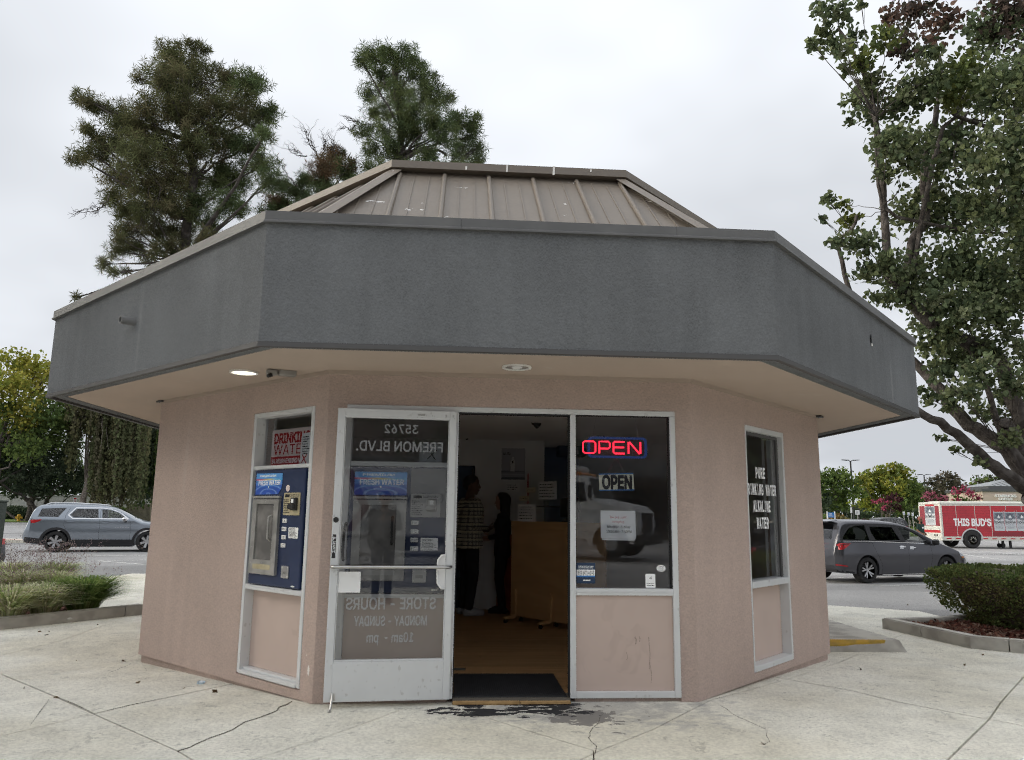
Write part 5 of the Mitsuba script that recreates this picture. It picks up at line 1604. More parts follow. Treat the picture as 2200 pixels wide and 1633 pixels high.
# blue grey seven seater at the left
b = Body(5.19, 2.0, [(0, .72), (.04, .86), (.1, 1.02), (.16, 1.22), (.3, 1.62), (.5, 1.75), (1.2, 1.785), (2.2, 1.77), (2.9, 1.67), (3.3, 1.49), (3.72, 1.25), (3.95, 1.16), (4.5, 1.1), (4.9, 1.0), (5.1, .82), (5.19, .62)],
         [(0, .5), (.12, .38), (.6, .28), (4.6, .25), (5.0, .3), (5.19, .45)], 1.2, .3)
SUVr, SUVf = ong(115, 1187, -.105), ong(297, 1186, -.105)
suv = dict(paint='paint_bluegrey', cabin=(.3, 3.65), R=.385, spokes=6, twin=False, mirror=(3.32, 1.16), handles=[(1.52, 1.1), (2.66, 1.09)], seats=(1.5, 2.45), dash=3.35, dash_z=1.1, handle_mat='paint_bluegrey', mirror_paint='chrome',
           windows=[([(.42, 1.28), (.52, 1.6), (1.36, 1.64), (1.1, 1.27)], 'privacy_glass'), ([(1.6, 1.26), (1.46, 1.36), (1.66, 1.6), (2.4, 1.6), (2.45, 1.24)], 'privacy_glass'), ([(2.54, 1.24), (2.5, 1.6), (2.78, 1.58), (3.1, 1.47), (3.4, 1.26)], 'clear_glass')],
           screens=[(3.72, 2.98, .78, .62, 'clear_glass'), (.17, .3, .7, .6, 'privacy_glass')],
           flank=[('wheel_arch_trim', arch_ring(1.08, .385, .05, .14), .006, 'dark_trim'), ('wheel_arch_trim', arch_ring(4.15, .385, .05, .14), .006, 'dark_trim'), ('sill_trim', sill(1.58, 3.66, .24, .46), .005, 'dark_trim'),
                  ('bumper_trim', Polygon([(.06, .36), (.62, .3), (.6, .5), (.08, .56)]), .005, 'dark_trim'),
                  ('window_chrome', unary_union([LineString([(3.44, 1.235), (1.58, 1.235), (1.42, 1.36), (1.64, 1.63), (2.5, 1.635), (2.82, 1.6), (3.14, 1.48), (3.44, 1.245)]).buffer(.016)]), .006, 'chrome'),
                  ('tail_light', Polygon([(.12, 1.06), (.13, 1.17), (.58, 1.2), (.55, 1.15), (.36, 1.06)]), .008, 'tail_red'),
                  ('door_seam', unary_union([seam((1.46, 1.63), (1.34, 1.35), (1.3, 1.0), (1.42, .78), (1.58, .47)), seam((2.48, 1.6), (2.49, 1.0), (2.5, .47)), seam((3.5, 1.2), (3.56, .9), (3.55, .47)), seam((1.58, .462), (3.55, .462))]), .002, 'dark_trim'),
                  ('body_crease', Polygon([(1.5, .62), (3.5, .56), (3.5, .575), (1.5, .64)]), .004, 'paint_bluegrey'),
                  ('name_badge', unary_union([sbox(3.03 + i * .055, .905, 3.055 + i * .055, .935) for i in range(9)]), .004, 'chrome')],
           extra=[lambda o, b: o('roof_rail', [tube([(.62, s * .62, float(b.top_z(.62, .62)) + .0), (.75, s * .63, float(b.top_z(.75, .63)) + .045), (1.6, s * .64, float(b.top_z(1.6, .64)) + .05), (2.5, s * .62, float(b.top_z(2.5, .62)) + .04), (2.65, s * .61, float(b.top_z(2.65, .61)))], .018, 8) for s in (-1, 1)], 'chrome'),
                  lambda o, b: o('wiper', tube([(3.66, -.5, 1.3), (3.6, .2, 1.335)], .01, 5), 'dark_trim')])
car('blue grey seven seat car with chrome window trim passing left of the kiosk', 'car', SUVr, SUVf - SUVr, (1.08, 4.15), b, suv)

# dark grey minivan at the right
b = Body(5.16, 1.99, [(0, .8), (.03, 1.0), (.08, 1.2), (.16, 1.42), (.32, 1.68), (.6, 1.745), (1.4, 1.75), (2.3, 1.71), (2.9, 1.57), (3.4, 1.35), (3.86, 1.16), (4.3, 1.02), (4.7, .88), (5.0, .72), (5.12, .6), (5.16, .5)],
         [(0, .5), (.1, .36), (.6, .27), (4.6, .22), (5.0, .26), (5.16, .4)], 1.16, .26, .7)
vr, vf = at(1868, 1253, 21.2), at(2037, 1247, 22.25)
vr = ong(1868, 1254, -.105)
van = dict(paint='paint_darkgrey', cabin=(.28, 3.75), R=.36, spokes=5, twin=True, turn=.5, mirror=(3.5, 1.08), handles=[(2.38, .99), (2.76, .97)], seats=(1.3, 2.3, 3.0), dash=3.55, dash_z=1.05, mirror_paint='black_plastic',
           windows=[([(.2, 1.185), (.3, 1.32), (.55, 1.52), (.8, 1.585), (1.14, 1.6), (1.2, 1.17)], 'privacy_glass'), ([(1.3, 1.56), (2.14, 1.55), (2.34, 1.17), (1.42, 1.17), (1.3, 1.4)], 'privacy_glass'), ([(2.36, 1.54), (2.62, 1.52), (2.98, 1.38), (3.3, 1.2), (3.38, 1.1), (2.52, 1.13)], 'clear_glass')],
           screens=[(3.9, 3.0, .8, .64, 'clear_glass'), (.085, .26, .72, .64, 'privacy_glass')],
           flank=[('window_surround', Polygon([(.14, 1.165), (.26, 1.34), (.54, 1.56), (.8, 1.62), (1.2, 1.64), (2.4, 1.585), (2.66, 1.55), (3.04, 1.4), (3.5, 1.12), (3.46, 1.085), (2.5, 1.11), (1.2, 1.15)]).difference(unary_union([Polygon(p) for p in ([(.2, 1.185), (.3, 1.32), (.55, 1.52), (.8, 1.585), (1.14, 1.6), (1.2, 1.17)], [(1.3, 1.56), (2.14, 1.55), (2.34, 1.17), (1.42, 1.17), (1.3, 1.4)], [(2.36, 1.54), (2.62, 1.52), (2.98, 1.38), (3.3, 1.2), (3.38, 1.1), (2.52, 1.13)])])), .004, 'dark_trim'),
                  ('window_chrome', LineString([(.14, 1.165), (1.2, 1.15), (2.5, 1.11), (3.42, 1.085)]).buffer(.009), .008, 'chrome'),
                  ('tail_light', Polygon([(.02, .92), (.02, 1.1), (.5, 1.1), (.34, .99), (.18, .92)]), .01, 'tail_red'), ('tail_light_lens', Polygon([(.04, .99), (.04, 1.03), (.16, 1.03), (.16, .99)]), .013, 'tail_clear'),
                  ('tail_light_lens', unary_union([LineString([(.2, .95), (.24, 1.07), (.44, 1.085)]).buffer(.008), LineString([(.04, 1.075), (.42, 1.07)]).buffer(.006)]), .0125, 'dark_trim'),
                  ('door_seam', unary_union([seam((1.2, 1.66), (1.24, 1.15), (1.45, .78), (1.6, .5), (1.62, .26)), seam((2.24, 1.62), (2.46, 1.15), (2.6, .9), (2.6, .26)), seam((3.44, 1.08), (3.5, .85), (3.46, .45), (3.5, .26)), seam((1.62, .27), (3.5, .27)), seam((.1, 1.65), (.06, 1.4), (.0, 1.15))]), .002, 'dark_trim'),
                  ('slide_rail', seam((.5, 1.12), (1.22, 1.105), w=.006), .003, 'dark_trim'),
                  ('body_crease', Polygon([(1.2, .82), (1.9, 1.02), (3.0, .95), (3.0, .935), (1.9, 1.0)]), .004, 'paint_darkgrey'), ('body_crease', Polygon([(1.66, .5), (2.7, .48), (3.3, .7), (3.28, .715), (2.7, .5), (1.66, .515)]), .005, 'paint_darkgrey'),
                  ('sill_chrome', sill(1.6, 3.55, .222, .24), .012, 'chrome'), ('rear_reflector', Polygon([(.03, .5), (.35, .46), (.35, .49), (.03, .535)]), .006, 'tail_red'), ('side_marker', Polygon([(4.68, .66), (4.84, .66), (4.84, .72), (4.68, .72)]), .006, 'amber'),
                  ('bumper_trim', Polygon([(.06, .32), (.6, .28), (.6, .32), (.06, .38)]), .004, 'dark_trim')],
           extra=[lambda o, b: o('rear_spoiler', hull([(.02, -.66, 1.66), (.02, .66, 1.66), (.34, -.7, 1.7), (.34, .7, 1.7), (.02, -.66, 1.69), (.02, .66, 1.69), (.34, -.68, 1.725), (.34, .68, 1.725)]), 'paint_darkgrey'),
                  lambda o, b: o('headlight', [b.on(Polygon([(4.62, .72), (5.0, .62), (5.02, .7), (4.72, .84), (4.55, .86)]), .006, s) for s in (-1, 1)], 'lamp_glass')])
car('dark grey minivan parked right of the kiosk behind the hedge', 'minivan', vr, vf - at(1868, 1253, 21.2), (1.08, 4.08), b, van)


def simple_car(label, A, dirn, paint_, kind='saloon', group=None, cat='car'):
    if kind == 'saloon':
        bd = Body(4.7, 1.83, [(0, .62), (.05, .9), (.3, 1.02), (.75, 1.06), (1.2, 1.3), (1.7, 1.43), (2.3, 1.45), (2.8, 1.36), (3.35, 1.1), (3.6, 1.0), (4.2, .9), (4.55, .76), (4.7, .55)], [(0, .45), (.2, .3), (.6, .24), (4.2, .2), (4.7, .32)], 1.0, .36, .7, .4)
        sp = dict(cabin=(.95, 3.4), R=.33, mirror=(3.12, .99), handles=[(1.62, .86), (2.5, .85)], seats=(1.5, 2.4), dash=3.1, dash_z=.95,
                  windows=[([(.98, 1.07), (1.35, 1.3), (1.8, 1.37), (2.1, 1.37), (2.08, 1.04)], 'privacy_glass'), ([(2.16, 1.04), (2.17, 1.37), (2.4, 1.365), (2.75, 1.26), (3.1, 1.02)], 'clear_glass')], screens=[(3.4, 2.72, .72, .56, 'clear_glass'), (.85, 1.35, .66, .56, 'privacy_glass')],
                  flank=[('tail_light', Polygon([(.04, .78), (.04, .94), (.36, .94), (.3, .8)]), .006, 'tail_red'), ('headlight', Polygon([(4.1, .68), (4.5, .6), (4.56, .68), (4.2, .8)]), .006, 'lamp_glass'),
                         ('door_seam', unary_union([seam((2.12, 1.36), (2.12, .25)), seam((3.2, 1.0), (3.25, .3)), seam((1.15, 1.0), (1.2, .7), (1.4, .3))]), .002, 'dark_trim')])
        ax = (.95, 3.65)
    else:
        bd = Body(4.75, 1.9, [(0, .7), (.04, .95), (.12, 1.2), (.35, 1.6), (.6, 1.72), (1.4, 1.74), (2.2, 1.72), (2.8, 1.6), (3.4, 1.2), (3.6, 1.12), (4.2, 1.05), (4.6, .9), (4.75, .65)], [(0, .5), (.2, .36), (.6, .28), (4.2, .26), (4.75, .4)], 1.12, .3)
        sp = dict(cabin=(.28, 3.3), R=.36, mirror=(3.05, 1.1), handles=[(1.5, 1.0), (2.45, .99)], seats=(1.4, 2.3), dash=3.0, dash_z=1.05,
                  windows=[([(.4, 1.2), (.55, 1.54), (1.2, 1.6), (1.15, 1.18)], 'privacy_glass'), ([(1.25, 1.18), (1.28, 1.6), (2.1, 1.58), (2.12, 1.16)], 'privacy_glass'), ([(2.2, 1.16), (2.18, 1.57), (2.55, 1.52), (3.1, 1.16)], 'clear_glass')], screens=[(3.42, 2.76, .74, .6, 'clear_glass'), (.13, .34, .68, .58, 'privacy_glass')],
                  flank=[('tail_light', Polygon([(.06, .98), (.08, 1.18), (.3, 1.2), (.26, 1.0)]), .006, 'tail_red'), ('headlight', Polygon([(4.2, .84), (4.6, .78), (4.62, .88), (4.3, .96)]), .006, 'lamp_glass'),
                         ('door_seam', unary_union([seam((2.16, 1.57), (2.16, .35)), seam((3.2, 1.1), (3.25, .4)), seam((1.2, 1.58), (1.2, .9), (1.4, .4))]), .002, 'dark_trim')])
        ax = (.95, 3.7)
    sp |= dict(paint=paint_, extra=[lambda o, b: o('number_plate', bx(-.012, .002, -.16, .16, .78, .92), 'plate_white'),
                                    lambda o, b: o('tail_light', [hull([(-.006 + .03 * (abs(y_) > .7), y_ * b.W / 2, z) for y_ in (s * .52, s * .8) for z in ((.8, .92) if kind == 'saloon' else (1.0, 1.16))] + [(.1, y_ * b.W / 2, z) for y_ in (s * .52, s * .8) for z in ((.8, .92) if kind == 'saloon' else (1.0, 1.16))]) for s in (-1, 1)], 'tail_red'),
                                    lambda o, b: o('grille', bx(b.L - .03, b.L + .006, -.4, .4, .42, .6), 'dark_trim')])
    return car(label, cat, A, dirn, ax, bd, sp, group)


def park(px, py, dz=-.105, depth=None):
    P = ong(px, py, dz) if depth is None else at(px, py, depth)
    if depth:
        P[2] = gz(P[0], P[1]) + dz
    return P


# dark car cut by the left edge, its tail light showing; its rear right corner is at pixel (27, 1150)
P = at(27, 1195, 17.0)
P[2] = gz(P[0], P[1]) - .105
simple_car('dark car at the left edge with its red tail light showing', P + np.array([-1.0, -.15, 0]), (-1, -.1), 'paint_black', 'saloon')
P = at(2192, 1240, 24.0)
P[2] = gz(P[0], P[1]) - .105
simple_car('silver car at the right edge, its headlight towards the hedge', P + np.array([4.4, 1.0, 0]), (-1, -.32), 'paint_silver', 'saloon')
P = park(1790, 1150, depth=48)
simple_car('white car behind the grey minivan, only its roof in view', P, (1, .25), 'paint_white', 'saloon')
P = park(1945, 1150, depth=52)
simple_car('black off-road car seen from behind, left of the red trailer', P, (.12, 1), 'paint_black', 'suv', cat='car')
P = park(1927, 1150, depth=62)
simple_car('small black car half hidden beyond the black off-road car', P, (.3, 1), 'paint_black', 'suv')
# ------------------------------------------------------------------ trees and plants
KINDS = {   # outline of one leaf or leaf spray: x along it, y across, z bend; faces
    'card': ([(-.5, 0, 0), (0, -.34, .06), (.5, 0, -.08), (0, .34, .06)], [(0, 1, 2), (0, 2, 3)]),
    'heart': ([(-.42, 0, 0), (-.5, .2, .02), (-.2, .46, .08), (.2, .3, .05), (.58, 0, -.1), (.2, -.3, .05), (-.2, -.46, .08), (-.5, -.2, .02)], [(0, 2, 1), (0, 3, 2), (0, 4, 3), (0, 5, 4), (0, 6, 5), (0, 7, 6)]),
}
_sp, _sf = [], []
for i in range(9):                            # a tuft of narrow leaves round a twig end
    a_ = i * 2.39996
    el = .9 - .19 * i
    d_ = np.array([math.sin(el), math.cos(el) * math.cos(a_), math.cos(el) * math.sin(a_)])
    w_ = np.cross(d_, [.3, .5, .8])
    w_ /= np.linalg.norm(w_) * 18
    _sp += [tuple(-w_ * .5), tuple(d_ * .5 + w_), tuple(d_), tuple(d_ * .5 - w_)]
    _sf += [(4 * i, 4 * i + 1, 4 * i + 2), (4 * i, 4 * i + 2, 4 * i + 3)]
KINDS['spray'] = (_sp, _sf)
KINDS['sprig'] = ([p for k in range(3) for p in ((.0 + k * .28, 0, 0), (.22 + k * .28, .22 * (-1) ** k, .05), (.5 + k * .25, .12 * (-1) ** k, 0), (.25 + k * .28, -.02, -.04))], [f for k in range(3) for f in ((4 * k, 4 * k + 1, 4 * k + 2), (4 * k, 4 * k + 2, 4 * k + 3))])


def unit(v):
    return v / (np.linalg.norm(v, axis=-1, keepdims=True) + 1e-9)


def leaves(P, axis, size, kind, cols, g, jitter=.28, tint=None):
    t, f = np.array(KINDS[kind][0], float), np.array(KINDS[kind][1], int)
    n, k = len(P), len(t)
    a = unit(axis + g.normal(0, .55, (n, 3)))
    b = unit(np.cross(a, g.normal(0, 1, (n, 3))))
    c = np.cross(a, b)
    s = size * g.uniform(.65, 1.3, n)
    v = P[:, None] + s[:, None, None] * (t[None, :, :1] * a[:, None] + t[None, :, 1:2] * b[:, None] + t[None, :, 2:] * c[:, None])
    F = (np.arange(n) * k)[:, None, None] + f[None]
    cols = np.array(cols)
    col = cols[g.integers(0, len(cols), n)] if tint is None else tint
    col = np.clip(col * g.uniform(1 - jitter, 1 + jitter, (n, 1)), .002, .95)
    return v.reshape(-1, 3), F.reshape(-1, 3), np.repeat(col, k, 0)


def foliage(parts):
    at_, V, F, C = 0, [], [], []
    for v, f, c in parts:
        V.append(v); F.append(f + at_); C.append(c)
        at_ += len(v)
    return trimesh.Trimesh(np.vstack(V), np.vstack(F), process=False), np.vstack(C)


def in_ball(n, c, r, g, shell=.5):
    d = unit(g.normal(0, 1, (n, 3)))
    return c + d * np.array(r) * (g.random((n, 1)) ** shell), d


def limb(pts, r0, r1, g=None, wob=.0, n=8):
    p = np.array(pts, float)
    if len(p) > 2 or wob:
        d = np.concatenate([[0], np.cumsum(np.linalg.norm(np.diff(p, axis=0), axis=1))])
        u = np.linspace(0, d[-1], max(5, 3 * len(p)))
        p = np.column_stack([PchipInterpolator(d, p[:, k])(u) if len(p) > 2 else np.interp(u, d, p[:, k]) for k in range(3)])
        if wob:
            p[1:-1] += g.normal(0, wob, p[1:-1].shape)
    return tube(p, np.linspace(r0, r1, len(p)), n)


def tree(name, label, cat, group, base, trunk, clumps, kind, size, cols, dens, seed, bark='bark', shell=.55, thick=.2, spread=.5, extra=None, crown='crown', droop=0.0, tone=.3, twigs=4, thin=1.0, fill=.45):
    """base: ground point; trunk: points up from it; clumps: (centre, radius[, colours])."""
    g = np.random.default_rng(seed)
    K = thing(name, label, cat, group)
    tp = [np.array(base, float) + [0, 0, -.15]] + [np.array(p, float) for p in trunk]
    wood = [limb(tp, thick, thick * .45, g, thick * .12, 10)]
    parts = []
    for cl in clumps:
        c, r = np.array(cl[0], float), float(cl[1])
        cc = cl[2] if len(cl) > 2 else cols
        k = int(np.argmin([np.linalg.norm(c - q) + 1.6 * max(0, q[2] - c[2] + .55 * np.linalg.norm((c - q)[:2])) for q in tp]))
        q = tp[k]
        mid = (q + c) / 2 + g.normal(0, .12 * r, 3) + [0, 0, -.1 * r]
        rr = min(thick * .42, .035 * r + .012 * np.linalg.norm(c - q)) * thin
        wood.append(limb([q, mid, c], rr, rr * .35, g, .05 * r, 6))
        for _ in range(twigs):
            e, _d = in_ball(1, c, r * .85, g, .3)
            wood.append(limb([c + (q - c) * g.random() * .2, (c + e[0]) / 2 + g.normal(0, .1 * r, 3), e[0]], rr * .35, rr * .1, g, .0, 4))
        n = max(6, int(dens * 4 * math.pi * r * r / (size * size)))
        # the leaves gather on sub-clumps so that the outline stays uneven
        m = max(4, int(6 + 7 * r))
        sub, _d = in_ball(m, c, r * np.array([1, 1, .85]) * .82, g, .5)
        sr = r * g.uniform(.22, .5, m)
        w = g.integers(0, m, n)
        P, d = in_ball(n, np.zeros(3), 1.0, g, shell)
        P = sub[w] + P * sr[w][:, None] * [1, 1, .8]
        loose = g.random(n) < fill
        P2, d2 = in_ball(n, c, r * np.array([1.08, 1.08, .95]), g, .62)
        P[loose], d[loose] = P2[loose], d2[loose]
        P[:, 2] -= droop * r * g.random(n) ** 2
        ct = np.array(cc)[g.integers(0, len(cc), m)] * g.uniform(1 - tone, 1 + tone, (m, 1))
        ax = d * .7 + [0, 0, .15 - droop * 1.5]
        parts.append(leaves(P, ax, size, kind, cc, g, .25, ct[w]))
    if extra:
        wood += extra(g)
    put('trunk', cat_(wood), bark, K, smooth=True)
    m, c = foliage(parts)
    put(crown, m, 'foliage', K, color=c)
    return K


def px_clumps(spec, depth, g, var=.6, scale=1.0):
    out = []
    for s in spec:
        D = depth + g.normal(0, var)
        out.append((at(s[0], s[1], D), s[2] * scale * D / FOC) + tuple(s[3:]))
    return out


G = lambda s: np.random.default_rng(s)


def gpt(px, depth, dz=-.1):                   # ground under a pixel column at a depth
    P = at(px, 1100, depth)
    P[2] = gz(P[0], P[1]) + dz
    return P


z3 = lambda L: [(130 + a / 2.678, 70 + b / 2.678, r / 2.678) + tuple(k) for a, b, r, *k in L]
z4 = lambda L: [(580 + a / 2.2, 80 + b / 2.2, r / 2.2) + tuple(k) for a, b, r, *k in L]
OLIVE = [[.144, .156, .073], [.169, .169, .085], [.125, .140, .069], [.181, .163, .094]]
FERN = [[.129, .170, .077], [.109, .148, .071], [.168, .200, .087], [.136, .164, .075]]
BROWN = [[.180, .120, .072], [.144, .114, .066], [.120, .126, .060]]
T1 = z3([(620, 110, 70), (780, 120, 80), (700, 210, 120), (600, 290, 130), (800, 300, 140), (950, 270, 90), (1080, 280, 90, FERN), (1140, 300, 60, FERN), (450, 260, 40), (100, 370, 40), (160, 390, 55), (230, 430, 65), (150, 560, 55), (110, 720, 60),
         (200, 700, 85), (350, 480, 85), (400, 560, 115), (300, 640, 95), (500, 480, 120), (650, 450, 140), (820, 480, 130), (1000, 420, 115), (1120, 480, 95), (1200, 460, 60, FERN), (1180, 580, 65, FERN), (450, 700, 130), (600, 660, 130), (780, 650, 130),
         (950, 640, 120), (1080, 660, 100, FERN), (350, 830, 100), (480, 850, 110), (620, 830, 115), (760, 860, 110), (900, 850, 115, FERN), (1020, 840, 105, FERN), (1150, 760, 80, FERN), (1200, 860, 75, FERN), (300, 950, 65), (400, 1000, 100), (500, 1020, 85),
         (640, 980, 105), (800, 1000, 105, FERN), (950, 980, 85, FERN), (1040, 1020, 55, FERN), (360, 1150, 55), (430, 1120, 75), (540, 1120, 75), (640, 1130, 65), (740, 1120, 55), (850, 1100, 55, FERN), (560, 1250, 55), (500, 1300, 38), (640, 1200, 45),
         (250, 1330, 42), (310, 1385, 34), (380, 1375, 24), (90, 1525, 28), (340, 1190, 38), (330, 1250, 60), (420, 1230, 70), (700, 1230, 80), (850, 1200, 70), (750, 1330, 90), (900, 1300, 90), (600, 1450, 90), (480, 1500, 60)])


def dead_twigs(spec, depth):
    def f(g):
        out = []
        for x0, y0, x1, y1, n in spec:
            a, b = at(x0, y0, depth - .5), at(x1, y1, depth - .6)
            out.append(limb([a, (a + b) / 2 + [0, 0, -.1], b], .022, .008, g, .03, 5))
            for i in range(n):
                s = a + (b - a) * g.uniform(.25, 1)
                e = s + (b - a) * g.uniform(.2, .55) + g.normal(0, .18, 3) * np.linalg.norm(b - a) * .9
                out.append(limb([s, (s + e) / 2 + g.normal(0, .05, 3), e], .008, .003, g, .02, 4))
        return out
    return f


b0 = gpt(395, 24.5)
tr = [at(395, 560, 24.5), at(400, 470, 24.5), at(420, 380, 24.4), at(400, 300, 24.6), at(400, 200, 24.5)]
tree('tree', 'tall olive green tree with narrow leaves rising behind the left part of the kiosk', 'tree', None, b0, tr, px_clumps(T1, 24.5, G(1), .8, 1.2), 'spray', .19, OLIVE, 1.75, 11, thick=.24,
     extra=dead_twigs([(225, 440, 170, 455, 16), (320, 400, 300, 490, 16), (345, 400, 330, 470, 12), (235, 420, 205, 460, 8)], 24.0))
T2 = z4([(480, 80, 60), (560, 70, 55), (640, 110, 75), (430, 110, 42), (540, 170, 85), (680, 180, 80), (760, 235, 62), (470, 260, 50), (600, 280, 85), (720, 300, 85), (840, 290, 42), (500, 350, 60), (640, 380, 85), (780, 390, 80), (880, 400, 62), (960, 395, 46),
         (450, 450, 55), (560, 470, 75), (680, 460, 75), (820, 470, 80), (940, 470, 62), (985, 520, 42), (480, 540, 55), (600, 560, 65), (740, 560, 60), (900, 550, 62), (975, 585, 42), (520, 640, 70), (700, 650, 80), (860, 640, 70)])
b0 = gpt(855, 27)
tr = [at(856, 420, 27), at(856, 340, 27), at(862, 280, 27), at(850, 200, 27), at(848, 140, 27)]
tree('tree', 'upright fern leaved tree standing behind the middle of the kiosk roof', 'tree', None, b0, tr, px_clumps(T2, 27, G(2), .7, 1.18), 'spray', .19, FERN, 1.6, 12, thick=.22,
     extra=lambda g: [limb([at(857, 350, 27), at(890, 330, 26.8), at(925, 320, 26.6), at(960, 335, 26.5)], .09, .04, g, .02), limb([at(857, 330, 27), at(885, 290, 27), at(890, 240, 27)], .06, .02, g, .02)] + dead_twigs([(770, 262, 740, 250, 12), (765, 270, 735, 275, 8)], 26.5)(g))
T3 = z4([(300, 560, 60, BROWN), (250, 620, 75, BROWN), (350, 640, 80), (180, 690, 65), (120, 740, 60), (60, 790, 55, BROWN), (270, 720, 80), (380, 600, 40, BROWN), (200, 790, 75), (20, 770, 55, BROWN), (330, 800, 80), (430, 680, 50), (100, 830, 60), (60, 700, 50), (160, 830, 70), (0, 830, 60), (420, 760, 60), (480, 700, 50)])
b0 = gpt(690, 25)
tr = [at(690, 520, 25), at(692, 430, 25), at(690, 370, 25)]
tree('tree', 'lower thin brown green tree with bare twig tips between the two tall trees', 'tree', None, b0, tr, px_clumps(T3, 25, G(3), .6), 'spray', .17, FERN, 2.2, 13, thick=.14,
     extra=dead_twigs([(690, 345, 655, 280, 22), (660, 335, 620, 320, 14), (690, 350, 700, 300, 16), (720, 340, 715, 300, 10), (640, 400, 606, 355, 3)], 24.6))

# the big heart leaved tree at the right
DK_ = [[.125, .162, .09], [.15, .185, .096], [.175, .205, .1], [.11, .145, .082], [.2, .225, .135]]
YL_ = [[.180, .204, .066], [.144, .180, .066], [.120, .156, .066]]
BR_ = [[.13, .095, .08], [.1, .08, .07], [.09, .09, .065], [.14, .09, .07]]
DD = 12.0
CR = [(1795, 25, 40), (1770, 90, 34), (1762, 20, 22), (1835, 75, 24), (1745, 95, 18), (1850, 10, 14), (1805, 105, 30), (1852, 125, 36, YL_), (1905, 80, 36, YL_), (1870, 180, 40), (1815, 150, 18), (1840, 215, 34), (1828, 262, 14), (1890, 235, 45), (1910, 300, 50), (1960, 25, 46, BR_), (2025, 50, 44, BR_),
      (1920, 30, 26, BR_), (1950, 105, 40, BR_), (1985, 170, 60), (2000, 110, 30), (2060, 175, 62, YL_), (2130, 70, 66), (2185, 30, 76, BR_), (2105, 200, 80), (2180, 160, 84), (1950, 215, 50), (1955, 330, 70), (2040, 330, 86), (2140, 330, 86), (1900, 375, 26), (2205, 400, 90), (2250, 250, 100), (2290, 100, 110), (2260, 500, 100),
      (1960, 460, 66), (2050, 450, 80), (2140, 460, 86), (1780, 432, 20), (1765, 470, 13), (1812, 440, 20, YL_), (1828, 478, 28, YL_), (1800, 520, 24), (1850, 520, 44), (1905, 570, 46), (1862, 590, 34), (1960, 590, 64), (2050, 570, 80), (2140, 580, 84), (2215, 600, 84), (1935, 640, 34), (1998, 680, 52), (2080, 660, 70), (2150, 690, 62),
      (1990, 745, 32), (2045, 770, 56), (2105, 800, 48), (1992, 850, 26), (2040, 860, 34), (2100, 880, 26), (2135, 890, 28), (2175, 905, 26), (2012, 940, 8), (2030, 942, 10), (2048, 966, 13), (2078, 962, 15), (2110, 992, 15), (2124, 1000, 9), (2178, 940, 26), (2150, 950, 14), (1910, 640, 26), (1880, 640, 20), (2210, 760, 46), (2250, 850, 46), (2030, 720, 40), (2075, 750, 40), (2015, 800, 30), (2130, 760, 44), (2180, 820, 44), (2070, 840, 34), (2010, 640, 50), (2120, 620, 60), (2160, 850, 30), (1985, 700, 30)]
RB = {}
hb = gpt(2290, DD, .0)
R_ = lambda *pts: [at(a, b, DD + c) for a, b, c in pts]


def big_limbs(g):
    L = [limb([hb + [0, 0, -.1], at(2270, 1120, DD), at(2225, 1060, DD)], .3, .24, g, .01, 14),
         limb(R_((2235, 1070, 0), (2200, 1046, 0), (2125, 994, -.2), (2083, 956, -.4), (2029, 915, -.5), (1974, 884, -.6), (1900, 840, -.5)), .115, .045, g, .01, 10),
         limb(R_((2235, 1070, .1), (2200, 1018, .1), (2166, 968, .1), (2131, 942, .2), (2080, 911, .3), (2046, 877, .3), (2015, 832, .4), (1994, 808, .5), (1970, 785, .6), (1900, 720, .8)), .15, .05, g, .012, 10),
         limb(R_((2240, 1060, .2), (2200, 980, .2), (2172, 935, .0), (2160, 912, -.1)), .16, .11, g, .01, 10),
         limb(R_((2245, 1050, .3), (2205, 930, .3), (2176, 863, .3), (2159, 790, .3), (2131, 760, .2), (2080, 736, .1), (2039, 719, .1), (2011, 702, .0), (1974, 668, .0), (1958, 648, .0)), .14, .095, g, .012, 10),
         limb(R_((1960, 650, 0), (1929, 616, 0), (1908, 586, 0), (1905, 534, 0), (1900, 450, .1), (1895, 377, .1), (1884, 267, .2), (1860, 170, .2), (1800, 60, .2)), .075, .02, g, .01, 8),
         limb(R_((1958, 648, .1), (1943, 620, .1), (1953, 561, .2), (1962, 510, .2), (1989, 468, .3), (1984, 394, .3), (1994, 309, .4), (2005, 274, .4), (2020, 150, .5), (1990, 40, .5)), .085, .02, g, .01, 8),
         limb(R_((1988, 380, .3), (1996, 355, .3), (2029, 315, .2), (2080, 240, .1)), .05, .018, g, .01, 7),
         limb(R_((1830, 640, .4), (1809, 560, .4), (1801, 521, .4), (1833, 490, .3), (1840, 463, .3)), .045, .025, g, .006, 7),
         limb(R_((2255, 900, .4), (2215, 560, .5), (2190, 480, .5), (2178, 330, .5), (2200, 100, .6)), .13, .04, g, .02, 9),
         limb(R_((2060, 380, -.3), (2050, 340, -.3), (2058, 300, -.3)), .012, .008, g, .004, 5), limb(R_((2090, 255, -.4), (2110, 260, -.4), (2128, 195, -.4)), .014, .007, g, .004, 5)]
    cut = at(2160, 912, DD - .1)
    L.append(limb([cut, cut + [-.01, -.04, .03]], .1, .098, None, 0, 12))
    return L


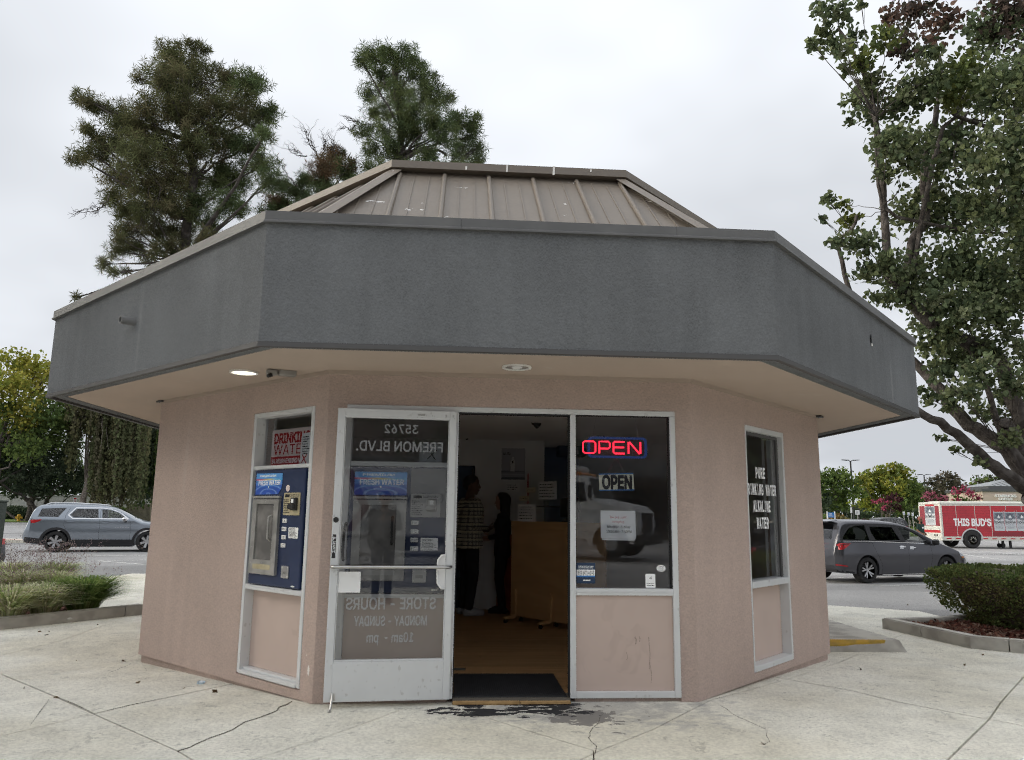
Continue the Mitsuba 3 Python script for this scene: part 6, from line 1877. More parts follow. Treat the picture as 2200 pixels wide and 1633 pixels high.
BT_ = tree('tree', 'large heart leaved tree with dark bare limbs at the right edge, leaning over the kiosk', 'tree', None, hb, [at(2225, 1060, DD), at(2166, 968, DD), at(2080, 736, DD), at(1958, 648, DD), at(1990, 420, DD), at(2050, 250, DD), at(2150, 300, DD), at(2120, 500, DD), at(1900, 450, DD), at(1880, 250, DD)],
     px_clumps(CR, DD, G(4), .6, 1.04), 'heart', .075, DK_, 1.2, 14, thick=.05, extra=big_limbs, tone=.3, twigs=6, shell=.6, thin=.5, fill=.55)

# clipped hedge on the mulch
def hedge(name, label, cat, bottom, top, n, size, cols, seed, core='twig_brown'):
    g = np.random.default_rng(seed)
    K = thing(name, label, cat)
    h = hull(np.array(list(bottom) + list(top)))
    h = tm(mf(h).refine_to_length(.18))
    v = np.array(h.vertices)
    v += h.vertex_normals * ((meshkit.fbm(v * 2.6, 3, seed) - .5) * .26)[:, None]
    h = trimesh.Trimesh(v, h.faces, process=False)
    c = v.mean(0)
    core_m = trimesh.Trimesh(c + (v - c) * [.86, .8, .84] + [0, 0, .03], h.faces, process=False)
    put('stems', core_m, core, K)
    P, fi = trimesh.sample.sample_surface(h, n, seed=seed)
    N = h.face_normals[fi]
    keep = P[:, 2] > gz(P[:, 0], P[:, 1]) + .04
    low = (P[:, 2] - gz(P[:, 0], P[:, 1])) < .3
    keep &= ~(low & (meshkit.fbm(P * 3.1, 2, seed + 5) > .7))
    P, N = P[keep], N[keep]
    P = P - N * (g.random((len(P), 1)) ** 1.5 * .13 - .03)
    warm = meshkit.fbm(P * 2.2, 3, seed + 9)
    t = np.array(cols)[np.clip((warm * 1.6 - .3) * len(cols) + g.normal(0, .7, len(P)), 0, len(cols) - 1).astype(int)]
    m, c_ = foliage([leaves(P, N * .9 + [0, 0, .3], size, 'card', cols, g, .3, t)])
    put('leaves', m, 'foliage', K, color=c_)
    tw = []
    for _ in range(170):
        i = g.integers(0, len(P))
        a = np.array([P[i][0], P[i][1], gz(P[i][0], P[i][1]) + .05]) * .45 + c * .55
        a[2] = gz(a[0], a[1]) + .1
        tw.append(limb([a, (a + P[i]) / 2 + g.normal(0, .06, 3), P[i] + N[i] * .02], .008, .003, g, .01, 4))
    put('twigs', cat_(tw), 'twig_brown', K)
    return K


hA, hB_ = ong(2040, 1336, .05), ong(2250, 1372, .05)
r_ = unit((hB_ - hA)[:2]); bk = np.array([-r_[1], r_[0]])
hz = hA[2]
bot = [[*(hA[:2] + bk * .1), hz], [*(hA[:2] + r_ * 3.0), hz], [*(hA[:2] + r_ * 3.0 + bk * 2.2), hz], [*(hA[:2] + bk * 1.6 + r_ * .1), hz]]
top = [[*(hA[:2] - r_ * .28 - bk * .15), hz + .74], [*(hA[:2] + r_ * 3.2 - bk * .2), hz + .78], [*(hA[:2] + r_ * 3.2 + bk * 2.3), hz + .8], [*(hA[:2] - r_ * .15 + bk * 1.7), hz + .78], [*(hA[:2] - r_ * .3 - bk * .1), hz + .55], [*(hA[:2] + r_ * 3.0 - bk * .2), hz + .5]]
hedge('hedge', 'clipped green hedge with bare twigs below on the bark mulch right of the kiosk', 'hedge', bot, top, 52000, .042, [[.1, .14, .05], [.12, .16, .058], [.15, .18, .065], [.19, .205, .075], [.23, .2, .1]], 5)
stn = put('stone', drape(ball((*ong(2048, 1336, .07)[:2], .085), (.06, .04, .025))), 'kerb_concrete', smooth=True, label='grey stone lying on the mulch at the foot of the hedge', cat='stone')

# ornamental grasses on the left bed
def tuft(label, base, h, w, n, cols, seed, stalks=0, head=[.26, .19, .2]):
    g = np.random.default_rng(seed)
    K = thing('ornamental_grass', label, 'grass clump', None)

    def blades(n, hh, ww, wid, cols, bend):
        a = g.uniform(0, 6.283, n)
        out_ = np.stack([np.cos(a), np.sin(a)], 1)
        r0 = g.random((n, 1)) ** .5 * ww * .32
        L = hh * g.uniform(.45, 1.1, n)
        sp = ww * g.uniform(.15, 1.25, n)
        P0 = np.column_stack([base[:2] + out_ * r0, np.full(n, base[2])])
        side = np.column_stack([-out_[:, 1], out_[:, 0], np.zeros(n)])
        V = []
        for k, (t, wv) in enumerate(((0, 1), (.4, .95), (.75, .7), (1, .12))):
            q = P0.copy()
            q[:, :2] += out_ * (sp * t ** 1.8)[:, None]
            q[:, 2] += L * (t - bend * t ** 2.6)
            V += [q - side * wid * wv, q + side * wid * wv]
        V = np.stack(V, 1).reshape(-1, 3)
        f = np.array([(2 * k, 2 * k + 1, 2 * k + 3) for k in range(3)] + [(2 * k, 2 * k + 3, 2 * k + 2) for k in range(3)])
        F = ((np.arange(n) * 8)[:, None, None] + f[None]).reshape(-1, 3)
        c = np.array(cols)[g.integers(0, len(cols), n)] * g.uniform(.7, 1.3, (n, 1))
        return V, F, np.repeat(c, 8, 0), P0, out_, sp, L
    V, F, C, *_ = blades(int(n * 1.4), h * 1.75, w * 1.05, .008, cols, .48)
    put('blades', trimesh.Trimesh(V, F, process=False), 'foliage', K, color=C)
    if stalks:
        V, F, C, P0, o_, sp, L = blades(stalks, h * 2.3, w * 1.1, .0018, [[.3, .24, .17], [.24, .2, .15]], .25)
        tips = P0.copy()
        tips[:, :2] += o_ * sp[:, None]
        tips[:, 2] += L * .75
        m = 9
        P = np.repeat(tips, m, 0) + g.normal(0, [.03, .03, .035], (len(tips) * m, 3))
        lv, lf, lc = leaves(P, np.array([0, 0, 1.]) + 0 * P, .022, 'card', [head, np.array(head) * 1.35, [.34, .28, .25]], g)
        put('flower_stalks', trimesh.Trimesh(np.vstack([V, lv]), np.vstack([F, lf + len(V)]), process=False), 'foliage', K, color=np.vstack([C, lc]))


GRN = [[.164, .254, .067], [.224, .314, .083], [.135, .224, .067], [.359, .419, .164]]
PAL = [[.64, .65, .4], [.52, .58, .3], [.72, .7, .5], [.42, .5, .22], [.74, .68, .52]]
tufts = [('dense bright green grass clump nearest the kiosk left wall', (178, 1315), .48, .5, 1500, GRN, 14), ('pale dry grass clump in front, behind the kerb left of the green clump', (95, 1325), .43, .42, 800, PAL, 30), ('pale grass clump at the left edge of the picture, close to the kerb', (18, 1335), .45, .42, 800, PAL, 30),
         ('pale grass clump with purple flower stalks in the middle of the bed', (110, 1288), .44, .42, 750, PAL, 60), ('pale grass clump with flower stalks behind, at the left of the bed', (45, 1290), .46, .44, 750, PAL, 70), ('green tinged grass clump at the back of the bed, towards the car', (120, 1262), .46, .45, 650, PAL[1:4] + GRN[:2], 60),
         ('flowering grass clump farthest left at the back of the bed', (20, 1262), .46, .45, 600, PAL, 60)]
for i, (l, p, h, w, n, c, s) in enumerate(tufts):
    tuft(l, ong(*p, .05), h, w, n, c, 40 + i, s)
for i in range(4):
    P = ong(*[(97, 1322), (115, 1324), (188, 1322), (150, 1330)][i], .06)
    put('stone', ball(P + [0, 0, .0], (.035, .028, .018)), 'white_droppings' if i == 0 else 'kerb_concrete', smooth=True, label=['white pebble behind the left kerb', 'small grey pebble beside the white one', 'grey pebble under the green grass clump', 'grey pebble near the left kerb edge'][i], cat='stone')

# fallen leaves and scraps on the walk
g = G(77)
for i, (px, py, sz_, c, l) in enumerate(((432, 1470, .03, 'sign_blue', 'crumpled scrap of blue and white paper by the left wall'),)):
    P = ong(px, py)
    m = ball(P + [0, 0, .012], (.03, .02, .014), 2)
    m.vertices = np.array(m.vertices) + g.normal(0, .005, m.vertices.shape)
    mat('scrap_blue', rust([.55, .7, .8], [.8, .82, .84], 40), .7)
    put('litter', m, 'scrap_blue', label=l, cat='litter')
pts = [(265, 1422), (295, 1468), (345, 1420), (462, 1488), (395, 1480), (52, 1480), (85, 1358), (105, 1358), (210, 1343), (165, 1422), (1950, 1300), (1908, 1303), (1640, 1600), (2112, 1408), (2072, 1430), (1850, 1440), (100, 1365), (120, 1500)]
P = np.array([ong(*p) + [0, 0, .006] for p in pts])
m, c = foliage([leaves(P, np.array([1, 0, 0.]) + 0 * P, .05, 'card', [[.05, .035, .025], [.09, .06, .035], [.13, .09, .05]], g)])
put('fallen_leaves', m, 'foliage', color=c, kind='stuff', label='few brown leaves lying on the concrete walk', cat='leaf litter')
# ------------------------------------------------------------------ farther things, left
def gl(px, py, dz=-.1):
    return ong(px, py, dz)


def onfr(fr, px, py, d=0.0):                  # (s, z) seen at a pixel on a face
    dd_ = ray(px, py)
    o = fr.A + fr.n * d
    t = ((o - EYE[:2]) @ fr.n) / (dd_[:2] @ fr.n)
    X = EYE + dd_ * t
    return float((X[:2] - o) @ fr.t), float(X[2])


def face_at(px, depth, tx=1.0, ty=0.0):
    P = at(px, 1100, depth)
    return Frame(P[:2], (tx, ty))


GRD = lambda P: float(gz(P[0], P[1])) - .1
UB = thing('utility_box', 'dark green metal utility cabinet cut by the left edge', 'utility box')
mat('box_green', rust([.035, .05, .042], [.045, .06, .052], 6), .6)
uf = face_at(-47, 11.6, 1, .0)
zb_ = float(gz(*uf.A)) - .05
w0 = onfr(uf, -47, 1075)
put('body', uf(bx(-1.2, w0[0], 0, .7, zb_, w0[1] - .02, .01)), 'box_green', UB)
put('lid', uf(bx(-1.22, w0[0] + .008, -.02, .72, w0[1] - .02, w0[1] + .01, .008)), 'box_green', UB)
put('plinth', uf(bx(-1.25, w0[0] + .03, -.03, .75, zb_ - .2, zb_ + .05)), 'kerb_concrete', UB)

lawn_l = Polygon([tuple(at(x, 1100, D)[:2]) for x, D in ((-700, 80), (700, 84), (900, 125), (-900, 125))])
put('lawn', laid(lawn_l, -.12, -.02, 4.0), 'lawn_green', kind='structure')
rk = [at(20, 1165, 35), at(126, 1165, 35)]
RKL = thing('red_kerb', 'low red painted kerb of the street median behind the blue grey car', 'kerb')
put('kerb_stone', laid(LineString([tuple(at(-300, 1100, 36)[:2]), tuple(rk[1][:2])]).buffer(.1, cap_style='flat'), -.11, .03, 3), 'red_kerb_paint', RKL)
MD = put('street_median', laid(LineString([tuple(at(-300, 1100, 36.8)[:2]), tuple(at(122, 1100, 35.8)[:2])]).buffer(.7), -.11, .02, 3), 'concrete', kind='structure')
for (a, b, l) in (((75, 1152), (128, 1151), 'white lane line on the street left of the blue grey car'), ((75, 1140), (130, 1139), 'far white lane line on the street')):
    put('lane_line', stripe(gl(*a), gl(*b), .14, -.098), 'road_paint', label=l, cat='road marking')
mat('wall_white', rust([.32, .32, .31], [.4, .4, .39], .8), .9)
gw = face_at(85, 98)
GWALL = thing('garden_wall', 'long pale garden wall behind the dark trees across the street', 'wall')
zb_ = GRD(at(85, 1100, 98))
_, zt_ = onfr(gw, 85, 1063)
for i in range(9):
    put('panel', gw(bx(-14 + i * 3.4, -14 + i * 3.4 + 3.3, 0, .18, zb_ - .2, zt_ - .12)), 'wall_white', GWALL)
put('coping', gw(bx(-14.1, 17, -.06, .24, zt_ - .12, zt_)), 'wall_white', GWALL)
mat('fence_wood', rust([.16, .14, .12], [.24, .21, .18], 3), .9)
wf2 = face_at(300, 92, 1, .05)
FN = thing('board_fence', 'weathered grey board fence beyond the street, next to the kiosk left wall', 'fence')
_, zt2 = onfr(wf2, 300, 1083)
zb2 = GRD(at(300, 1100, 92))
for i in range(44):
    put('board', wf2(bx(-1.6 + i * .16, -1.6 + i * .16 + .148, 0, .025, zb2, zt2 + .03 * math.sin(i * 2.3))), 'fence_wood', FN)
put('rail', wf2(cat_([bx(-1.6, 5.5, .03, .08, z, z + .1) for z in (zb2 + .4, zt2 - .4)])), 'fence_wood', FN)
SGN = thing('street_sign', 'small white street sign with red print on a post before the leaning trunk', 'road sign')
sp = face_at(161, 84)
s0, z1 = onfr(sp, 158, 1068)
s1, z0 = onfr(sp, 165, 1079)
put('post', sp(cyl((.0 + (s0 + s1) / 2, .03, GRD(at(161, 1100, 84))), ((s0 + s1) / 2, .03, z1), .03, n=8)), 'dull_steel', SGN)
put('plate', sp(bx(s0, s1, 0, .012, z0, z1)), 'white_plastic', SGN)
put('print', sp(cat_([bx(s0 + .07, s1 - .07, -.004, 0, z0 + (z1 - z0) * .55, z0 + (z1 - z0) * .85), bx(s0 + .1, s1 - .1, -.004, 0, z0 + (z1 - z0) * .15, z0 + (z1 - z0) * .3)])), 'red_ink', SGN)
HY = thing('fire_hydrant', 'small yellow hydrant on the far lawn left of the dark trees', 'hydrant')
hp = at(42, 1100, 84)
hz_ = GRD(hp) + .08
mat('hydrant_yellow', [.6, .36, .03], .5)
put('barrel', cyl((hp[0], hp[1], hz_ - .1), (hp[0], hp[1], hz_ + .6), .16, n=14), 'hydrant_yellow', HY, smooth=40)
put('bonnet', ball((hp[0], hp[1], hz_ + .6), (.2, .2, .18)), 'hydrant_yellow', HY, smooth=True)
put('outlet', cat_([cyl((hp[0] - .36, hp[1], hz_ + .38), (hp[0] + .36, hp[1], hz_ + .38), .12, n=12), cyl((hp[0], hp[1] - .34, hz_ + .38), (hp[0], hp[1], hz_ + .38), .14, n=12)]), 'hydrant_yellow', HY, smooth=40)

GOLD = [[.276, .292, .056], [.341, .324, .065], [.227, .259, .056], [.389, .356, .082]]
MIDG = [[.117, .166, .055], [.146, .195, .058], [.098, .146, .051]]
DARK = [[.053, .075, .049], [.068, .094, .056], [.085, .112, .068], [.104, .131, .085]]
YT = [(30, 780, 36, GOLD), (75, 790, 38, GOLD), (20, 830, 46, GOLD), (80, 840, 44, GOLD), (110, 800, 26, GOLD), (50, 880, 50, GOLD), (110, 880, 40), (10, 890, 40), (90, 925, 45), (30, 930, 45), (130, 910, 32), (0, 960, 40), (60, 965, 40), (-60, 820, 70, GOLD), (-90, 920, 80), (-40, 980, 60), (118, 955, 30), (140, 880, 24)]
tree('tree', 'tall yellow green tree at the left edge beyond the street', 'tree', None, gpt(-15, 80, -.1), [at(-15, 1040, 80), at(0, 960, 80), at(20, 880, 80)], px_clumps(YT, 80, G(21), 2.0, 1.15), 'card', .4, MIDG, 1.7, 21, thick=.35, twigs=2)
DT = [(30, 1000, 40), (80, 985, 42), (130, 990, 38), (165, 1020, 28), (15, 1035, 34), (60, 1030, 40), (105, 1030, 40), (145, 1042, 26), (-30, 1010, 50), (90, 1055, 20), (35, 1056, 20), (170, 1050, 16), (-40, 1045, 30)]
tree('tree', 'dark rounded tree with forked trunks across the street, in front of the pale wall', 'tree', None, gpt(66, 85, -.1), [at(67, 1075, 85), at(72, 1045, 85), at(90, 1010, 85)], px_clumps(DT, 85, G(22), 1.8, 1.1), 'card', .4, DARK, 1.7, 22, thick=.42, twigs=2,
     extra=lambda g: [limb([at(66, 1092, 85), at(56, 1072, 85.3), at(40, 1058, 85.5)], .25, .12, g, .03), limb([at(78, 1118, 84.6), at(76, 1098, 84.6), at(66, 1080, 84.8)], .3, .2, g, .03), limb([gpt(99, 87, -.1), at(99, 1078, 87), at(108, 1066, 87), at(122, 1055, 87)], .34, .16, g, .03)])
# low dark hedge at the wall's foot
def bush(label, px, py, depth, w, h, cols, seed, n=2600, size=.3, name='shrub', kind='card'):
    g = G(seed)
    K = thing(name, label, 'shrub')
    P0 = at(px, py, depth)
    b = GRD(P0)
    c = np.array([P0[0], P0[1], b + h * .5])
    P, d = in_ball(n, c, (w / 2, w * .3, h * .55), g, .35)
    P = P[P[:, 2] > b]
    m, col = foliage([leaves(P, unit(P - c), size, kind, cols, g)])
    put('foliage', m, 'foliage', K, color=col)
    put('stems', cat_([limb([[c[0] + g.normal(0, w * .1), c[1], b - .1], c + g.normal(0, .15, 3) * [w, w * .5, h]], .03, .012, g, .02, 5) for _ in range(6)]), 'twig_brown', K)


def far_wood(label, x0, x1, D, h0, h1, n, cols, seed):        # a distant belt of trees that reads as one mass
    g = G(seed)
    px = g.uniform(x0, x1, n)
    Dp = D + g.normal(0, 4, n)
    base_ = np.array([at(a, 1100, b) for a, b in zip(px, Dp)])
    top = h0 + (h1 - h0) * meshkit.fbm(np.column_stack([px / 34, px * 0, px * 0]), 3, seed)
    base_[:, 2] = gz(base_[:, 0], base_[:, 1]) - .1 + top * g.random(n) ** .8
    t = np.array(cols)[np.clip((meshkit.fbm(base_ / 5.0, 3, seed + 1) * 1.6 - .3) * len(cols), 0, len(cols) - 1).astype(int)]
    m, c = foliage([leaves(base_, np.array([0, -.4, .6]) + 0 * base_, .7, 'card', cols, g, .3, t)])
    put('woodland', m, 'foliage', color=c, kind='stuff', label=label, cat='trees')


far_wood('dark belt of distant trees beyond the street at the left', -260, 420, 118, 5, 17, 11000, DARK + MIDG, 801)
far_wood('dark belt of distant trees and shrubs across the lot at the right', 1700, 2300, 128, 2.5, 8, 9000, DARK + MIDG, 802)
bush('dark low shrub at the foot of the pale wall, left of the dark tree', 30, 1100, 95, 5.5, 1.7, DARK, 31)
bush('dark low shrub at the foot of the pale wall, right of the dark tree', 95, 1100, 95, 3.6, 1.6, DARK, 32)
bush('dark green shrub under the weeping tree left of the board fence', 243, 1100, 93, 5.0, 1.8, MIDG, 33)
WT = [[.127, .146, .073], [.155, .164, .082], [.109, .120, .064], [.182, .173, .091], [.137, .127, .082]]


def weeping(label, seed, depth, base, trunk, strands, cols, red=0):
    g = G(seed)
    K = thing('weeping_tree', label, 'tree')
    tp = [gpt(*base, -.1)] + [at(*p, depth) for p in trunk]
    wood = [limb(tp, .36, .13, g, .03, 10)]
    P, C_, A = [], [], []
    for (x0, x1, y0, y1, n) in strands:
        for _ in range(n):
            x = g.uniform(x0, x1)
            D = depth + g.normal(0, 1.6)
            a = at(x, y0 + g.normal(0, 10), D)
            L = (y1 - y0) * g.uniform(.45, 1.0) * D / FOC
            q = tp[-1]
            if g.random() < .3:
                wood.append(limb([tp[g.integers(2, len(tp))], (q + a) / 2 + [0, 0, .5], a], .05, .015, g, .05, 4))
            m = int(10 * L) + 4
            t = g.random(m)
            sw = g.normal(0, .12, 2)
            P.append(np.column_stack([a[0] + sw[0] * t + g.normal(0, .1, m), a[1] + g.normal(0, .1, m), a[2] - L * t]))
            A.append(np.tile([0, 0, -1.0], (m, 1)))
            C_.append(np.tile(np.array(cols)[g.integers(0, len(cols))], (m, 1)))
    P, A, C_ = np.vstack(P), np.vstack(A), np.vstack(C_)
    m, c = foliage([leaves(P, A, .34, 'card', cols, g, .25, C_)])
    put('trunk', cat_(wood), 'pale_bark', K, smooth=True)
    put('crown', m, 'foliage', K, color=c)
    if red:
        k = P[g.choice(len(P), red, False)]
        m, c = foliage([leaves(k + [0, -.15, 0], np.array([0, 0, -1.]) + 0 * k, .16, 'card', [[.4, .05, .04], [.35, .08, .05]], g)])
        put('blossoms', m, 'foliage', K, color=c)


weeping('weeping tree with a pale leaning trunk and hanging olive strands, left of the kiosk', 41, 82, (176, 82), [(177, 1090), (183, 1055), (196, 1010), (205, 960), (213, 900), (218, 860)],
        [(150, 235, 830, 940, 130), (212, 330, 850, 1085, 260), (150, 175, 900, 1010, 40), (215, 300, 960, 1090, 130)], WT, 26)
weeping('second hanging tree, darker, close against the kiosk left wall', 42, 90, (332, 90), [(330, 1090), (326, 1040), (318, 960), (310, 880)], [(280, 380, 860, 1060, 220), (300, 360, 950, 1085, 90)], DARK + MIDG, 0)
BG_ = [(140, 830, 40), (200, 870, 40), (260, 900, 40), (320, 950, 34), (170, 910, 36), (240, 960, 34), (300, 1000, 30), (160, 960, 30)]
tree('tree', 'mid green tree filling the gap behind the weeping tree', 'tree', None, gpt(250, 104, -.1), [at(250, 1040, 104), at(245, 960, 104)], px_clumps(BG_, 104, G(23), 2.5), 'card', .5, MIDG + DARK[:2], 0.91, 23, thick=.3, twigs=2)

# ------------------------------------------------------------------ farther things, right
bank = Polygon([tuple(at(x, 1100, D)[:2]) for x, D in ((1640, 78), (1990, 72), (2400, 76), (2900, 140), (1600, 140))])
put('planted_bank', laid(bank, -.12, .12, 4.0), 'lawn_green', kind='structure')
YG = [[.259, .268, .056], [.211, .244, .056], [.308, .292, .065], [.162, .203, .056]]
GG = [[.131, .179, .056], [.169, .216, .066], [.104, .150, .053]]
R1 = [(1772, 1030, 26, GG), (1800, 1026, 26, GG), (1825, 1035, 22, GG), (1780, 1060, 26, DARK), (1815, 1062, 26, GG), (1770, 1085, 22, DARK), (1740, 1050, 30, GG), (1845, 1060, 16, GG), (1800, 1085, 20, GG)]
tree('tree', 'green and yellow tree next to the kiosk right wall, left of the near lamp post', 'tree', None, gpt(1795, 92), [at(1795, 1105, 92), at(1798, 1070, 92)], px_clumps(R1, 92, G(51), 1.5, 1.15), 'card', .44, GG, 2.4, 51, thick=.25, twigs=2)
R2 = [(1850, 1034, 18), (1875, 1030, 22), (1900, 1022, 24), (1920, 1012, 20), (1940, 1024, 22), (1955, 1045, 20, GG), (1865, 1055, 22), (1895, 1052, 26), (1925, 1050, 24), (1950, 1070, 20, GG), (1965, 1075, 16, GG), (1870, 1080, 20), (1905, 1085, 22), (1935, 1090, 20, GG), (1968, 1055, 14, GG)]
tree('tree', 'broad golden yellow tree in the middle between the two lamp posts', 'tree', None, gpt(1905, 105), [at(1905, 1105, 105), at(1905, 1060, 105)], px_clumps(R2, 105, G(52), 2.0, 1.15), 'card', .5, YG, 2.6, 52, thick=.3, twigs=2)
R3 = [(2010, 1040, 18), (2035, 1030, 20), (2055, 1045, 18), (2025, 1058, 20), (2065, 1062, 14), (2000, 1060, 14)]
DB = [[.108, .100, .072], [.090, .090, .064], [.126, .108, .082]]
tree('tree', 'dark brownish round tree above the left part of the red trailer', 'tree', None, gpt(2032, 118), [at(2032, 1105, 118), at(2032, 1065, 118)], px_clumps(R3, 118, G(53), 1.5, 1.15), 'card', .5, DB, 2.2, 53, thick=.25, twigs=2)
R4 = [(2085, 1048, 14), (2105, 1035, 15), (2125, 1032, 14), (2145, 1030, 14), (2165, 1035, 14), (2085, 1068, 12), (2115, 1058, 14), (2070, 1060, 10)]
tree('tree', 'dark thin tree behind the coffee shop roof', 'tree', None, gpt(2115, 125), [at(2115, 1105, 125), at(2118, 1060, 125)], px_clumps(R4, 125, G(54), 1.5, 1.15), 'card', .5, DB + MIDG, 1.8, 54, thick=.25, twigs=2)
CRM = [[.36, .06, .12], [.42, .09, .15], [.3, .05, .1], [.08, .09, .045]]
PNK = [[.42, .14, .19], [.5, .2, .25], [.34, .1, .15], [.06, .06, .035]]
PRP = [[.07, .03, .036], [.055, .028, .034], [.09, .04, .045]]
for lab, spec, base, cols, sd, dp_ in (('crimson flowering myrtle behind the minivan roof', [(1880, 1078, 9), (1895, 1076, 9), (1908, 1080, 8), (1887, 1088, 8, MIDG), (1900, 1090, 8)], 1895, CRM, 61, 72),
                                       ('pink flowering myrtle at the left end of the red trailer', [(1990, 1066, 10), (2005, 1060, 11), (2018, 1072, 11), (2030, 1070, 9), (1995, 1078, 11)], 2005, PNK, 62, 76),
                                       ('red flowering myrtle above the middle of the red trailer', [(2055, 1056, 12, CRM), (2070, 1050, 11), (2085, 1062, 12, CRM), (2100, 1070, 10), (2055, 1072, 12, MIDG + CRM[:1]), (2075, 1076, 12, MIDG)], 2075, CRM, 63, 76)):
    tree('flowering_myrtle', lab, 'flowering tree', None, gpt(base, dp_), [at(base, 1112, dp_), at(base, 1092, dp_)], px_clumps(spec, dp_, G(sd), .5), 'card', .26, cols, 1.6, sd, thick=.08, twigs=3, crown='blossom_crown')
tree('tree', 'small dark purple leaved tree right of the crimson myrtle', 'tree', None, gpt(1912, 78), [at(1912, 1110, 78), at(1915, 1090, 78)], px_clumps([(1905, 1072, 10), (1920, 1068, 12), (1932, 1075, 11), (1915, 1085, 13), (1930, 1092, 11), (1900, 1092, 9)], 78, G(64), .5), 'card', .3, PRP, 1.82, 64, thick=.09, twigs=3)
bush('dark purple shrub behind the white sign, left of the crimson myrtle', 1855, 1100, 80, 3.2, 1.5, PRP, 65, 900, .25)
tree('tree', 'small lime green tree beside the near lamp post', 'tree', None, gpt(1845, 70), [at(1845, 1110, 70), at(1846, 1095, 70)], px_clumps([(1842, 1078, 8), (1855, 1083, 8), (1835, 1086, 7), (1850, 1090, 6), (1825, 1082, 7)], 70, G(66), .4), 'card', .26, [[.2, .24, .03], [.16, .2, .03]], .55, 66, thick=.06, twigs=3)
bush('tall rust tinged grass bush beside the blue and white sign', 1798, 1100, 66, 2.6, 1.9, [[.24, .15, .06], [.2, .16, .06], [.15, .14, .06]], 67, 700, .3, 'grass_bush')
bush('dull green shrub behind the blue and white sign', 1772, 1100, 74, 3.4, 1.9, GG, 68, 900, .3)
bush('low green shrub on the bank below the golden tree', 1890, 1100, 88, 9.0, .9, GG, 69, 1500, .3)

def lamp_post(label, px, py, depth):
    K = thing('lamp_post', label, 'lamp post', None)
    f = face_at(px, depth)
    b = at(px, 1100, depth)
    z0, z1 = GRD(b), at(px, py, depth)[2]
    s = onfr(f, px, py)[0]
    put('pole', f(tube([(s, 0, z0 - .1), (s, 0, z0 + (z1 - z0) / 2), (s, 0, z1)], [.15, .12, .1], 10)), 'dark_trim', K, smooth=40)
    put('arm', f(cat_([tube([(s, 0, z1 - .1), (s + k * .3, 0, z1 + .12), (s + k * .55, 0, z1 + .1)], .05, 6) for k in (-1, 1)])), 'dark_trim', K)
    for k in (-1, 1):
        put('lamp_head', f(hull([(s + k * x, y, z1 + z) for x in (.45, 1.15) for y in (-.18, .18) for z in ((.02, .14) if x < 1 else (.1, .17))])), 'dark_trim', K)
    put('base', f(cyl((s, 0, z0 - .1), (s, 0, z0 + .75), .3, n=16)), 'kerb_concrete', K)


lamp_post('nearer lamp post with twin heads, before the golden trees', 1827, 989, 100)
lamp_post('farther lamp post with twin heads, left of the red trailer', 1985, 1020, 132)

# small signs on the bank
SG1 = thing('entrance_sign', 'low blue and white sign between two white posts right of the kiosk', 'sign')
f1 = face_at(1785, 62)
(a, zt1), (b, zb1) = onfr(f1, 1778, 1101), onfr(f1, 1793, 1112)
gz1 = GRD(at(1785, 1100, 62))
for s in (a - .03, b + .03):
    put('post', f1(bx(s - .04, s + .04, -.04, .04, gz1, zt1 + .08, .005)), 'white_plastic', SG1)
put('board', f1(bx(a, b, -.02, .02, zb1, zt1)), 'sign_blue', SG1)
put('print', f1(upright(lines_of(a + .06, b - .06, zb1 + .08, zt1 - .06, 3, 4, .4), .021)), 'white_vinyl', SG1)
SG2 = thing('notice_board', 'white notice sign on a post left of the crimson myrtle', 'sign')
f2 = face_at(1842, 66)
(a, zt1), (b, zb1) = onfr(f2, 1837, 1096), onfr(f2, 1847, 1106)
put('board', f2(bx(a, b, -.01, .01, zb1, zt1)), 'white_plastic', SG2)
put('print', f2(upright(lines_of(a + .04, b - .04, zb1 + .05, zt1 - .04, 3, 7, .4), .011)), 'black_ink', SG2)
put('post', f2(cyl(((a + b) / 2, .03, GRD(at(1842, 1100, 66))), ((a + b) / 2, .03, zt1), .03, n=8)), 'dull_steel', SG2)
SG3 = thing('post_sign', 'narrow white sign on a tall post beside the near lamp post', 'sign')
f3 = face_at(1829, 64)
(a, zt1), (b, zb1) = onfr(f3, 1826.5, 1090), onfr(f3, 1831, 1102)
put('board', f3(bx(a, b, -.01, .01, zb1, zt1)), 'white_plastic', SG3)
put('post', f3(cyl(((a + b) / 2, .03, GRD(at(1829, 1100, 64))), ((a + b) / 2, .03, zt1), .03, n=8)), 'dull_steel', SG3)
for i, px in enumerate((1942, 1952, 1961)):
    K = thing('bay_sign', ['white parking bay sign on a post, left of three beyond the black car', 'white parking bay sign on a post, middle of three beyond the black car', 'white parking bay sign on a post, right of three beside the trailer'][i], 'sign')
    fb = face_at(px, 70)
    (a, zt1), (b, zb1) = onfr(fb, px - 2.5, 1099 + i * 1.5), onfr(fb, px + 2.5, 1106 + i * 1.2)
    put('board', fb(bx(a, b, -.01, .01, zb1, zt1)), 'white_plastic', K)
    put('print', fb(bx(a + .05, b - .05, -.016, -.011, zb1 + .06, zb1 + .14)), 'sign_blue', K)
    put('post', fb(cyl(((a + b) / 2, .03, GRD(at(px, 1100, 70))), ((a + b) / 2, .03, zt1), .03, n=8)), 'dull_steel', K)

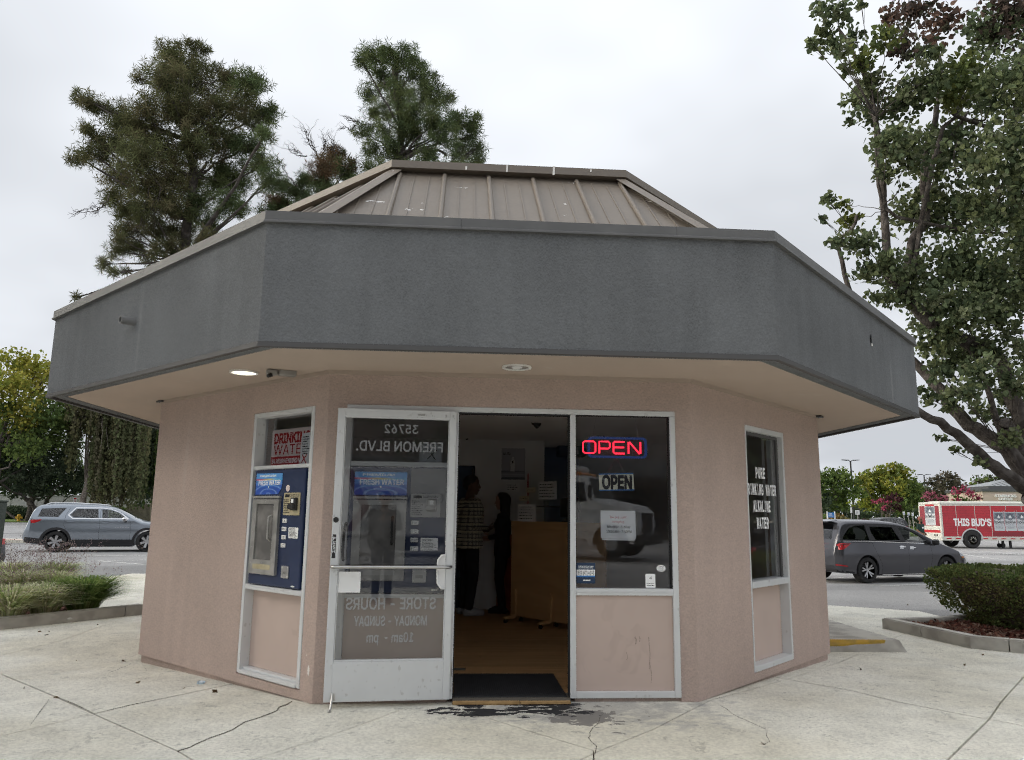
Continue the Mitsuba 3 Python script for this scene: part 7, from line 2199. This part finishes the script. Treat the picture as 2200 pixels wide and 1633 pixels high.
# coffee shop
CS = thing('coffee_shop', 'tan coffee shop with grey metal hip roof and white lettering beyond the red trailer', 'building')
mat('tan_stucco', rust([.55, .45, .38], [.5, .41, .35], 1), .9)
mat('cornice_dark', [.09, .095, .1], .6)
mat('seam_roof', [.22, .235, .245], .5)
cs = face_at(2110, 92, 1, -.08)
s0, zc = onfr(cs, 2110, 1056)
s1, zp = onfr(cs, 2130, 1050)
gzc = GRD(at(2110, 1100, 92))
put('wall', cs(bx(s0, s0 + 14, 0, 9, gzc - .2, zc)), 'tan_stucco', CS)
put('cornice', cs(bx(s0 - .15, s0 + 14.1, -.15, 9.1, zc, zc + .32)), 'cornice_dark', CS)
put('upper_wall', cs(bx(s1, s1 + 7, .4, 7, zc + .32, zp + .2)), 'tan_stucco', CS)
_, ze = onfr(cs, 2131, 1049)
put('cornice', cs(bx(s1 - .3, s1 + 7.3, .1, 7.3, ze - .1, ze + .28)), 'cornice_dark', CS)
_, zr_ = onfr(cs, 2165, 1033)
ap = s1 + 3.5
RF = put('roof', cs(hull([(s1 - .3, .1, ze + .281), (s1 + 7.3, .1, ze + .281), (s1 - .3, 7.3, ze + .281), (s1 + 7.3, 7.3, ze + .281), (ap - .4, 3.5, zr_ + .3), (ap + .4, 3.5, zr_ + .3)])), 'seam_roof', CS)
for i in range(11):
    u = i / 10
    a_, b_ = np.array([s1 - .2 + 7.4 * u, .1, ze + .3]), np.array([ap, 3.4, zr_ + .3])
    e = a_ + (b_ - a_) * [1, 1, 1] * (1 - abs(2 * u - 1)) if False else np.array([a_[0], .1 + 3.3 * (1 - abs(2 * u - 1)), ze + .3 + (zr_ - ze) * (1 - abs(2 * u - 1))])
    if np.linalg.norm(e - a_) > .3:
        put('seam', cs(tube([a_, e], .04, 5)), 'cornice_dark', RF)
for txt, (xa, xb, yb, hh) in (('STARBUCKS', (2138, 2184, 1068, 5.2)), ('COFFEE', (2146, 2176, 1074.5, 4.6))):
    (a, z), (b, _) = onfr(cs, xa, yb, .12), onfr(cs, xb, yb, .12)
    put('lettering', cs(upright(words(txt, a, b, z, hh * 92 / FOC, .1, fat=.03), .02)), 'white_vinyl', CS)
bush('green shrub at the right end of the coffee shop lettering', 2190, 1100, 84, 3.2, 3.6, GG, 71, 1200, .3)

# ------------------------------------------------------------------ the red beverage trailer
TL = thing('beverage_trailer', 'long red and white drinks trailer with printed cans parked across the lot', 'trailer')
mat('trailer_red', rust([.5, .03, .045], [.43, .026, .04], 1.2), .3, clearcoat=.5)
mat('trailer_maroon', [.27, .03, .04], .35)
mat('can_silver', [.56, .58, .6], .4)
mat('crest_grey', [.12, .13, .16], .4)
mat('can_shade', [.24, .27, .3], .45)
TFR = face_at(2020, 46.0, 1, .0)
TFR.M[2, 0] = .008
s_of = lambda px: onfr(TFR, px, 1120)[0]
zg = GRD(at(2085, 1100, 46))
zof = lambda py, px=2085: onfr(TFR, px, py)[1]
LT, WT_ = s_of(2200) + 5.5, 2.45
zt, zu, zl, zk = zof(1077.5), zof(1087), zof(1153.5), zof(1162)
put('body', TFR(bx(.0, LT, .012, WT_ - .012, zl, zt - .05, .02)), 'paint_ivory', TL)
put('roof_cap', TFR(bx(-.02, LT + .02, -.01, WT_ + .01, zu, zt, .09)), 'paint_ivory', TL, smooth=40)
put('corner_post', TFR(cat_([bx(-.01, .12, -.012, .1, zk, zu - .003, .02), bx(-.01, .12, WT_ - .1, WT_ + .012, zk, zu - .003, .02)])), 'paint_ivory', TL)
sk = put('skirt', TFR(cat_([bx(.1, s_of(2066), -.004, .12, zk, zl, .005), bx(s_of(2104), LT, -.004, .12, zk, zl, .005), bx(.1, LT, .3, WT_ - .3, zk + .05, zl)])), 'paint_ivory', TL)
put('reflector', TFR(cat_([bx(.25 + i * .55, .25 + i * .55 + .3, -.012, -.005, zk + .09, zk + .15) for i in range(int((LT - .5) / .55)) if not (s_of(2064) < .4 + i * .55 < s_of(2106))])), 'tail_red', sk)
cols_ = [2023, 2055.6, 2096, 2130, 2163, 2197, 2230, 2262, 2295]
wc_s, wr = s_of(2086), .5
archp = shapely.Point(wc_s, zg + wr).buffer(wr + .1, quad_segs=12)
for i, (a, b) in enumerate(zip(cols_[:-1], cols_[1:])):
    s0, s1 = s_of(a) + .02, s_of(b) - .02
    pl = sbox(s0, zl + .01, s1, zu - .01).difference(archp.buffer(.08))
    pk = put('roll_door', TFR(slab(pl, -.011, .0)), 'trailer_red', TL)
    for j in range(1, 12):
        z = zl + .01 + (zu - zl - .02) * j / 12
        g_ = sbox(s0, z - .006, s1, z + .006).intersection(pl)
        if not g_.is_empty:
            put('slat_line', TFR(slab(g_, .0, .004)), 'trailer_maroon', pk)
put('arch_trim', TFR(slab(archp.buffer(.07).difference(archp).intersection(sbox(-5, zk, 30, zu)), -.01, .012)), 'chrome', TL)
put('wheel_well', TFR(slab(archp.intersection(sbox(-5, zk, 30, zu)), -.012, .004)), 'black_rubber', TL)
for sx in (wc_s, wc_s - 1.15):
    def trw(m):
        return TFR(m)
    for yy, sd in ((-.035, -1), (WT_ + .035, 1)):
        Wk = put('wheel', trw(revolve_y([(wr * .55, -.03), (wr * .6, .0), (wr * .92, .0), (wr, -.05), (wr, -.26), (wr * .9, -.3), (wr * .5, -.3)], (sx if sx == wc_s else sx, yy, zg + wr), sd)), 'tyre_rubber', TL, smooth=40) if sx == wc_s else None
        if Wk:
            put('rim', trw(cat_([revolve_y([(wr * .56, -.0), (wr * .52, .01), (wr * .48, -.06), (wr * .2, -.1), (wr * .16, -.02), (0, -.02)], (sx, yy, zg + wr), sd)] + [cyl((sx + wr * .3 * math.cos(t), yy - .06, zg + wr + wr * .3 * math.sin(t)), (sx + wr * .3 * math.cos(t), yy - .09, zg + wr + wr * .3 * math.sin(t)), .025, n=6) for t in np.arange(8) * .785])), 'paint_ivory', Wk, smooth=40)
put('axle_beam', TFR(cyl((wc_s, .1, zg + wr), (wc_s, WT_ - .1, zg + wr), .08)), 'dark_trim', TL)
put('landing_leg', TFR(cat_([bx(s_of(2157), s_of(2160), .3, .45, zg, zk), bx(s_of(2172), s_of(2176), .3, .4, zg, zk)])), 'dark_trim', TL)
put('lettering', TFR(upright(words("THIS BUD'S", s_of(2048), s_of(2129), zof(1130), (zof(1115.5) - zof(1130)), .003, fat=.04), .006)), 'white_vinyl', TL)


def can_art(fr, s0, s1, z0, z1, d, holder):
    w, h = s1 - s0, z1 - z0
    K = put('can_print', fr(slab(Polygon([(s0 + .02 * w, z0), (s1 - .02 * w, z0), (s1, z0 + .06 * h), (s1, z1 - .1 * h), (s1 - .1 * w, z1), (s0 + .1 * w, z1), (s0, z1 - .1 * h), (s0, z0 + .06 * h)]), d, d + .002)), 'can_silver', holder)
    put('shade_print', fr(cat_([slab(sbox(s0 + .02 * w, z0 + .56 * h, s1 - .02 * w, z1 - .12 * h), d + .002, d + .0026)])), 'can_shade', K)
    cx_, cz_ = (s0 + s1) / 2, z0 + .68 * h
    crest = [slab(shapely.affinity.scale(shapely.Point(cx_, cz_).buffer(.26 * w), 1, 1.25).difference(shapely.affinity.scale(shapely.Point(cx_, cz_).buffer(.2 * w), 1, 1.2)), d + .003, d + .0035), slab(Polygon([(cx_ - .38 * w, cz_ + .16 * h), (cx_ + .38 * w, cz_ + .16 * h), (cx_ + .2 * w, cz_ + .02 * h), (cx_ - .2 * w, cz_ + .02 * h)]), d + .003, d + .0036),
             slab(Polygon([(cx_ - .42 * w, cz_ - .1 * h), (cx_ - .3 * w, cz_ + .05 * h), (cx_ - .24 * w, cz_ - .04 * h)]), d + .003, d + .0034), slab(Polygon([(cx_ + .42 * w, cz_ - .1 * h), (cx_ + .3 * w, cz_ + .05 * h), (cx_ + .24 * w, cz_ - .04 * h)]), d + .003, d + .0034)]
    put('crest_print', fr(cat_(crest)), 'crest_grey', K)
    put('white_knot', fr(slab(Polygon([(cx_, cz_ + .09 * h), (cx_ - .12 * w, cz_ - .05 * h), (cx_ + .12 * w, cz_ - .05 * h)]), d + .0036, d + .004)), 'white_vinyl', K)
    put('lettering', fr(upright(words('Budweiser', s0 + .03 * w, s1 - .03 * w, z0 + .36 * h, .13 * h, .001), d + .003)), 'black_ink', K)
    put('small_print', fr(upright(lines_of(s0 + .1 * w, s1 - .1 * w, z0 + .08 * h, z0 + .32 * h, 4, 5, .35, .1), d + .003)), 'can_shade', K)
    put('red_lid', fr(slab(Polygon([(s0 + .04 * w, z1 - .09 * h), (s1 - .04 * w, z1 - .09 * h), (s1 - .1 * w, z1), (s0 + .1 * w, z1)]), d + .003, d + .004)), 'tail_red', K)


put('maroon_panel', TFR(slab(sbox(s_of(2131), zl + .02, s_of(2296), zof(1143)), .0, .004)), 'trailer_maroon', TL)
for a, b in ((2135, 2157.5), (2158.5, 2183), (2184, 2208), (2209, 2233), (2234, 2258)):
    can_art(TFR, s_of(a), s_of(b), zof(1141), zof(1096), .006, TL)
TRR = Frame(TFR.pt(-.012, -WT_, 0)[:2], TFR.n)       # the tail face: s runs from the far corner to the near one
RD_ = put('rear_panel', TRR(slab(sbox(.14, zof(1131), WT_ - .14, zu - .02), -.01, .006)), 'trailer_maroon', TL)
can_art(TRR, .75, WT_ - .55, zof(1130), zof(1084), .008, TL)
put('rear_frame', TRR(cat_([slab(sbox(.02, zk, WT_ - .02, zof(1131)), -.01, .004)])), 'paint_ivory', TL)
put('rear_stripe', TRR(slab(sbox(.3, zof(1146), WT_ - .1, zof(1140)), .004, .008)), 'tail_red', TL)
put('rear_lamp', TRR(cat_([cyl((s, -.006, zof(1151)), (s, -.02, zof(1151)), .07, n=14) for s in (WT_ - .5, WT_ - .75, .4, .65)])), 'black_plastic', TL)
HT_ = thing('hand_truck', 'hand truck with black wheels standing behind the trailer legs', 'hand truck')
hf = TFR
put('wheel', hf(cat_([cyl((s_of(px), 1.2, zg + .13), (s_of(px) , 1.28, zg + .13), .13, n=14) for px in (2170, 2178)])), 'tyre_rubber', HT_)
put('frame', hf(cat_([bx(s_of(2168), s_of(2180), 1.18, 1.3, zg + .14, zg + .18), bx(s_of(2168), s_of(2168.6), 1.2, 1.24, zg + .18, zg + 1.2), bx(s_of(2179.4), s_of(2180), 1.2, 1.24, zg + .18, zg + 1.2)])), 'dark_trim', HT_)

# ------------------------------------------------------------------ behind the photographer: what the shop glass mirrors
def mir(px, depth):                           # real ground point of something seen mirrored in the shop window at a pixel, so far along the line of sight
    P = loc(at(px, 1105, depth))
    q = wor(P[0], -P[1] - .08)
    return np.array([q[0], q[1], float(gz(q[0], q[1]))])


AT = thing('armoured_truck', 'white armoured cash truck, seen mirrored in the shop window', 'truck')
n0, n1 = mir(1388, 24.5), mir(1090, 26.5)
AF = Frame(n0[:2], n1[:2] - n0[:2])             # s runs from the nose (0) to the tail; out of the face is towards the kiosk
if (np.array([0, 6.0]) - n0[:2]) @ AF.n < 0:
    AF.n = -AF.n
    AF.M[:2, 1] = -AF.n
zt0 = float(gz(*n0[:2])) - .02
AF.z = zt0
AF.M[2, 3] = zt0
flip = np.linalg.det(AF.M[:3, :3]) < 0


def af(m):
    m = AF(m)
    return trimesh.Trimesh(m.vertices, np.array(m.faces)[:, ::-1], process=False) if flip else m


mat('truck_white', rust([.55, .56, .56], [.48, .49, .5], 1.5), .4, clearcoat=.4)
TW = 2.35
put('hood', af(hull([(.25, y, z) for y in (.12, TW - .12) for z in (.75, 1.5)] + [(.45, y, 1.72) for y in (.3, TW - .3)] + [(1.75, y, z) for y in (.0, TW) for z in (.75, 1.85)] + [(1.75, y, 1.98) for y in (.25, TW - .25)])), 'truck_white', AT)
put('cab', af(hull([(1.75, y, z) for y in (.0, TW) for z in (.6, 1.95)] + [(2.0, y, 2.72) for y in (.12, TW - .12)] + [(3.35, y, z) for y in (.0, TW) for z in (.6, 2.6)] + [(3.35, y, 2.8) for y in (.12, TW - .12)])), 'truck_white', AT)
put('side_glass', af(slab(Polygon([(1.98, 1.85), (2.12, 2.5), (2.95, 2.5), (2.95, 1.85)]), -.03, .012)), 'black_plastic', AT)
put('windscreen', af(hull([(1.74, y, 1.99) for y in (.2, TW - .2)] + [(1.955, y, 2.66) for y in (.28, TW - .28)] + [(1.78, y, 1.99) for y in (.2, TW - .2)] + [(2.0, y, 2.66) for y in (.28, TW - .28)])), 'black_plastic', AT)
put('grille', af(bx(.2, .26, .55, TW - .55, .85, 1.5)), 'dark_trim', AT)
put('headlight', af(cat_([bx(.2, .4, y, y + .35, 1.0, 1.25, .03) for y in (.14, TW - .49)])), 'lamp_glass', AT)
put('bumper', af(bx(.0, .3, -.02, TW + .02, .45, .8, .04)), 'dark_trim', AT)
put('box_body', af(bx(3.4, 7.6, -.03, TW + .03, .6, 3.0, .05)), 'truck_white', AT)
put('fender', af(slab(shapely.Point(1.15, .52).buffer(.78).difference(shapely.Point(1.15, .52).buffer(.62)).intersection(sbox(0, .5, 3, 2)), -.3, .06)), 'truck_white', AT)
put('wheel_well', af(slab(shapely.Point(1.15, .52).buffer(.62).intersection(sbox(0, .45, 3, 2)), -.3, .03)), 'black_rubber', AT)
for sx in (1.15, 5.9):
    for y, sd in ((.0, -1), (TW, 1)):
        Wk = put('wheel', af(cyl((sx, y + .3 * (1 if y == 0 else -1), .5), (sx, y - .04 * (1 if y == 0 else -1), .5), .5, n=28)), 'tyre_rubber', AT, smooth=40)
        put('rim', af(cyl((sx, y, .5), (sx, y - .055 * (1 if y == 0 else -1), .5), .28, .24, n=20)), 'steel', Wk, smooth=40)
put('mirror', af(cat_([bx(1.75, 1.85, -.32, -.12, 1.95, 2.4, .03), tube([(1.8, -.2, 2.0), (1.85, .05, 1.9)], .02, 6), tube([(.9, -.06, 1.7), (.8, -.12, 2.0), (.75, -.15, 2.15)], .018, 6), ball((.75, -.15, 2.2), (.07, .07, .1))])), 'dark_trim', AT)
put('beacon', af(cat_([bx(2.3, 3.2, .3, TW - .3, 2.78, 2.86, .03)])), 'amber', AT)
put('roof_box', af(bx(2.5, 3.3, .5, TW - .5, 2.861, 3.1, .05)), 'truck_white', AT)
put('chevron', af(cat_([slab(Polygon([(s, 1.6), (s + .35, 1.6), (s + 1.05, 2.9), (s + .7, 2.9)]), .03, .036) for s in (5.9,)] + [slab(Polygon([(s, 1.6), (s + .35, 1.6), (s + .9, .75), (s + .55, .75)]), .03, .036) for s in (5.9,)])), 'can_shade', AT)
mat('chevron_maroon', [.1, .025, .03], .4)
put('maroon_chevron', af(cat_([slab(Polygon([(s, 1.6), (s + .35, 1.6), (s + 1.05, 2.9), (s + .7, 2.9)]), .03, .036) for s in (6.35,)] + [slab(Polygon([(s, 1.6), (s + .35, 1.6), (s + .9, .75), (s + .55, .75)]), .03, .036) for s in (6.35,)])), 'chevron_maroon', AT)
ltr = words('GARDAWORLD', 3.6, 5.8, 1.75, .3, .003)
put('lettering', af(upright(ltr, .031)), 'black_ink', AT)

SR = thing('shop_row', 'long dark fronted shop building behind the photographer, only mirrored in the glass', 'building')
sf = lframe(6, -42, -1, -.05)
mat('shop_wall', rust([.16, .13, .12], [.2, .17, .15], .5), .9)
mat('shop_glass', [.02, .024, .03], .08, specular=.6)
put('wall', sf(bx(-45, 45, 0, 12, -.5, 8)), 'shop_wall', SR)
put('canopy', sf(bx(-46, 46, -3.2, 0, 3.6, 4.6, .05)), 'stucco_grey', SR)
for i in range(22):
    s = -43 + i * 4
    put('shop_window', sf(bx(s, s + 3.3, -.05, .05, .4, 3.1)), 'shop_glass', SR)
    put('pier', sf(bx(s + 3.45, s + 3.85, -.3, -.001, -.3, 3.6)), 'shop_wall', SR)
for i, (x, y, h, r) in enumerate(((-15.5, 7.6, 4.4, 2.3), (-19.5, 11.5, 5.0, 2.8), (-13.5, 3.5, 4.6, 2.3), (16.5, 12.8, 4.4, 2.3), (20.5, 17.0, 5.0, 2.8), (15.0, 8.5, 4.8, 2.3))):
    q = np.array([x, y, float(gz(x, y)) - .1])
    cl = [(q + [g_.normal(0, r * .55), g_.normal(0, r * .55), h + g_.normal(0, 1.1)], r * .6) for g_ in [G(700 + i * 20 + k) for k in range(12)]]
    tree('lot_tree', ['lot tree left of the kiosk outside the picture, nearest the grasses', 'lot tree left of the kiosk outside the picture, farther back', 'lot tree left of the kiosk outside the picture, nearest the photographer', 'lot tree right of the kiosk outside the picture, nearest the hedge', 'lot tree right of the kiosk outside the picture, farther back', 'lot tree right of the kiosk outside the picture, nearest the photographer'][i], 'tree', None,
         q, [q + [0, 0, 1.8], q + [0, 0, 3.2]], cl, 'card', .3, DARK, 3.2, 950 + i, thick=.16, twigs=2)
simple_car('dark blue car right of the kiosk outside the picture, mirrored in the right window', np.array([13.2, 11.2, float(gz(13.2, 11.2)) - .105]), (.5, 1), 'paint_black', 'saloon')
for i, (px, D, s) in enumerate(((300, 34, 1), (640, 36, 2), (1180, 38, 3), (1680, 34, 4))):
    q = mir(px, D)
    cl = [(q + [g_.normal(0, 1.3), g_.normal(0, 1.3), 4.2 + g_.normal(0, 1.0)], 1.5) for g_ in [G(900 + i * 10 + k) for k in range(9)]]
    tree('lot_tree', ['lot tree behind the photographer, farthest left, only mirrored', 'lot tree behind the photographer, second from left, only mirrored', 'lot tree behind the photographer, second from right, only mirrored', 'lot tree behind the photographer, farthest right, only mirrored'][i], 'tree', None, q, [q + [0, 0, 1.8], q + [0, 0, 3.6]], cl, 'card', .3, DARK, .35, 910 + i, thick=.16, twigs=2)
